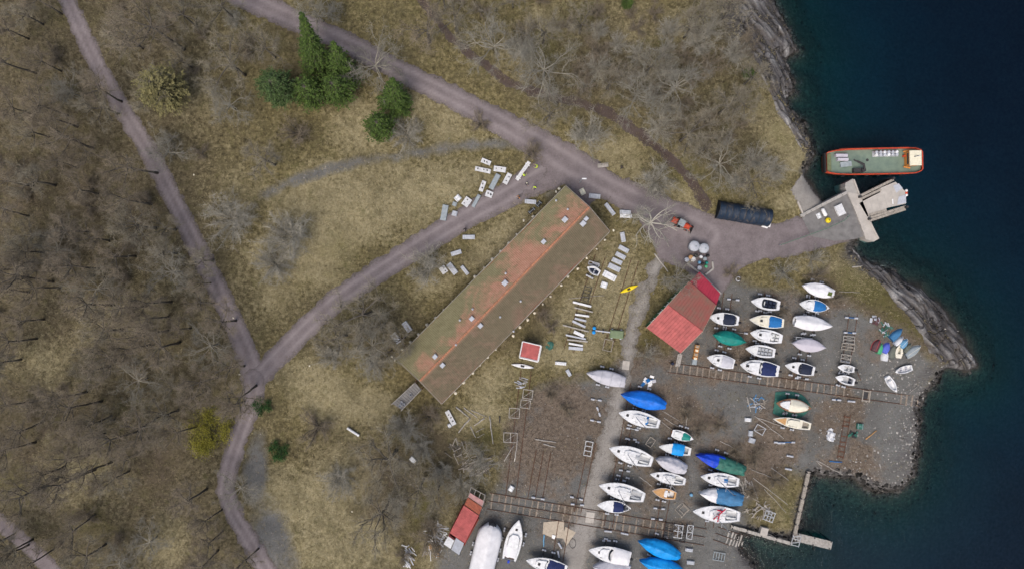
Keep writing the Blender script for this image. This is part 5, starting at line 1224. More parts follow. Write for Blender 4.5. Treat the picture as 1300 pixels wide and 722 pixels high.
# small ones and the two wooden boats
boat('small white skiff above its larger neighbour, right of the shore rails', 'upper small white skiff', (1063, 465), (1085, 469), 9, 'motor', kz=.4, h=.6, cock=(.12, .62), seats=(.3,), seatmat='gel2', pulpit=False, p=2.6)
boat('small white boat with centre console beside the upper track', 'small centre console boat', (1060, 478), (1085, 485), 11, 'motor', kz=.4, h=.7, cock=(.1, .66), seats=(.2,), pulpit=False)
tg = sheet_cover(6.6, hw_fn(6.6, 4.4, .8, 3), 0, .05, 0, 1, .08, .1, 5, nt_=30, nu=13); tg.materials.append(M['green']); x, y, z = G(1006, 514); tob = tag(link('tarpaulin', tg, None, (x, y, z + .05), R(-8)), 'green tarpaulin spread on the ground under the wooden cabin boat', 'tarpaulin')
boat('brown wooden boat with long white cabin roof on a green tarpaulin', 'wooden cabin boat', (985, 511), (1030, 518), 17, 'motor', hull='teak', deck='teak', rail='teak', double=True, cock=None, cabin=(.62, .9, .35), cabinmat='gel', canvas=('cream', .1, .62, .45), motor=False, pulpit=False)
boat('beige wooden boat with tan foredeck below the wooden cabin boat', 'beige wooden boat', (981, 531), (1029, 541), 12, 'motor', hull='cream', deck='cream', cock=(.05, .22), floor='wood', cabin=(.3, .64, .35), cabinmat='cream', seats=(), console=False, motor=False, pulpit=False)
MB().prism([(1.1, -.62), (3.0, 0), (1.1, .62)], 1.72, 1.76).build('foredeck', M['orangewood'], bpy.data.objects['motor_boat.012'] if 'motor_boat.012' in bpy.data.objects else None)
boat('pale blue dinghy with white rim lying on the shingle', 'x', (1136, 472), (1158, 466), 9, 'motor', kz=.02, h=.5, crad=False, name='dinghy', cock=(.06, .86), cw=.8, floor='tarp3', seats=(.3, .6), seatmat='gtarp', console=False, motor=False, pulpit=False)
boat('white rimmed dinghy with grey inside pointing to the water', 'x', (1138, 497), (1126, 478), 9.5, 'motor', kz=.02, h=.5, crad=False, name='dinghy', cock=(.06, .86), cw=.76, floor='deckgrey', seats=(.3,), seatmat='slab', console=False, motor=False, pulpit=False, motormat='dark')

def upturned(label, bow, stern, wpx, m_, name='dinghy', h=.55, double=False, sf=.78, tilt=0, rim=None):
    A, B_ = Vector(G(*bow, .4)[:2]), Vector(G(*stern, .4)[:2]); c = (A + B_) / 2; d = A - B_; L_ = d.length; z = gz(c.x, c.y)
    e = thing(name, label, 'dinghy', (c.x, c.y, z + .02), math.atan2(d.y, d.x), 'dinghies at the shore'); hw = hw_fn(L_, wpx * S, sf, 2.2, .4, double)
    hm = hull_mb(L_, hw, 0, h); hm.v = [(x, y, h * 1.12 - zz) for x, y, zz in hm.v]; hm.f = [q[::-1] for q in hm.f]; hm.build('hull', M[m_], e, True)
    MB().tube([(-L_ * .44, 0, h * 1.13), (L_ * .38, 0, h * 1.05)], .035, 4).build('keel', M[rim or m_], e)
    for s_ in (-1, 1): MB().tube([(-L_ / 2 + L_ * t_, s_ * hw(t_) * 1.01, .06) for t_ in np.linspace(0, .99, 12)], .04, 4).build('gunwale', M[rim or m_], e)
    if tilt: e.rotation_euler = (R(tilt), 0, math.atan2(d.y, d.x))
    return e
M['maroon'] = mat('maroon_hull', (.10, .05, .055), .3, .6, 2); M['dred'] = mat('bright_red_rim', (.5, .03, .05), .2, .5); M['dgreen'] = mat('green_hull', (.07, .36, .17), .15, .5); M['dblue'] = mat('violet_blue_hull', (.10, .14, .55), .15, .5)
M['dlight'] = mat('light_blue_hull', (.13, .30, .46), .15, .55); M['greygreen'] = mat('grey_green_hull', (.14, .15, .12), .2, .7)
upturned('upturned blue-grey dinghy with flat stern, furthest right of the green heap', (1147, 417), (1131, 431), 9.5, 'tarp3', sf=.95)
upturned('slim white upturned dinghy between the two blue ones', (1148, 427), (1136, 438), 7, 'gel')
upturned('light blue dinghy with white rim among the shore dinghies', (1154, 430), (1143, 441), 9, 'dlight', rim='gel')
upturned('flat grey-green upturned dinghy beside the large grey one', (1158, 435), (1148, 447), 6, 'greygreen')
upturned('large grey dinghy with white rim, rightmost of the shore dinghies', (1171, 438), (1150, 452), 11, 'slabd', rim='cream')
upturned('grey-green upturned dinghy behind the cream one', (1138, 436), (1131, 455), 9, 'greygreen')
upturned('white upturned dinghy with rounded bow, lowest of the shore dinghies', (1126, 443), (1123, 458), 9, 'gel', sf=.85)
upturned('violet blue upturned dinghy left of the cream one', (1130, 434), (1122, 448), 9.5, 'dblue')
upturned('bright green upturned dinghy next to the maroon one', (1121, 435), (1115, 449), 8, 'dgreen')
upturned('maroon dinghy with bright red rim, leftmost of the shore dinghies', (1118, 430), (1110, 446), 10.5, 'maroon', rim='dred', sf=.9)
cm = boat('cream dinghy with dark oval opening among the shore dinghies', 'x', (1143, 437), (1140, 454), 9, 'motor', kz=.02, h=.5, crad=False, name='dinghy', hull='cream', cock=(.3, .78), cw=.42, floor='dark', seats=(), console=False, motor=False, pulpit=False, rail='cream')
# middle of the yard
boat('long boat under a grey seamed cover beside the lane', 'grey seamed covered boat', (744, 473), (794, 485), 17, 'cover', covers=[('gtarp', .0, .98, .4, .4)], ropemat='slabd', sag=5, wrinkle=.05)
boat('boat fully wrapped in a bright blue tarpaulin beside the grey lane', 'blue wrapped boat by the lane', (788, 500), (845, 514), 20, 'cover', covers=[('tarp', .0, 1.0, .75, .6)], sf=.45, ropemat='tarp', sag=2)
boat('white sailing boat with blue sprayhood below the blue wrapped boat', 'sailing boat with blue sprayhood', (785, 523), (837, 538), 18, 'sail', sprayhood='blue', mast=9.5, h=1.25, kz=.7, mx=.45)
boat('largest white sailing boat with square grey hatch beside the lane', 'largest sailing boat', (773, 568), (828, 586), 21, 'sail', compmat='deckgrey', mast=10, h=1.3, kz=.8, mx=.42)
boat('white sailing boat above the small navy covered boat', 'sailing boat above the navy covered boat', (760, 615), (818, 631), 20, 'sail', mast=9.5, h=1.3, kz=.8, mx=.42, benchmat='deckgrey')
boat('small white motor boat with square navy cover above the double track', 'small navy covered motor boat', (758, 640), (801, 645), 15, 'motor', canvas=('navy', .22, .52, .3), motor=False, double=True, screen=.2)
boat('small white boat with green half cover and red bow', 'boat with green half cover', (880, 557), (853, 549), 12, 'motor', kz=.4, h=.7, hull='teak', deck='gel', cock=None, canvas=('teal', .5, .86, .15), cabin=(.08, .45, .2), cabinmat='gel2', motor=False, pulpit=False)
boat('narrow white boat with bright blue square cover', 'narrow boat with blue square cover', (836, 566), (877, 573), 13, 'motor', canvas=('tarp2', .2, .58, .35), over=1.12, motor=False, hull='gel2')
boat('boat under a crumpled white sheet between the blue square cover and a sailing boat', 'crumpled white covered boat', (832, 582), (871, 596), 17, 'cover', covers=[('gtarp', .0, 1.0, .7, .9)], wrinkle=.2, ropes=False)
boat('small white sailing boat half hidden by the crumpled white sheet', 'small sailing boat', (825, 601), (870, 611), 14, 'sail', mast=8, h=1.1, kz=.6)
boat('small boat with orange wooden foredeck', 'boat with orange foredeck', (828, 622), (858, 629), 13, 'motor', hull='gel', deck='orangewood', cock=(.06, .34), cabin=(.36, .5, .15), motor=False, floor='gel2', seats=(), kz=.45, h=.8)
boat('boat with collapsed blue and green tarpaulins above a white sailing hull', 'boat with collapsed tarpaulins', (883, 577), (946, 598), 17, 'cover', covers=[('deepblue', .45, 1.0, .35, .9), ('green', .0, .56, .55, .8)], hull='dark', wrinkle=.16, ropes=False)
boat('white sailing hull with small blue hatch between two covered boats', 'sailing hull with blue hatch', (889, 604), (938, 612), 17, 'sail', mast=9, h=1.2, kz=.7, compmat='blue', benchmat='gel')
boat('boat with white front sheet and faded blue rear tarpaulin', 'white and blue covered boat', (887, 625), (943, 635), 19, 'cover', covers=[('tarp3', .0, .62, .6, .6), ('wtarp', .58, 1.0, .55, .6)], wrinkle=.12, ropes=False)
rs = boat('white sailing boat with red sail cover, lowest of its column', 'sailing boat with red sail cover', (879, 648), (939, 655), 20, 'sail', mast=9, h=1.25, kz=.75, mx=.42)
M['sailred'] = mat('crimson_sail_cover', (.42, .02, .05), .2, .7)
for a, b in (((.6, .8, 2.75), (-1.3, -1.25, 2.75)), ((-.2, 1.15, 2.7), (-.35, -.2, 2.75)), ((.1, -.9, 2.7), (-.9, -.7, 2.72))): MB().tube([a, b], .12, 6).build('sail_cover', M['sailred'], rs)
boat('white cabin cruiser with white canvas at the bottom edge', 'white canvas cruiser', (747, 697), (800, 709), 20, 'motor', cabin=(.52, .74, .25), canvas=('wtarp', .02, .44, .3), screen=.48, hatch=.74, h=1.2, over=1.0, sf=.85)
boat('boat under pale grey sheet cut by the bottom edge', 'pale grey covered boat at the bottom edge', (752, 718), (799, 727), 20, 'cover', covers=[('gtarp', .0, .98, .6, .5)], sf=.85, ropes=False)
boat('boat in a bright blue tarpaulin, upper of the two at the bottom edge', 'upper of two blue boats at the bottom', (810, 686), (863, 706), 19.5, 'cover', covers=[('tarp2', .0, 1.0, .75, .6)], sf=.45, ropemat='tarp2')
boat('boat in a bright blue tarpaulin, lower of the two at the bottom edge', 'lower of two blue boats at the bottom', (812, 711), (867, 727), 19.5, 'cover', covers=[('tarp2', .0, 1.0, .75, .6)], sf=.45, ropemat='tarp2')
boat('tall white cabin boat with brown stern pointing up, left of the paint patch', 'white boat with brown stern', (659, 659), (646, 711), 20.5, 'motor', cabin=(.3, .66, .45), canvas=('wtarp', .08, .36, .3), hatch=.76, h=1.3, motor=True, motormat='deepblue', floor='teak', cock=(.02, .08), seats=(), console=False, sf=.8, over=.85)
boat('white motor boat with navy cockpit at the bottom edge', 'navy cockpit boat at the bottom edge', (668, 710), (719, 724), 18.5, 'motor', cabin=(.5, .78, .3), canvas=('navy', .06, .46, .25), screen=.52, hatch=.68, h=1.15)
boat('very long boat under a white tunnel of sheeting beside the ruined shed', 'long white covered boat', (626, 663), (606, 745), 29, 'cover', covers=[('wtarp', .0, .97, 1.1, 1.0)], sf=.95, p=5, mx=.6, h=1.3, ropes=False, wrinkle=.06)
boat('open grey boat with white rim and dark inside near the barn', 'open grey boat near the barn', (745.5, 339), (761, 347), 10, 'motor', kz=.4, h=.6, cock=(.08, .84), cw=.82, floor='navy2', seats=(.4,), seatmat='slab', console=False, motor=False, pulpit=False)
def kayak(label, a, b, wpx, m_):
    A, B_ = Vector(G(*a, .3)[:2]), Vector(G(*b, .3)[:2]); c = (A + B_) / 2; d = A - B_; L_ = d.length; e = thing('kayak', label, 'kayak', (c.x, c.y, gz(c.x, c.y) + .03), math.atan2(d.y, d.x)); hw = hw_fn(L_, wpx * S, double=True)
    hull_mb(L_, hw, 0, .26).build('hull', M[m_], e, True); deck_mb(L_, hw, 0, .26, (.42, .58), .07, .55, .2).build('deck', [M[m_], M['dark']], e, True)
kayak('yellow kayak lying in the grass beside the lane', (810, 362), (787, 371.5), 5, 'yellow')
kayak('slim white kayak below the small red hut', (649, 462), (678, 466.5), 5, 'gel')

# ------------------------------------------------------------------ rails and sleepers
def track(label, a, b, gauges, pitch, slen, m_sl, gaps=(), slw=.24, name='rail_track', rails=True, seed=1, sl_h=.03):
    rg = random.Random(seed); A = Vector(G(*a)); B_ = Vector(G(*b)); d = B_ - A; L_ = math.hypot(d.x, d.y); ang = math.atan2(d.y, d.x); c = (A + B_) / 2
    e = thing(name, label, 'rail track', (c.x, c.y, gz(c.x, c.y)), ang); ca, sa = math.cos(ang), math.sin(ang)
    def zz(x, y): return gz(c.x + x * ca - y * sa, c.y + x * sa + y * ca) - e.location.z
    if rails:
        for gy_ in gauges:
            n_ = max(2, int(L_ / 4)); MB().tube([(-L_ / 2 + L_ * i / n_, gy_, zz(-L_ / 2 + L_ * i / n_, gy_) + .13) for i in range(n_ + 1)], .055, 4).build('rail', M['rust'], e)
    if pitch:
        n_ = int(L_ / pitch); me = [MB().box(0, 0, 0, slw * k, slen * j, .14).mesh('sleeper', m_sl) for k, j in ((1, 1), (.8, .96), (1.15, 1.03))]
        for yo in ([0] if len(gauges) < 3 else [(gauges[0] + gauges[1]) / 2, (gauges[1] + gauges[2]) / 2]):
            for i in range(n_):
                f_ = (i + .5) / n_
                if any(p <= f_ <= q for p, q in gaps) or rg.random() < .06: continue
                x = -L_ / 2 + L_ * f_ + rg.uniform(-.12, .12); ob = link('sleeper', rg.choice(me), e, (x, yo + rg.uniform(-.08, .08), zz(x, yo) + sl_h + rg.uniform(-.02, .02))); ob.rotation_euler = (0, 0, rg.uniform(-.06, .06))
    return e
track('upper rail track with pale sleepers running to the shore below the boat columns', (848, 466), (1168, 509), (-.85, .85), 1.12, 1.9, M['sleeper'], gaps=((.71, .77), (.80, .90)), seed=4)
track('rust brown double rail track crossing the yard at the bottom', (620, 635), (895, 681), (-1.45, 0, 1.45), 1.15, 1.3, M['sleeper'], gaps=((.42, .50), (.84, 1)), seed=5)
track('short slipway track with bright sleepers beside the basin', (908, 676), (944, 686), (-1.2, 0, 1.2), .62, 1.1, M['wood2'], gaps=((0, .38),), seed=6, sl_h=.09)
for k, (lab, a, b, g_) in enumerate((('leftmost thin dark rails between the scrap and the lane', (690, 572), (679, 634), (-1.3, 0, 1.3)), ('pair of thin dark rails left of the lane above the double track', (752, 560), (733, 650), (-.6, .6)),
    ('thin rails beneath the left boat column', (924, 372), (911, 466), (-.75, .75)), ('thin rails beneath the middle boat column', (976, 372), (962, 478), (-.75, .75)), ('thin rails beneath the right boat column', (1040, 356), (1012, 482), (-.75, .75)),
    ('thin rails with empty wheel sets left of the dinghies', (1083, 398), (1070, 490), (-.7, .7)), ('thin rails beneath the row of sailing boats by the lane', (806, 486), (772, 668), (-.75, .75)), ('thin rails beneath the inner row of small boats', (862, 542), (828, 720), (-.75, .75)), ('thin rails beneath the sailing hulls right of the small boats', (918, 570), (900, 668), (-.75, .75)),
    ('overgrown rails below the small hut', (668, 470), (648, 632), (-.9, .9)), ('overgrown rails running through the trestles beside the barn', (762, 325), (722, 445), (-.9, .9)), ('overgrown rails beside the lane with small stones', (806, 330), (772, 440), (-.7, .7)), ('thin rails between beige sheets and the bottom edge', (716, 660), (704, 735), (-.95, .95)))):
    track(lab, a, b, g_, 0, 1, None, seed=20 + k)
track('rusty red plank track near the point', (1076, 525), (1066, 582), (-.5, .5), .9, 1.2, M['rust'], seed=40)
tf = thing('turntable_frame', 'square timber frame set in the upper track', 'frame', (*P(1099, 502), gz(*P(1099, 502)) + .06), R(-7))
for s_ in (-1, 1): MB().box(s_ * .62, 0, .1, .18, 2.1, .16).build('beam', M['wood'], tf); MB().box(0, s_ * .85, .12, 1.5, .18, .16).build('beam', M['wood'], tf)
MB().box(0, 0, .02, 1.05, 1.5, .03).build('pit_cover', M['dark'], tf)
pads = ((794.5, 463, 1.25, 1.6, -6, 'pinkish concrete pad set into the grey lane', 'conc2'), (749, 656, 1.5, 1.9, -8, 'pale concrete pad where the double track meets the lane', 'conc2'))
for x, y, sx, sy, a, lab, m_ in pads: X, Y, Z = G(x, y); tag(MB().bevbox(0, 0, -.1, sx, sy, .25, .03).build('concrete_pad', M[m_], None, loc=(X, Y, Z), rz=R(a)), lab, 'concrete pad')

# ------------------------------------------------------------------ floats, slatted benches and other slabs lying about
def slab_thing(kind, label, px, py, ln, wd, ang, m_='slab', h=.45):
    X, Y, Z = G(px, py, h); L_, B = ln * S, wd * S; a = -R(ang)
    if kind == 'slab':
        e = thing('float_block', label, 'float', (X, Y, Z - .02), a, 'floats and slabs stored on the grass'); MB().bevbox(0, 0, 0, L_, B, h, .06).build('shell', M[m_], e)
        for s_ in (-1, 1): MB().box(s_ * L_ * .36, 0, h * .5, .07, B + .03, h + .03).build('band', M['slabd'], e)
        MB().box(0, 0, h + .008, L_ * .5, .05, .02).build('seam', M['slabd'], e)
    else:
        e = thing('slatted_table', label, 'table', (X, Y, Z), a, 'white slatted tables stored on the grass'); n_ = 5 if B < 1.1 else 6; me = MB().bevbox(0, 0, 0, L_, B / n_ * .82, .07, .015).mesh('slat', M['slabw'])
        for i in range(n_): link('slat', me, e, (0, -B / 2 + B * (i + .5) / n_, h))
        k = max(2, int(L_ / .75)); g_ = random.Random(int(px))
        for i in range(k + 1): MB().box(-L_ / 2 + .12 + (L_ - .24) * i / k, 0, h - .06, .1, B * .95, .1).build('batten', M['wood'], e)
        for sx in (-1, 1):
            for sy in (-1, 1): MB().box(sx * L_ * .42, sy * B * .38, h / 2 - .05, .1, .1, h).build('leg', M['galv'], e)
        for i in range(k): MB().box(-L_ / 2 + .3 + (L_ - .4) * (i + g_.uniform(.1, .6)) / k, g_.uniform(-.2, .2) * B, h + .075, g_.uniform(.16, .3), g_.uniform(.15, .32), .02, g_.uniform(0, 1)).build('socket', M['dark'], e)
for a in (('slat', 'white slatted table, topmost of the group above the path', 617, 205.5, 12.5, 6, 22), ('slat', 'long white slatted table, leftmost of the upper group', 613, 216, 20, 5.5, 12), ('slat', 'white slatted table right of the long one in the upper group', 634.5, 215, 15.5, 7, 8),
  ('slab', 'long grey float in the middle of the group above the path', 628, 230.5, 21, 6.5, -62, 'slabd'), ('slat', 'white table with one dark hole right of the long grey float', 644, 227, 14.5, 6.5, -62), ('slat', 'small white table at the verge below the long grey float', 621, 246.5, 9, 8, 20),
  ('slat', 'narrow white table left of the long grey float', 612.5, 236.5, 14, 5.5, -70), ('slab', 'slim grey float lying at the path verge', 604.5, 255, 17.5, 4.5, -62, 'slabd'), ('slab', 'small white square slab left of the big white table', 581, 251.5, 7.5, 7, -42, 'slabw'),
  ('slat', 'big white square table beside the slim grey float', 592.5, 256.5, 11.5, 9, -55), ('slab', 'small grey-green slab between two white ones', 577, 259, 5.5, 5, 20, 'slabd'), ('slab', 'square grey slab at the verge, lower left of the group', 577, 271, 6.5, 6.5, 15, 'slab'),
  ('slab', 'long blue-grey float, leftmost above the path', 564, 270, 20, 7.5, -80, 'slabd'), ('slab', 'grey float at the roadside above the barn', 673.5, 256, 14.5, 5.5, 5), ('slab', 'dark green float leaning near the barn eave', 684, 259, 8, 5, -50, 'dark'), ('slab', 'dark green box by the upper barn eave', 675, 267.5, 10, 4, -40, 'dark'),
  ('slab', 'pale grey float below the path, highest of five', 595, 301, 15.5, 5.5, 0), ('slab', 'grey float tilted upward right in the grass below the path', 579, 321, 13.5, 5.5, -17), ('slat', 'square white table left of the two grey floats below the path', 563, 342.5, 9.5, 8, 55), ('slab', 'wide grey float beside the square white table', 574, 341, 16, 7, 52), ('slab', 'narrow grey float nearest the barn eave', 590, 343, 13.5, 4.5, 52),
  ('slab', 'grey rounded float by the lower barn eave, upper of two', 516.5, 414.5, 14, 7, 54), ('slab', 'grey rounded float by the lower barn eave, lower of two', 502.5, 429, 14, 7.5, 52), ('slab', 'grey float below the road at the upper barn corner', 755, 249, 14.5, 6, 5), ('slab', 'slim grey float on the verge below the road bend', 774.5, 265.5, 18, 5, 52),
  ('slab', 'pale double float left of the pale tree', 795, 274, 15, 5, 2, 'slabw'), ('slab', 'grey double float just above the pale one', 794, 269, 14, 4.5, 2), ('slab', 'cream crate at the upper corner of the barn', 739.5, 243.5, 8, 6.5, 62, 'cream2'), ('slab', 'upright grey float, first of the row beside the lane', 791, 301, 12.5, 5.5, 80), ('slab', 'second grey float of the row beside the lane', 792, 316, 13.5, 5.5, 28),
  ('slab', 'third grey float of the row beside the lane', 788, 324.5, 13.5, 5.5, 28), ('slab', 'fourth grey float of the row beside the lane', 783.5, 331.5, 13.5, 5.5, 25), ('slab', 'fifth, broad pale float of the row beside the lane', 780, 339.5, 16, 6.5, 25, 'slab'), ('slab', 'broadest white float near the end of the row', 774, 350, 17.5, 8, 27, 'slabw'), ('slab', 'small white box ending the row of floats', 767, 361.5, 8, 7.5, 20, 'slabw'),
  ('slat', 'white slatted frame below the lower barn corner', 572, 530, 20, 6, 62), ('slab', 'small white slab beside the slatted frame below the barn', 570.5, 540, 5, 4, 62, 'slabw'), ('slab', 'small white box in the thicket', 524, 583.5, 8, 5.5, 45, 'slabw'), ('slab', 'white plank lying in the grass left of the thicket', 448, 548, 18, 2.6, 33, 'slabw'),
  ('slab', 'grey trailer bed with white stripe below the hut', 712, 461, 14, 4, 5, 'slabw'), ('slab', 'pale slab below the trailer bed', 722, 473, 9, 4.5, 60, 'slab'), ('slab', 'white crate on the quay beside the white cylinder', 1040, 274, 5.5, 7, -25, 'slabw'), ('slab', 'white steel locker on the cross pier', 1095, 284, 6, 9, -25, 'white'), ('slab', 'pale grey box below the steel locker on the pier', 1100, 293, 5.5, 5, -25, 'slabw'),
  ('slab', 'green bin on the rusty ground near the point', 1092.5, 541, 8, 7, 5, 'green'), ('slab', 'white crate on the yard lane by the scrap, below the double rails', 649, 620, 6, 7, 30, 'slabw'), ('slab', 'white tray beside the brush heap right of the small boats', 950, 532.5, 8, 4.5, 5, 'slabw'), ('slab', 'pale green tray under the white one by the brush', 953.5, 550, 5.5, 7, 5, 'slab'), ('slab', 'grey tray below the pale green one', 955, 559, 8, 6.5, 20, 'slab'),
  ('slab', 'grey rack on rails at the bottom edge, upper', 875, 698, 9.5, 4, 8, 'slab'), ('slab', 'grey rack on rails at the bottom edge, lower', 877, 714, 9.5, 4.5, 5, 'slab')):
    slab_thing(*a)
# long white bench carried by the workers
lb = thing('long_bench', 'long white bench with cross feet beside the workers', 'bench', (*G(664, 217, .5),), R(55)); 
for k in range(3): MB().bevbox(0, -.22 + .22 * k, .42, 3.9, .19, .06, .015).build('plank', M['slabw'], lb)
for k in (-1.6, -.9, 0, .9, 1.6): MB().box(k, 0, .36, .12, .62, .1).build('batten', M['slab'], lb)
for k in (-1.4, 1.4): MB().box(k, 0, .18, .14, .9, .36).build('foot', M['slabw'], lb)
sb = thing('park_bench', 'grey wooden bench on the upper verge of the road', 'bench', (*G(765.5, 210.5, .45),), R(6))
for k in range(3): MB().box(0, -.2 + .18 * k, .45, 1.9, .15, .05).build('seat_slat', M['wood2'], sb)
MB().box(0, .32, .75, 1.9, .06, .35).build('backrest', M['wood2'], sb)
for k in (-.8, .8): MB().box(k, 0, .22, .08, .5, .44).build('leg', M['dark'], sb)
# pallet on the quay, cylinder, yellow buoy
pl = thing('pallet_stack', 'stack of white pallets on the quay', 'pallets', (*G(1063.5, 267.5, .7)[:2], .15), R(25))
for z_ in range(3):
    for k in range(6): MB().box(-.55 + .22 * k, 0, .12 + .26 * z_, .17, 1.9, .05).build('board', M['slabw'], pl)
    for k in (-.8, 0, .8): MB().box(0, k, .05 + .26 * z_, 1.3, .12, .12).build('bearer', M['wood2'], pl)
gt = thing('gas_cylinder', 'white tank with rounded ends on the quay', 'tank', (*G(1045, 270, .5)[:2], .15), R(-62)); MB().tube([(-.78, 0, .38), (-.68, 0, .38), (-.55, 0, .38), (.55, 0, .38), (.68, 0, .38), (.78, 0, .38)], [.08, .24, .33, .33, .24, .08], 12).build('shell', M['white'], gt, True)
for k in (-.4, .4): MB().box(k, 0, .06, .12, .6, .14).build('saddle', M['dark'], gt)
yb = thing('buoy', 'yellow round buoy on the quay beside the white tank', 'buoy', (*G(1050.5, 280, .4)[:2], .15)); MB().lathe(0, 0, [(.12, 0), (.42, .12), (.5, .35), (.42, .6), (.15, .75)], 16).build('body', M['yellow'], yb, True); MB().cyl(0, 0, .74, .86, .1, n=8).build('eye', M['dark'], yb)
# whitewashed stones round the barn
rg = random.Random(3); SM = []
for k in range(4):
    mb = MB(); bm = bmesh.new(); bmesh.ops.create_icosphere(bm, subdivisions=2, radius=.23)
    for v in bm.verts: v.co *= rg.uniform(.85, 1.15); v.co.z *= .75
    me = bpy.data.meshes.new('stone'); bm.to_mesh(me); bm.free(); me.materials.append(M['stone_w']); SM.append(me)
ST = [(710, 239.5), (706, 243.5), (677, 275), (665, 280), (656, 297.5), (646, 309), (635.5, 319.5), (625, 329), (614.5, 339.5), (603, 351), (595, 362), (585, 373), (575, 382.5), (563, 393), (553, 403), (542, 412), (531, 424), (521, 434), (510, 443), (501, 457), (498, 452.5),
      (779, 292.5), (768, 304.5), (757.5, 316), (745, 327.5), (733.5, 341), (721, 351), (712.5, 362), (699, 376), (689, 386), (678.5, 397), (670, 405.5), (660, 415), (651.5, 426), (629.5, 443.5), (619, 453), (609, 463), (600, 473), (588.5, 485.5), (578, 498.5)]
ordw = lambda i: ['first', 'second', 'third', 'fourth', 'fifth', 'sixth', 'seventh', 'eighth', 'ninth', 'tenth', 'eleventh', 'twelfth', 'thirteenth', 'fourteenth', 'fifteenth', 'sixteenth', 'seventeenth', 'eighteenth', 'nineteenth', 'twentieth', 'twenty-first'][i]
for i, (px, py) in enumerate(ST):
    x, y, z = G(px, py, .2); ob = link('white_stone', rg.choice(SM), None, (x, y, z + .1), rg.uniform(0, 6)); s_ = rg.uniform(.85, 1.35); ob.scale = (s_, s_ * rg.uniform(.7, 1.1), s_)
    side = 'meadow side' if i < 21 else 'yard side'; tag(ob, '%s white stone from the upper end along the barn\'s %s' % (ordw(i if i < 21 else i - 21), side), 'stone', 'white stones along the barn')
# ------------------------------------------------------------------ trestles, frames and wheel sets
def frame_thing(label, px, py, w_, l_, ang, m_='wood2', h=.8, nx=1, ny=1, diag=True, name='steel_frame'):
    X, Y, Z = G(px, py, h); e = thing(name, label, 'frame', (X, Y, Z), -R(ang), 'empty frames and trestles'); a, b = w_ * S / 2, l_ * S / 2
    for i in range(ny + 1): MB().box(0, -b + 2 * b * i / ny, h, 2 * a + .1, .1, .1).build('cross_bar', M[m_], e)
    for i in range(nx + 1): MB().box(-a + 2 * a * i / nx, 0, h - .105, .1, 2 * b, .1).build('side_bar', M[m_], e)
    if diag:
        for i in range(ny):
            y0, y1 = -b + 2 * b * i / ny, -b + 2 * b * (i + 1) / ny
            for s_ in ((-1, 1) if i % 2 else (1,)): MB().tube([(-a * s_, y0, h - .04), (a * s_, y1, h - .04)], .035, 4).build('brace', M[m_], e)
    for sx in (-1, 1):
        for sy in (-1, 1): MB().box(sx * a, sy * b, h / 2, .09, .09, h).build('leg', M[m_], e)
for a in (('grey trestle frame below the hut, upper of the pair', 670, 500, 12, 11, 8), ('grey trestle frame below the hut, lower of the pair', 667, 512.5, 12, 10, 8), ('square timber frame left of the trestle pair', 653, 524, 13, 12, 3), ('frame of crossed bars near the tall boat shed grass', 648, 555, 17, 12, 2, 'wood2', .9, 2),
  ('ladder-like grey frame beside the lane above the double track', 747, 569, 9, 18, 10, 'galv', .5, 1, 3, False), ('crossed grey frame among the racks at the lower yard', 861, 674, 11, 16, 8, 'galv', .7, 2, 2), ('left dark rack in the lower yard', 850, 673, 11, 18, 8, 'dark', .7, 1, 3), ('right grey rack in the lower yard', 876, 675, 7, 17, 8, 'galv', .7, 1, 2), ('narrow dark rack between the crossed frame and right rack', 868, 677, 6, 22, 8, 'dark', .6, 1, 3),
  ('small triangular frame left of the blue square covered boat', 826, 561, 8, 11, 35, 'wood', .6), ('flat diamond timber frame on the gravel right of the small navy boat', 866, 646.5, 13, 13, 45, 'wood', .15, 1, 1, False), ('inner flat diamond frame on the gravel', 868, 646.5, 8, 8, 45, 'wood', .18, 1, 1, False), ('dark boat trailer frame beside the barn', 744.5, 373, 9, 18, 16, 'dark', .5, 1, 4, False),
  ('grey frame boat rack above the open grey boat', 754, 335, 13, 4, 15, 'slab', .5, 1, 1), ('rusty frame stack left of the dinghies, upper', 1078, 431, 14, 9, 4, 'wood2', .5, 1, 2), ('rusty frame left of the dinghies, middle', 1077, 440, 16, 8, 8, 'wood', .5, 2, 2), ('pale trestle left of the dinghies above the small skiffs', 1074, 455, 12, 10, 10, 'wood2', .5, 1, 2), ('pale boat rails above the lilac covered boat', 1021, 430, 20, 3, 5, 'galv', 1.2, 3, 1, False),
  ('grey crossed ladder frame at the bottom right of the yard', 913, 706, 14, 10, 10, 'slabd', .3, 4, 1), ('heap frame by the timber quay', 977, 655, 12, 12, 20, 'galv', .6, 3, 2), ('small pale wooden frame at the track end', 772, 438, 11, 14, 12, 'wood', .4, 1, 1, False), ('pale steel frame on the shingle behind the sailing hulls', 965, 545, 12, 9, 30, 'galv', .6)):
    frame_thing(*a)
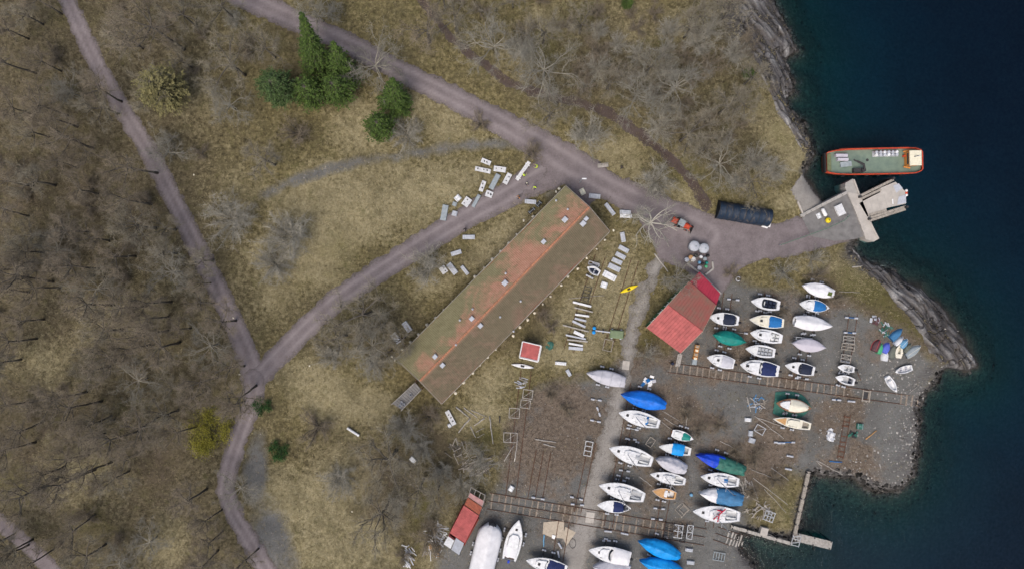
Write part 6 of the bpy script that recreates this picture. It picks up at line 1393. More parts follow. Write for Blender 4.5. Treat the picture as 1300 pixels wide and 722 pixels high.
# row of planks across the overgrown track beside the barn
for k, (px, py, ln, ang, wd, m_) in enumerate(((739, 386, 24, 14, 3.2, 'slabw'), (741, 393, 24, 14, 2, 'wood2'), (739, 400, 18, 8, 3, 'slabw'), (737, 405.5, 15, 14, 3.2, 'slab'), (735, 411, 18, 25, 3.5, 'slab'), (731, 416.5, 34, 14, 2, 'wood2'), (735, 423.5, 14, 25, 5, 'slabw'), (731, 427.5, 26, 12, 2.6, 'slab'), (733, 432, 26, 6, 2.4, 'wood2'), (731, 437, 18, 10, 3, 'slabw'), (731, 442, 18, 5, 5, 'slab'))):
    x, y, z = G(px, py, .5); e = thing('trestle_beam', '%s beam from the top in the row laid across the rails by the barn' % ordw(k), 'beam', (x, y, z), -R(ang), 'beams laid across the rails')
    MB().bevbox(0, 0, .4, ln * S, wd * S * .8, .14, .02).build('beam', M[m_], e)
    for s_ in (-1, 1): MB().box(s_ * ln * S * .35, 0, .2, .14, wd * S * .6 + .15, .4).build('foot', M['wood'], e)
wm, hm = wheel_mesh()
def wheelset(label, px, py, gauge, ang, axle='dark', extra=None):
    x, y, z = G(px, py, .3); e = thing('wheel_set', label, 'wheel set', (x, y, z), -R(ang), 'loose wheel sets in the yard'); g_ = gauge * S / 2
    MB().tube([(-g_, 0, .23), (g_, 0, .23)], .07, 6).build('axle', M[axle], e)
    for s_ in (-1, 1):
        for k in (-1, 1): w_ = link('wheel', wm, e, (s_ * g_ + k * .16, 0, .22), R(90)); link('hub', hm, w_)
for a in (('blue axled wheel set at the top, left of the dinghies', 1081, 403, 12, 4, 'blue'), ('wheel set with blue rag, second from the top left of the dinghies', 1079, 422, 11, 3, 'blue'), ('wheel set above the double track below the orange foredeck boat', 837, 645, 10, 5), ('dark axled wheel set nearest the double track', 834, 658.5, 10, 6), ('wheel set under the sailing boats, beside the lane', 793, 597, 9.5, 8), ('rusty wheel set above the lower sailing boat by the lane', 788, 609, 9, 12, 'rust'),
  ('wheel set above the largest sailing boat', 801, 557, 10, 6), ('pale wheel set below the sprayhood sailing boat', 803, 544, 11, 10, 'galv'), ('wheel set below the lowest boat of the right column', 1018, 480, 13, 5), ('wheel set left of the orange axle at the bottom', 772, 674, 5, 5), ('orange axled wheel set above the white canvas cruiser', 770, 686, 6, 0, 'orange'), ('wheel set right of the orange axle at the bottom', 793, 677, 5, 12), ('white wheel set left of the bottom rails', 711, 692, 4, 60), ('wheel set below the beige sheets', 709, 703, 4, 80),
  ('blue rag wheel set below the upper track', 1062, 507, 7, 5, 'blue'), ('single pale wheel set below the timber frame in the track', 1081, 509, 5, 5), ('wheel set beside the driftwood, upper', 992, 562, 5, 0), ('long blue axled wheel set beside the driftwood', 996, 561, 22, 0, 'blue'), ('wheel set on the grassy bank by the bulkhead, upper', 1003, 578.5, 4, 10), ('wheel set on the grassy bank by the bulkhead, lower', 1001, 595, 4, 10), ('wheel set beside the red shed at the yard road', 931, 380, 11, 5), ('wheel set above the teal covered boat', 938, 422, 18, 5, 'wood2'),
  ('pale wheel set at the end of the left rails', 683, 632, 12, 10, 'wood2'), ('pale wheel set left of the lane among rubble, upper', 757, 507, 9, 8, 'wood2'), ('pale wheel set left of the lane among rubble, middle', 760, 522, 8, 70, 'wood2'), ('pale wheel set left of the lane among rubble, lower', 756, 534, 9, 12, 'wood2'), ('dark wheel cluster left of the lane above the pad', 732, 632, 12, 15), ('wheel set at the bottom of that dark cluster', 733, 640, 12, 5)):
    wheelset(*a)

# ------------------------------------------------------------------ poles, driftwood, scrap
def pole(label, a, b, r_=.07, m_='wood2', z1=.1, z2=.1, name='timber_pole', group='timbers and poles lying about'):
    A = Vector(G(*a, z1)); B_ = Vector(G(*b, z2)); A.z += z1; B_.z += z2; d = B_ - A; rr = random.Random(int(a[0] * 7 + a[1])); n_ = 5
    pts = [A.lerp(B_, i / n_) - A + Vector((rr.uniform(-1, 1), rr.uniform(-1, 1), 0)) * (.06 if 0 < i < n_ else 0) for i in range(n_ + 1)]
    ob = MB().tube(pts, [r_ * (1 - .35 * i / n_) for i in range(n_ + 1)], 7).build(name, M[m_], None, True, loc=A); return tag(ob, label, 'pole', group)
POLES = [('upper left pale pole of the timber heap below the barn', (579, 516), (595, 529), .14), ('second pale pole of the timber heap below the barn', (589, 517), (606, 530), .11), ('third pale pole of the timber heap below the barn', (598, 520), (618, 529), .08), ('thick pole slanting down left in the timber heap', (597, 530), (582, 549), .15), ('short bent pole right in the timber heap', (615, 530), (602, 540), .13), ('long upright pale pole right of the timber heap', (621.5, 528), (626, 563), .12), ('short dark post right of the timber heap', (634, 528), (634.5, 536), .14), ('curved pole at the foot of the timber heap', (597, 541), (604, 555), .1), ('short rung-like pole, upper', (604, 548), (615, 543), .06), ('short rung-like pole, lower', (606, 555), (615, 550), .06),
 ('long thin pole below the sprayhood sailing boat, upper', (841, 521), (863, 534), .07), ('long thin pole below the sprayhood sailing boat, middle', (843, 530), (868, 546), .07), ('long thin pole below the sprayhood sailing boat, lower', (840, 535), (854, 546), .07), ('pole beside the corner board right of those poles', (873, 524), (871, 541), .08), ('pair of planks below the largest sailing boat', (811, 604), (828, 617), .1), ('driftwood pole by the beige wooden boat, long', (958, 527), (995, 556), .09), ('driftwood pole crossing it by the beige wooden boat', (962, 530), (999, 543), .08), ('driftwood trunk beside the brush heap, upper', (952, 504), (971, 517), .12), ('driftwood trunk beside the brush heap, lower', (948, 503), (953, 522), .12),
 ('long branch on the bank above the timber quay, first', (956, 606), (1000, 640), .08), ('long branch on the bank above the timber quay, second', (954, 610), (962, 633), .1), ('long branch on the bank above the timber quay, third', (979, 593), (1001, 609), .08), ('long branch on the bank above the timber quay, fourth', (953, 595), (980, 606), .07), ('long branch on the bank above the timber quay, fifth', (970, 620), (998, 650), .06), ('thin branch right of the folded tarpaulins', (914, 559), (941, 573), .07), ('pole along the edge of the double track by the basin', (972, 676), (995, 684), .1),
 ('bleached log on the rocks by the quay', (1082, 339), (1125, 337), .13), ('bleached log on the point rocks', (1199, 417), (1217, 420), .12), ('thin pole on the shingle above the track end', (1155, 498), (1168, 488), .06), ('yellow plank on the rusty ground near the point', (1099, 557), (1113, 546), .12), ('two pale poles on the cove bank, upper', (1037, 584), (1070, 602), .08), ('two pale poles on the cove bank, lower', (1036, 584), (1054, 603), .07), ('blue plank on the cove bank', (1053, 585), (1069, 586), .12), ('thin pole above the white hull near the shore', (1065, 370), (1092, 371), .05), ('red brown stick beside the small skiffs', (1088, 472), (1093, 483), .06), ('white kerb beam along the yard edge below the pale tree', (831, 322), (848, 345), .13), ('bright pole near the double track left end', (640, 585), (652, 565), .1), ('pale pole left of the rails by the trestles', (653, 585), (657, 558), .12), ('thin pole across the trailer by the barn', (722, 379), (767, 375), .05), ('long pale beam over the left rails', (679, 557), (706, 561), .13), ('second pale beam over the left rails', (690, 563), (705, 567), .13)]
for lab, a, b, r_ in POLES: pole(lab, a, b, r_, 'blue' if lab.startswith('blue') else 'orangewood' if lab.startswith('yellow') else 'rust' if lab.startswith('red') else 'conc2' if 'kerb' in lab else 'dark' if 'dark' in lab else 'wood2')
def heap(label, px, py, rx, ry, n_, mats, seed, name, cat, long=(.6, 1.8), ang=None):
    """a heap of separate scrap pieces, too tangled to take apart singly"""
    rg = random.Random(seed); x, y, z = G(px, py, .2); e = thing(name, label, cat, (x, y, z)); 
    for k, m_ in enumerate(mats):
        mb = MB()
        for i in range(n_ // len(mats)):
            a = (R(-ang) + rg.uniform(-.35, .35)) if ang is not None and rg.random() < .75 else rg.uniform(0, 3.14); ln = rg.uniform(*long); r_ = math.sqrt(rg.random()); q = rg.uniform(0, 6.28)
            mb.box(r_ * math.cos(q) * rx * S, -r_ * math.sin(q) * ry * S, rg.uniform(.08, .55) * (1.1 - r_), ln, rg.uniform(.06, .2) if long[1] > 1 else rg.uniform(.3, .6), rg.uniform(.04, .14), a, ry=rg.uniform(-.15, .15), rx=rg.uniform(-.3, .3))
        ob = mb.build('scrap_pieces', M[m_], e); ob['kind'] = 'stuff'
heap('scrap heap of grey pipes left of the ruined shed', 555, 680, 12, 16, 60, ('slab', 'galv', 'wood2', 'white'), 1, 'scrap_heap', 'scrap heap', (.8, 2.2), 30)
heap('brown and white scrap heap below the grey pipes', 549, 700, 12, 10, 36, ('wood', 'wood2', 'slabw', 'orangewood'), 2, 'scrap_heap', 'scrap heap', (.4, 1.2))
heap('pile of white and grey pipes at the lower left of the scrap', 519, 706, 8, 14, 26, ('slabw', 'slab'), 3, 'scrap_heap', 'scrap heap', (.8, 1.8), 40)
heap('jumble of white and blue containers above the blue wrapped boat', 823, 484, 9, 8, 16, ('slabw', 'white', 'blue', 'gtarp'), 4, 'junk_pile', 'junk', (.5, .9))
heap('grey brush heap with blue pieces right of the rubble', 962, 512, 10, 10, 24, ('wood', 'slab', 'tarp3'), 5, 'brush_heap', 'junk', (.4, 1.2))
heap('tangled grey branch heap above the ruined shed', 605, 590, 19, 14, 60, ('barkd', 'wood'), 6, 'branch_heap', 'branches', (1.0, 2.4), -25)
heap('pale branch heap beside the timber heap', 582, 572, 16, 12, 30, ('wood', 'barkd'), 7, 'branch_heap', 'branches', (.8, 2.2))
heap('tangle of bleached driftwood and frames by the timber quay', 962, 648, 16, 14, 34, ('wood', 'wood', 'wood2'), 8, 'driftwood_heap', 'driftwood', (.5, 1.7))
heap('loose boards scattered right of the white and blue covered boat', 945, 620, 10, 12, 22, ('wood2',), 9, 'board_heap', 'boards', (.6, 1.5))
heap('crumpled green tarpaulin and boxes beside the shore dinghies', 1124, 417, 8, 9, 26, ('green', 'green', 'slab'), 10, 'tarpaulin_heap', 'junk', (.6, 1.2))
heap('grey boxes with red rag above the green heap', 1112, 406, 6, 5, 14, ('slab', 'maroon'), 11, 'box_heap', 'junk', (.4, .8))
heap('coil of pale rope and net below the blue rag wheels', 1055, 552, 4, 8, 40, ('slabw', 'slab'), 12, 'net_heap', 'nets', (.3, .7))
heap('dark engine parts at the right gable of the red shed', 911, 386, 4, 4, 14, ('dark',), 13, 'engine_parts', 'junk', (.3, .6))
heap('green thorny scrap beside the hut', 698, 438, 4, 5, 14, ('green',), 14, 'green_scrap', 'junk', (.3, .6))
heap('dark green scrap next to the green bin near the point', 1084, 552, 5, 4, 14, ('dark', 'green'), 15, 'green_scrap', 'junk', (.3, .8))
heap('loose grey frames between trestles and barn grass', 662, 486, 8, 8, 16, ('wood2', 'slab'), 16, 'frame_heap', 'junk', (.5, 1.4), 5)
# beige sheets on the gravel, orange pallet boxes, blue plank, hose ring
for k, (poly, lab) in enumerate((([(690, 662), (716, 660), (716, 683), (700, 681), (689, 677)], 'large beige sheet on the gravel between two rails'), ([(718, 668), (731, 675), (719, 692), (714, 680)], 'pointed beige sheet right of the large one'))):
    pts = [G(*p) for p in poly]; c = center(pts); MB().prism([(p[0] - c[0], p[1] - c[1]) for p in pts], 0, .03).build('sheet_material', mat('beige_sheet%d' % k, (.42, .36, .28), .15, .9, 2), None, loc=(c[0], c[1], c[2] + .06)); tag(bpy.data.objects['sheet_material' if k == 0 else 'sheet_material.001'], lab, 'sheet')
X, Y, Z = G(702.5, 680.5); tag(MB().prism([(-.3, -.2), (.2, -.4), (.4, .2), (-.2, .4)], 0, .12).build('folded_cloth', M['white'], None, loc=(X, Y, Z + .09)), 'small white folded cloth on the beige sheet', 'cloth')
pole('blue pipe beside the beige sheet', (691, 678), (690, 693), .16, 'dlight')
ring = [(.55 * math.cos(a) * 1.0, .85 * math.sin(a), .08) for a in np.linspace(0, 6.283, 25)]; X, Y, Z = G(727, 689); tag(MB().tube(ring, .04, 5, cap=False).build('hose', M['dark'], None, True, loc=(X, Y, Z)), 'dark hose coiled right of the pointed beige sheet', 'hose')
oc = thing('crate_row', 'row of orange-brown crates at the lower side of the red shed', 'crates', (*G(884, 447, .6),), R(80))
for k in range(4): MB().bevbox(-1.1 + .72 * k, 0, 0, .62, .75, .7, .04).build('crate', M['orangewood' if k % 2 else 'orange'], oc); MB().bevbox(-1.1 + .72 * k, 0, .701, .4, .5, .06, .02).build('lid', M['wood'] if k % 2 else M['cream2'], oc)
X, Y, Z = G(881.5, 459, .5); tag(MB().bevbox(0, 0, 0, .8, .95, .8, .06).build('grey_bin', M['slabd'], None, loc=(X, Y, Z), rz=R(-8)), 'square grey bin below the orange crates', 'bin')
gw = thing('timber_stack', 'pale timber leaning at the lower corner of the red shed', 'timber', (*G(862, 457, .5),), R(78))
for k in range(3): MB().box(rng.uniform(-.1, .1), -.28 + .28 * k, .35 + .05 * (k % 2), 2.3, .24, .1).build('board', M['wood2'], gw)
X, Y, Z = G(853.5, 461, .4); tag(MB().lathe(0, 0, [(.25, 0), (.28, .1), (.28, .75), (.25, .8), (.1, .82)], 12).build('barrel', M['navy2'], None, loc=(X, Y, Z)), 'dark blue barrel below the red shed', 'barrel')
X, Y, Z = G(908, 629.5 - 2.5 + 0, .3); 
X, Y, Z = G(877.5, 627.5, .3); tag(MB().lathe(0, 0, [(.25, 0), (.28, .1), (.28, .5), (.2, .55), (.1, .57)], 12).build('barrel', M['dlight'], None, loc=(X, Y, Z)), 'small blue barrel between the two lower rows of boats', 'barrel')
# crane-like blue and white arm with green covered cart
ar = thing('hand_winch', 'white arm with a blue double float beside the green cart', 'winch', (*G(763, 420, .5),), R(-7))
MB().tube([(-1.0, 0, .45), (1.6, 0, .6)], .13, 6).build('arm', M['slab'], ar)
for s_ in (-1, 1): MB().lathe(-1.25, s_ * .38, [(.1, .2), (.3, .3), (.32, .5), (.3, .7), (.1, .8)], 12).build('float', M['tarp2'], ar)
MB().box(.4, 0, .22, .2, .8, .44).build('foot', M['dark'], ar)
ct = thing('covered_cart', 'low cart under a green cover beside the lane', 'cart', (*G(783, 424, .6),), R(-5)); MB().bevbox(0, 0, .3, 2.4, 1.45, .5, .15).build('cover', mat('sage_green_cover', (.16, .21, .12), .2, .7), ct)
for sx in (-1, 1):
    for sy in (-1, 1): w_ = link('wheel', wm, ct, (sx * .8, sy * .75, .22)); link('hub', hm, w_)
# ------------------------------------------------------------------ tanks, bins, tyre
for k, (px, py, r_) in enumerate(((881.8, 312.5, 6.3), (894, 315.3, 6.0))):
    X, Y, Z = G(px, py, 1.6); e = thing('round_tank', ['left', 'right'][k] + ' of two round pale grey tanks beside the shed yard', 'tank', (X, Y, Z), 0, 'round tanks'); rr = r_ * S
    MB().lathe(0, 0, [(rr, 0), (rr, 1.5), (rr * .96, 1.56), (rr * .5, 1.66), (.05, 1.7)], 28).build('body', M['slab'], e, True); MB().lathe(0, 0, [(rr + .05, 1.38), (rr + .06, 1.5), (rr + .02, 1.52), (rr - .02, 1.46)], 28).build('rim', M['slabd'], e, True); MB().cyl(rr * .3, 0, 1.55, 1.72, .16, n=10).build('lid', M['slabd'], e)
bins = [(880, 329, .42, 'white', 'large white drum among the bins below the tanks'), (877, 326.5, .38, 'orangewood', 'tan sack left of the large white drum'), (890, 326, .28, 'slabw', 'small white bin below the right tank'), (895, 328.5, .32, 'slabd', 'blue-grey bin right of the small white one'), (888, 333, .26, 'dlight', 'pale blue bin in the middle of the cluster'), (897.5, 333.5, .24, 'teal', 'small green-white bin at the right of the cluster'), (896.5, 338, .26, 'dgreen', 'mint green bin lowest in the cluster'), (888, 340, .38, 'slab', 'grey rounded sack at the foot of the bins'), (892, 334.5, .25, 'black', 'black bin in the middle of the cluster'), (884, 324.5, .33, 'black', 'black bin right below the left tank'), (899, 324.5, .25, 'black', 'black bin below the right tank edge'), (872, 329.5, .4, 'slab', 'grey cone shaped cover left of the bins')]
for px, py, r_, m_, lab in bins:
    X, Y, Z = G(px, py, .8); e = thing('bin', lab, 'bin', (X, Y, Z), rng.uniform(0, 3), 'bins below the tanks'); MB().lathe(0, 0, [(r_ * .85, 0), (r_, .75), (r_ * 1.06, .8)], 14).build('body', M[m_], e, True); MB().lathe(0, 0, [(r_ * 1.08, .8), (r_ * 1.08, .86), (r_ * .6, .94), (.04, .96)], 14).build('lid', M[m_], e, True)
cb_ = thing('concrete_edging', 'grey concrete edging around the bins', 'edging', (*G(895, 345, .2),))
for a, b in (((904, 332), (905, 341)), ((905, 341), (895, 349)), ((872, 334), (894, 351)), ((894, 351), (915, 373))):
    A, B_ = Vector(G(*a)), Vector(G(*b)); d = B_ - A; c = (A + B_) / 2 - Vector(cb_.location); MB().bevbox(c.x, c.y, -.15, d.length, .32, .5, .04, math.atan2(d.y, d.x)).build('edge_block', M['conc'], cb_)
X, Y, Z = G(937, 354, .3); e = thing('tyre_ring', 'pale ring leaning on a dark tyre at the yard road edge', 'tyre', (X, Y, Z)); MB().tube([(.42 * math.cos(a), .42 * math.sin(a), .2) for a in np.linspace(0, 6.283, 21)], .14, 8, cap=False).build('tyre', M['dark'], e, True)
MB().tube([(.38 * math.cos(a), .38 * math.sin(a), .38) for a in np.linspace(.6, 5.4, 17)], .09, 7).build('ring', M['slabw'], e, True)
# ------------------------------------------------------------------ tractor
X, Y, Z = G(865.5, 284.5, .9); tr_ = thing('tractor', 'red tractor with grey cab roof standing on the gravel road', 'tractor', (X, Y, Z + .04), R(-27))
MB().bevbox(.75, 0, .65, 1.5, .62, .62, .1).build('bonnet', M['red'], tr_); cab = MB().bevbox(-.25, 0, .6, 1.0, 1.0, 1.35, .06).build('cab', M['darkglass'], tr_); MB().bevbox(-.25, 0, 1.96, 1.15, 1.2, .12, .05).build('roof', M['slabd'], cab)
MB().bevbox(-1.35, 0, .6, 1.0, .95, .75, .2).build('rear_box', M['red'], tr_)
for x, y, r_, wd in ((-.55, .68, .58, .34), (-.55, -.68, .58, .34), (1.05, .55, .38, .24), (1.05, -.55, .38, .24)):
    w_ = link('wheel', None, tr_, (x, y, r_)); MB().tube([(0, -wd / 2, 0), (0, -wd / 2 + .05, 0), (0, wd / 2 - .05, 0), (0, wd / 2, 0)], [r_ * .85, r_, r_, r_ * .85], 18).build('tyre', M['black'], w_); MB().tube([(0, -wd / 2 - .01, 0), (0, wd / 2 + .01, 0)], r_ * .55, 12).build('rim', M['red'], w_)
for s_ in (-1, 1): MB().tube([(.2, s_ * .42, 1.2), (1.2, s_ * .42, 1.1), (1.95, s_ * .42, .35)], .06, 5).build('loader_arm', M['red'], tr_)
MB().add([(1.9, -.7, .1), (2.3, -.7, .05), (2.3, .7, .05), (1.9, .7, .1), (1.85, -.7, .55), (1.85, .7, .55)], [(0, 1, 2, 3), (0, 3, 5, 4), (0, 4, 1), (3, 2, 5), (3, 2, 1, 0), (4, 5, 3, 0)]).build('bucket', M['dark'], tr_)
# ------------------------------------------------------------------ people
def person(label, px, py, face, top, bottom='trouser', walk=0.3, hat=None, reach=0):
    X, Y, Z = G(px, py, 1.0); e = thing('person', label, 'person', (X, Y, Z + .06), R(face), 'people at work by the path'); v = []; ed = []; rad = []
    def p(x, y, z, r_, par=None):
        v.append((x, y, z)); rad.append(r_)
        if par is not None: ed.append((par, len(v) - 1))
        return len(v) - 1
    pel = p(0, 0, .95, .15); ch = p(.02, 0, 1.2, .155, pel); sh_ = p(.03, 0, 1.42, .12, ch); nk = p(.04, 0, 1.52, .055, sh_); hd = p(.06, 0, 1.62, .095, nk); p(.06, 0, 1.74, .085, hd)
    for s_ in (-1, 1):
        h_ = p(0, .10 * s_, .9, .10, pel); k_ = p(.08 + walk * .3 * s_, .11 * s_, .5, .068, h_); a_ = p(walk * .75 * s_, .11 * s_, .08, .045, k_); p(walk * .75 * s_ + .17, .13 * s_, .04, .042, a_)
        s2 = p(.02, .20 * s_, 1.40, .075, sh_); el_ = p(.04 - walk * .4 * s_ + reach * .2, .27 * s_, 1.12, .048, s2); wr = p(.18 - walk * .7 * s_ + reach * .38, .25 * s_, .92 + reach * .12, .032, el_); pm = p(.24 - walk * .75 * s_ + reach * .42, .25 * s_, .86 + reach * .12, .034, wr)
        for f_, (dy, ln) in enumerate(((-.035, .075), (-.012, .085), (.012, .08), (.034, .065))): q = p(v[pm][0] + .03, v[pm][1] + dy, v[pm][2] - .04, .011, pm); p(v[pm][0] + .045, v[pm][1] + dy, v[pm][2] - .04 - ln, .009, q)
        p(v[pm][0] + .05, v[pm][1] - .05 * s_, v[pm][2] + .0, .011, pm)
    me = bpy.data.meshes.new('body'); me.from_pydata(v, ed, []); ob = bpy.data.objects.new('tmp_body', me); col.objects.link(ob)
    sk = ob.modifiers.new('skin', 'SKIN'); ob.modifiers.new('sub', 'SUBSURF').levels = 1
    for i, d_ in enumerate(me.skin_vertices[0].data): d_.radius = (rad[i], rad[i]); d_.use_root = (i == pel)
    dg = bpy.context.evaluated_depsgraph_get(); m2 = bpy.data.meshes.new_from_object(ob.evaluated_get(dg)); bpy.data.objects.remove(ob)
    m2.materials.clear()
    for m_ in (M[top], M[bottom], M['skin'], M['black']): m2.materials.append(m_)
    for f_ in m2.polygons:
        c = f_.center; f_.material_index = 3 if c.z < .12 else 2 if (c.z > 1.5 or (abs(c.y) > .2 and c.z < .98 + reach * .12 and c.z > .7)) else 1 if c.z < .93 else 0; f_.use_smooth = True
    link('body', m2, e)
    hm_ = MB(); hm_.lathe(.05, 0, [(.105, 1.62), (.118, 1.68), (.115, 1.75), (.075, 1.81), (.02, 1.83)], 12); hm_.build('helmet' if hat else 'hair', M[hat or 'black'], e, True)
    fc = MB(); fc.box(.165, 0, 1.645, .03, .025, .045); fc.box(.15, -.035, 1.675, .015, .02, .012); fc.box(.15, .035, 1.675, .015, .02, .012); fc.build('face_features', M['skin'], e)
    return e
person('worker in a yellow vest at the right end of the long bench', 682, 212, 160, 'hivis', reach=1, walk=.1, hat='hivis')
person('worker in a yellow vest holding the left side of the long bench', 665, 223, 60, 'hivis', reach=1, walk=.1, hat='hivis')
person('person in dark clothes with pale cap on the path below the bench', 668.5, 233, -30, 'trouser', walk=.3, hat='cream2')
person('worker in a yellow vest walking on the path toward the barn', 679.5, 238, -120, 'hivis', walk=.4, hat='hivis')
person('person in a tan jacket at the lower path edge near the barn', 659, 250.5, 200, 'orange', walk=.3)
person('person in black walking alone on the path beside the floats', 590.5, 291, 250, 'trouser', walk=.4)
person('person in black standing on the grass above the road bend', 789, 212.5, 30, 'trouser', walk=.2)
person('worker in a yellow vest standing on the cross pier', 1095, 258, 200, 'hivis', walk=.1, hat='hivis')
# two roadside signs and poles
for px, py, lab in ((1056 - 320.5, 232.5, 'slim white lamp post at the upper barn corner'),):
    X, Y, Z = G(px, py); e = thing('lamp_post', lab, 'lamp post', (X, Y, Z)); MB().tube([(0, 0, 0), (0, 0, 5)], [.09, .06], 8).build('post', M['galv'], e); MB().bevbox(.35, 0, 4.95, .8, .22, .12, .03).build('lamp_head', M['slabw'], e)
# loose rubble of white crates on the path: small pale stones
for k, (px, py) in enumerate(((253, 319), (255, 327), (296, 403), (304, 475), (246, 222), (447, 649), (393, 464))):
    x, y, z = G(px, py, .1); ob = link('pale_stone', rg.choice(SM), None, (x, y, z + .08), rg.uniform(0, 6)); ob.scale = (.7, .6, .6); tag(ob, ['upper pale stone lying on the left path', 'lower pale stone lying on the left path', 'small pale stone at the path edge above the fork', 'pale stone at the left of the path fork', 'pale stone high on the left path verge', 'lone pale stone in the lower dry grass', 'small stone in the dark grass below the path'][k], 'stone', 'single pale stones')

# ------------------------------------------------------------------ loose cover: grass, litter, stones
def scatter(name, n_, px_rng, dens, blade, col_pairs, seed, kind='tuft'):
    g_ = np.random.default_rng(seed); x = g_.uniform(-96, 96, n_); y = g_.uniform(-55, 55, n_); z = gzv(x, y); px, py = topx(x, y, z); keep = g_.random(n_) < dens(px, py, x, y, z)
    x, y, z = x[keep], y[keep], z[keep]; m = len(x)
    if kind == 'tuft':
        nb = blade[0]; a = g_.uniform(0, 6.283, (m, nb)); ln = g_.uniform(blade[1], blade[2], (m, nb)); up = g_.uniform(.15, .8, (m, nb)); wd = blade[3]
        rr = g_.uniform(0, .12, (m, nb)); bx = x[:, None] + np.cos(a) * rr; by = y[:, None] + np.sin(a) * rr; bz = z[:, None] + np.zeros_like(a) - .02
        tx = bx + np.cos(a) * ln * (1 - up * .6); ty = by + np.sin(a) * ln * (1 - up * .6); tz = bz + ln * up
        ox_, oy_ = -np.sin(a) * wd, np.cos(a) * wd
        V = np.stack([np.stack([bx + ox_, by + oy_, bz], -1), np.stack([bx - ox_, by - oy_, bz], -1), np.stack([tx, ty, tz], -1)], 2).reshape(-1, 3); F = np.arange(len(V)).reshape(-1, 3)
        t_ = np.repeat(g_.random(m), nb * 3)
    else:
        oct_ = np.array([(1, 0, 0), (-1, 0, 0), (0, 1, 0), (0, -1, 0), (0, 0, 1), (.5, .6, .6)], float); fc = np.array([(0, 2, 5), (2, 4, 5), (4, 0, 5), (2, 1, 4), (1, 3, 4), (3, 0, 4)])
        s_ = g_.uniform(blade[1], blade[2], m) * g_.uniform(.5, 1.0, m); jit = g_.uniform(.6, 1.25, (m, 6, 3)); th = g_.uniform(0, 6.283, m)
        P_ = oct_[None] * jit * s_[:, None, None]; P_[..., 2] *= .6; X_ = P_[..., 0] * np.cos(th)[:, None] - P_[..., 1] * np.sin(th)[:, None]; Y_ = P_[..., 0] * np.sin(th)[:, None] + P_[..., 1] * np.cos(th)[:, None]
        V = np.stack([X_ + x[:, None], Y_ + y[:, None], P_[..., 2] + z[:, None]], -1).reshape(-1, 3); F = (fc[None] + 6 * np.arange(m)[:, None, None]).reshape(-1, 3); t_ = np.repeat(g_.random(m), 6)
    c0, c1 = np.array(col_pairs[0]), np.array(col_pairs[1]); C = np.concatenate([c0 + (c1 - c0) * t_[:, None], np.ones((len(t_), 1))], 1)
    me = np_mesh(name, V, F, {'tint': C}, False); mm = bpy.data.materials.new(name); mm.use_nodes = True; b = mm.node_tree.nodes['Principled BSDF']; b.inputs['Roughness'].default_value = .95; b.inputs['Specular IOR Level'].default_value = .1
    at = mm.node_tree.nodes.new('ShaderNodeAttribute'); at.attribute_name = 'tint'; mm.node_tree.links.new(at.outputs['Color'], b.inputs['Base Color']); me.materials.append(mm)
    return struct(link(name, me), 'stuff')
def samp(A):
    F_ = A[oy:oy + NYF, ox:ox + NXF]
    def f(x, y): i = np.clip(((x + 100) / STEP).astype(int), 0, NXF - 1); j = np.clip(((y + 58) / STEP).astype(int), 0, NYF - 1); return F_[j, i]
    return f
s_dry, s_grav, s_wood, s_sd, s_moss, s_rock, s_red = samp(m_dry), samp(m_grav), samp(m_wood), samp(GS), samp(m_moss), samp(m_rock), samp(m_red)
def off_road(px, py):
    m = np.ones(px.shape)
    for k in ROADS:
        pts = [p for p, _ in ROADS[k]]; ws = np.array([b for _, b in ROADS[k]], float) / 2; d, tt = seg_dist(px, py, pts); i = np.clip(tt.astype(int), 0, len(pts) - 2); m *= d > ws[i] * (.62 + .5 * hash2(np.floor(px * 3), np.floor(py * 3), 7))
    for poly in ([(790, 248), (850, 262), (905, 276), (980, 286), (1012, 276), (1078, 262), (1100, 300), (1050, 312), (1000, 326), (965, 328), (940, 340), (925, 362), (905, 392), (880, 350), (836, 330), (830, 305)], [(500, 455), (718, 234), (776, 294), (561, 514)], [(1000, 240), (1160, 200), (1160, 320), (1000, 320)]): m *= ~inside(px, py, poly)
    return m
land = lambda x, y: (s_sd(x, y) > 1.5)
scatter('dry_grass', 230000, None, lambda px, py, x, y, z: off_road(px, py) * land(x, y) * np.clip(s_dry(x, y) * 1.1 + .10, 0, 1) * (1 - .9 * s_grav(x, y)), (4, .2, .6, .026), ((.15, .127, .065), (.44, .385, .23)), 1)
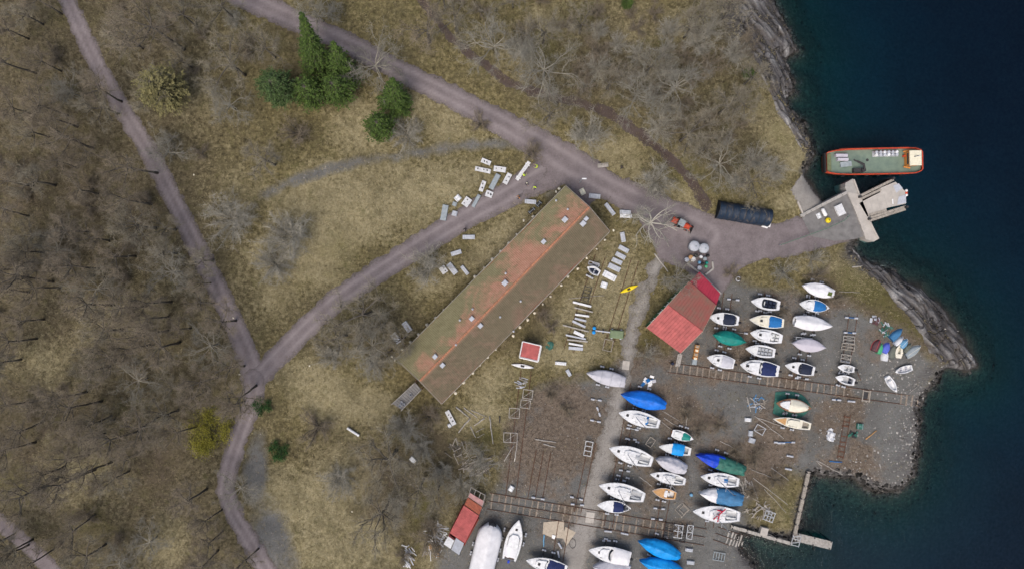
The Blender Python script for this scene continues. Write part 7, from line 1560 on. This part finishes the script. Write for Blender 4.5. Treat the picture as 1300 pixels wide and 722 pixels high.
scatter('brown_undergrowth', 260000, None, lambda px, py, x, y, z: off_road(px, py) * land(x, y) * (1 - s_grav(x, y)) * (.25 + .6 * s_wood(x, y)) * (1 - .7 * s_dry(x, y)) * (1 - s_rock(x, y)), (4, .2, .7, .028), ((.035, .029, .016), (.215, .182, .11)), 2)
scatter('moss_and_green_grass', 90000, None, lambda px, py, x, y, z: off_road(px, py) * land(x, y) * (s_moss(x, y) * .9 + .015) * (1 - .8 * s_grav(x, y)), (4, .12, .35, .025), ((.05, .055, .015), (.15, .14, .045)), 3)
scatter('yard_stones', 120000, None, lambda px, py, x, y, z: (s_sd(x, y) > .3) * np.clip(s_grav(x, y) * .22 + .5 * sstep(5, 1, s_sd(x, y)) * (px > 1040) * (py > 440), 0, 1) * off_road(px, py), (0, .04, .17, 0), ((.09, .08, .07), (.34, .32, .29)), 4, 'stone')
scatter('shallow_water_boulders', 60000, None, lambda px, py, x, y, z: (s_sd(x, y) < -.8) * (s_sd(x, y) > -6) * .35, (0, .1, .45, 0), ((.015, .014, .011), (.07, .065, .05)), 5, 'stone')
scatter('shore_boulders', 160000, None, lambda px, py, x, y, z: (s_sd(x, y) > -1.3) * (s_sd(x, y) < 1.6) * ((py > 470) | ((py > 300) & (py < 345)) | (py < 215)) * .8, (0, .12, .62, 0), ((.008, .008, .007), (.085, .08, .075)), 6, 'stone')
scatter('pale_shingle', 90000, None, lambda px, py, x, y, z: (s_sd(x, y) > .8) * (px > 1040) * (py > 455) * np.clip(.12 + .7 * blobs([(1150, 575, 26, 60), (1120, 620, 50, 14), (1150, 490, 40, 30), (1090, 600, 40, 18)], px, py), 0, 1), (0, .06, .30, 0), ((.12, .115, .105), (.46, .44, .41)), 7, 'stone')
scatter('fallen_leaves_and_twigs', 200000, None, lambda px, py, x, y, z: land(x, y) * off_road(px, py) * (s_grav(x, y) > .2) * np.clip(s_red(x, y) * 1.3 + .06, 0, 1), (4, .12, .5, .03), ((.05, .036, .026), (.24, .19, .145)), 8)
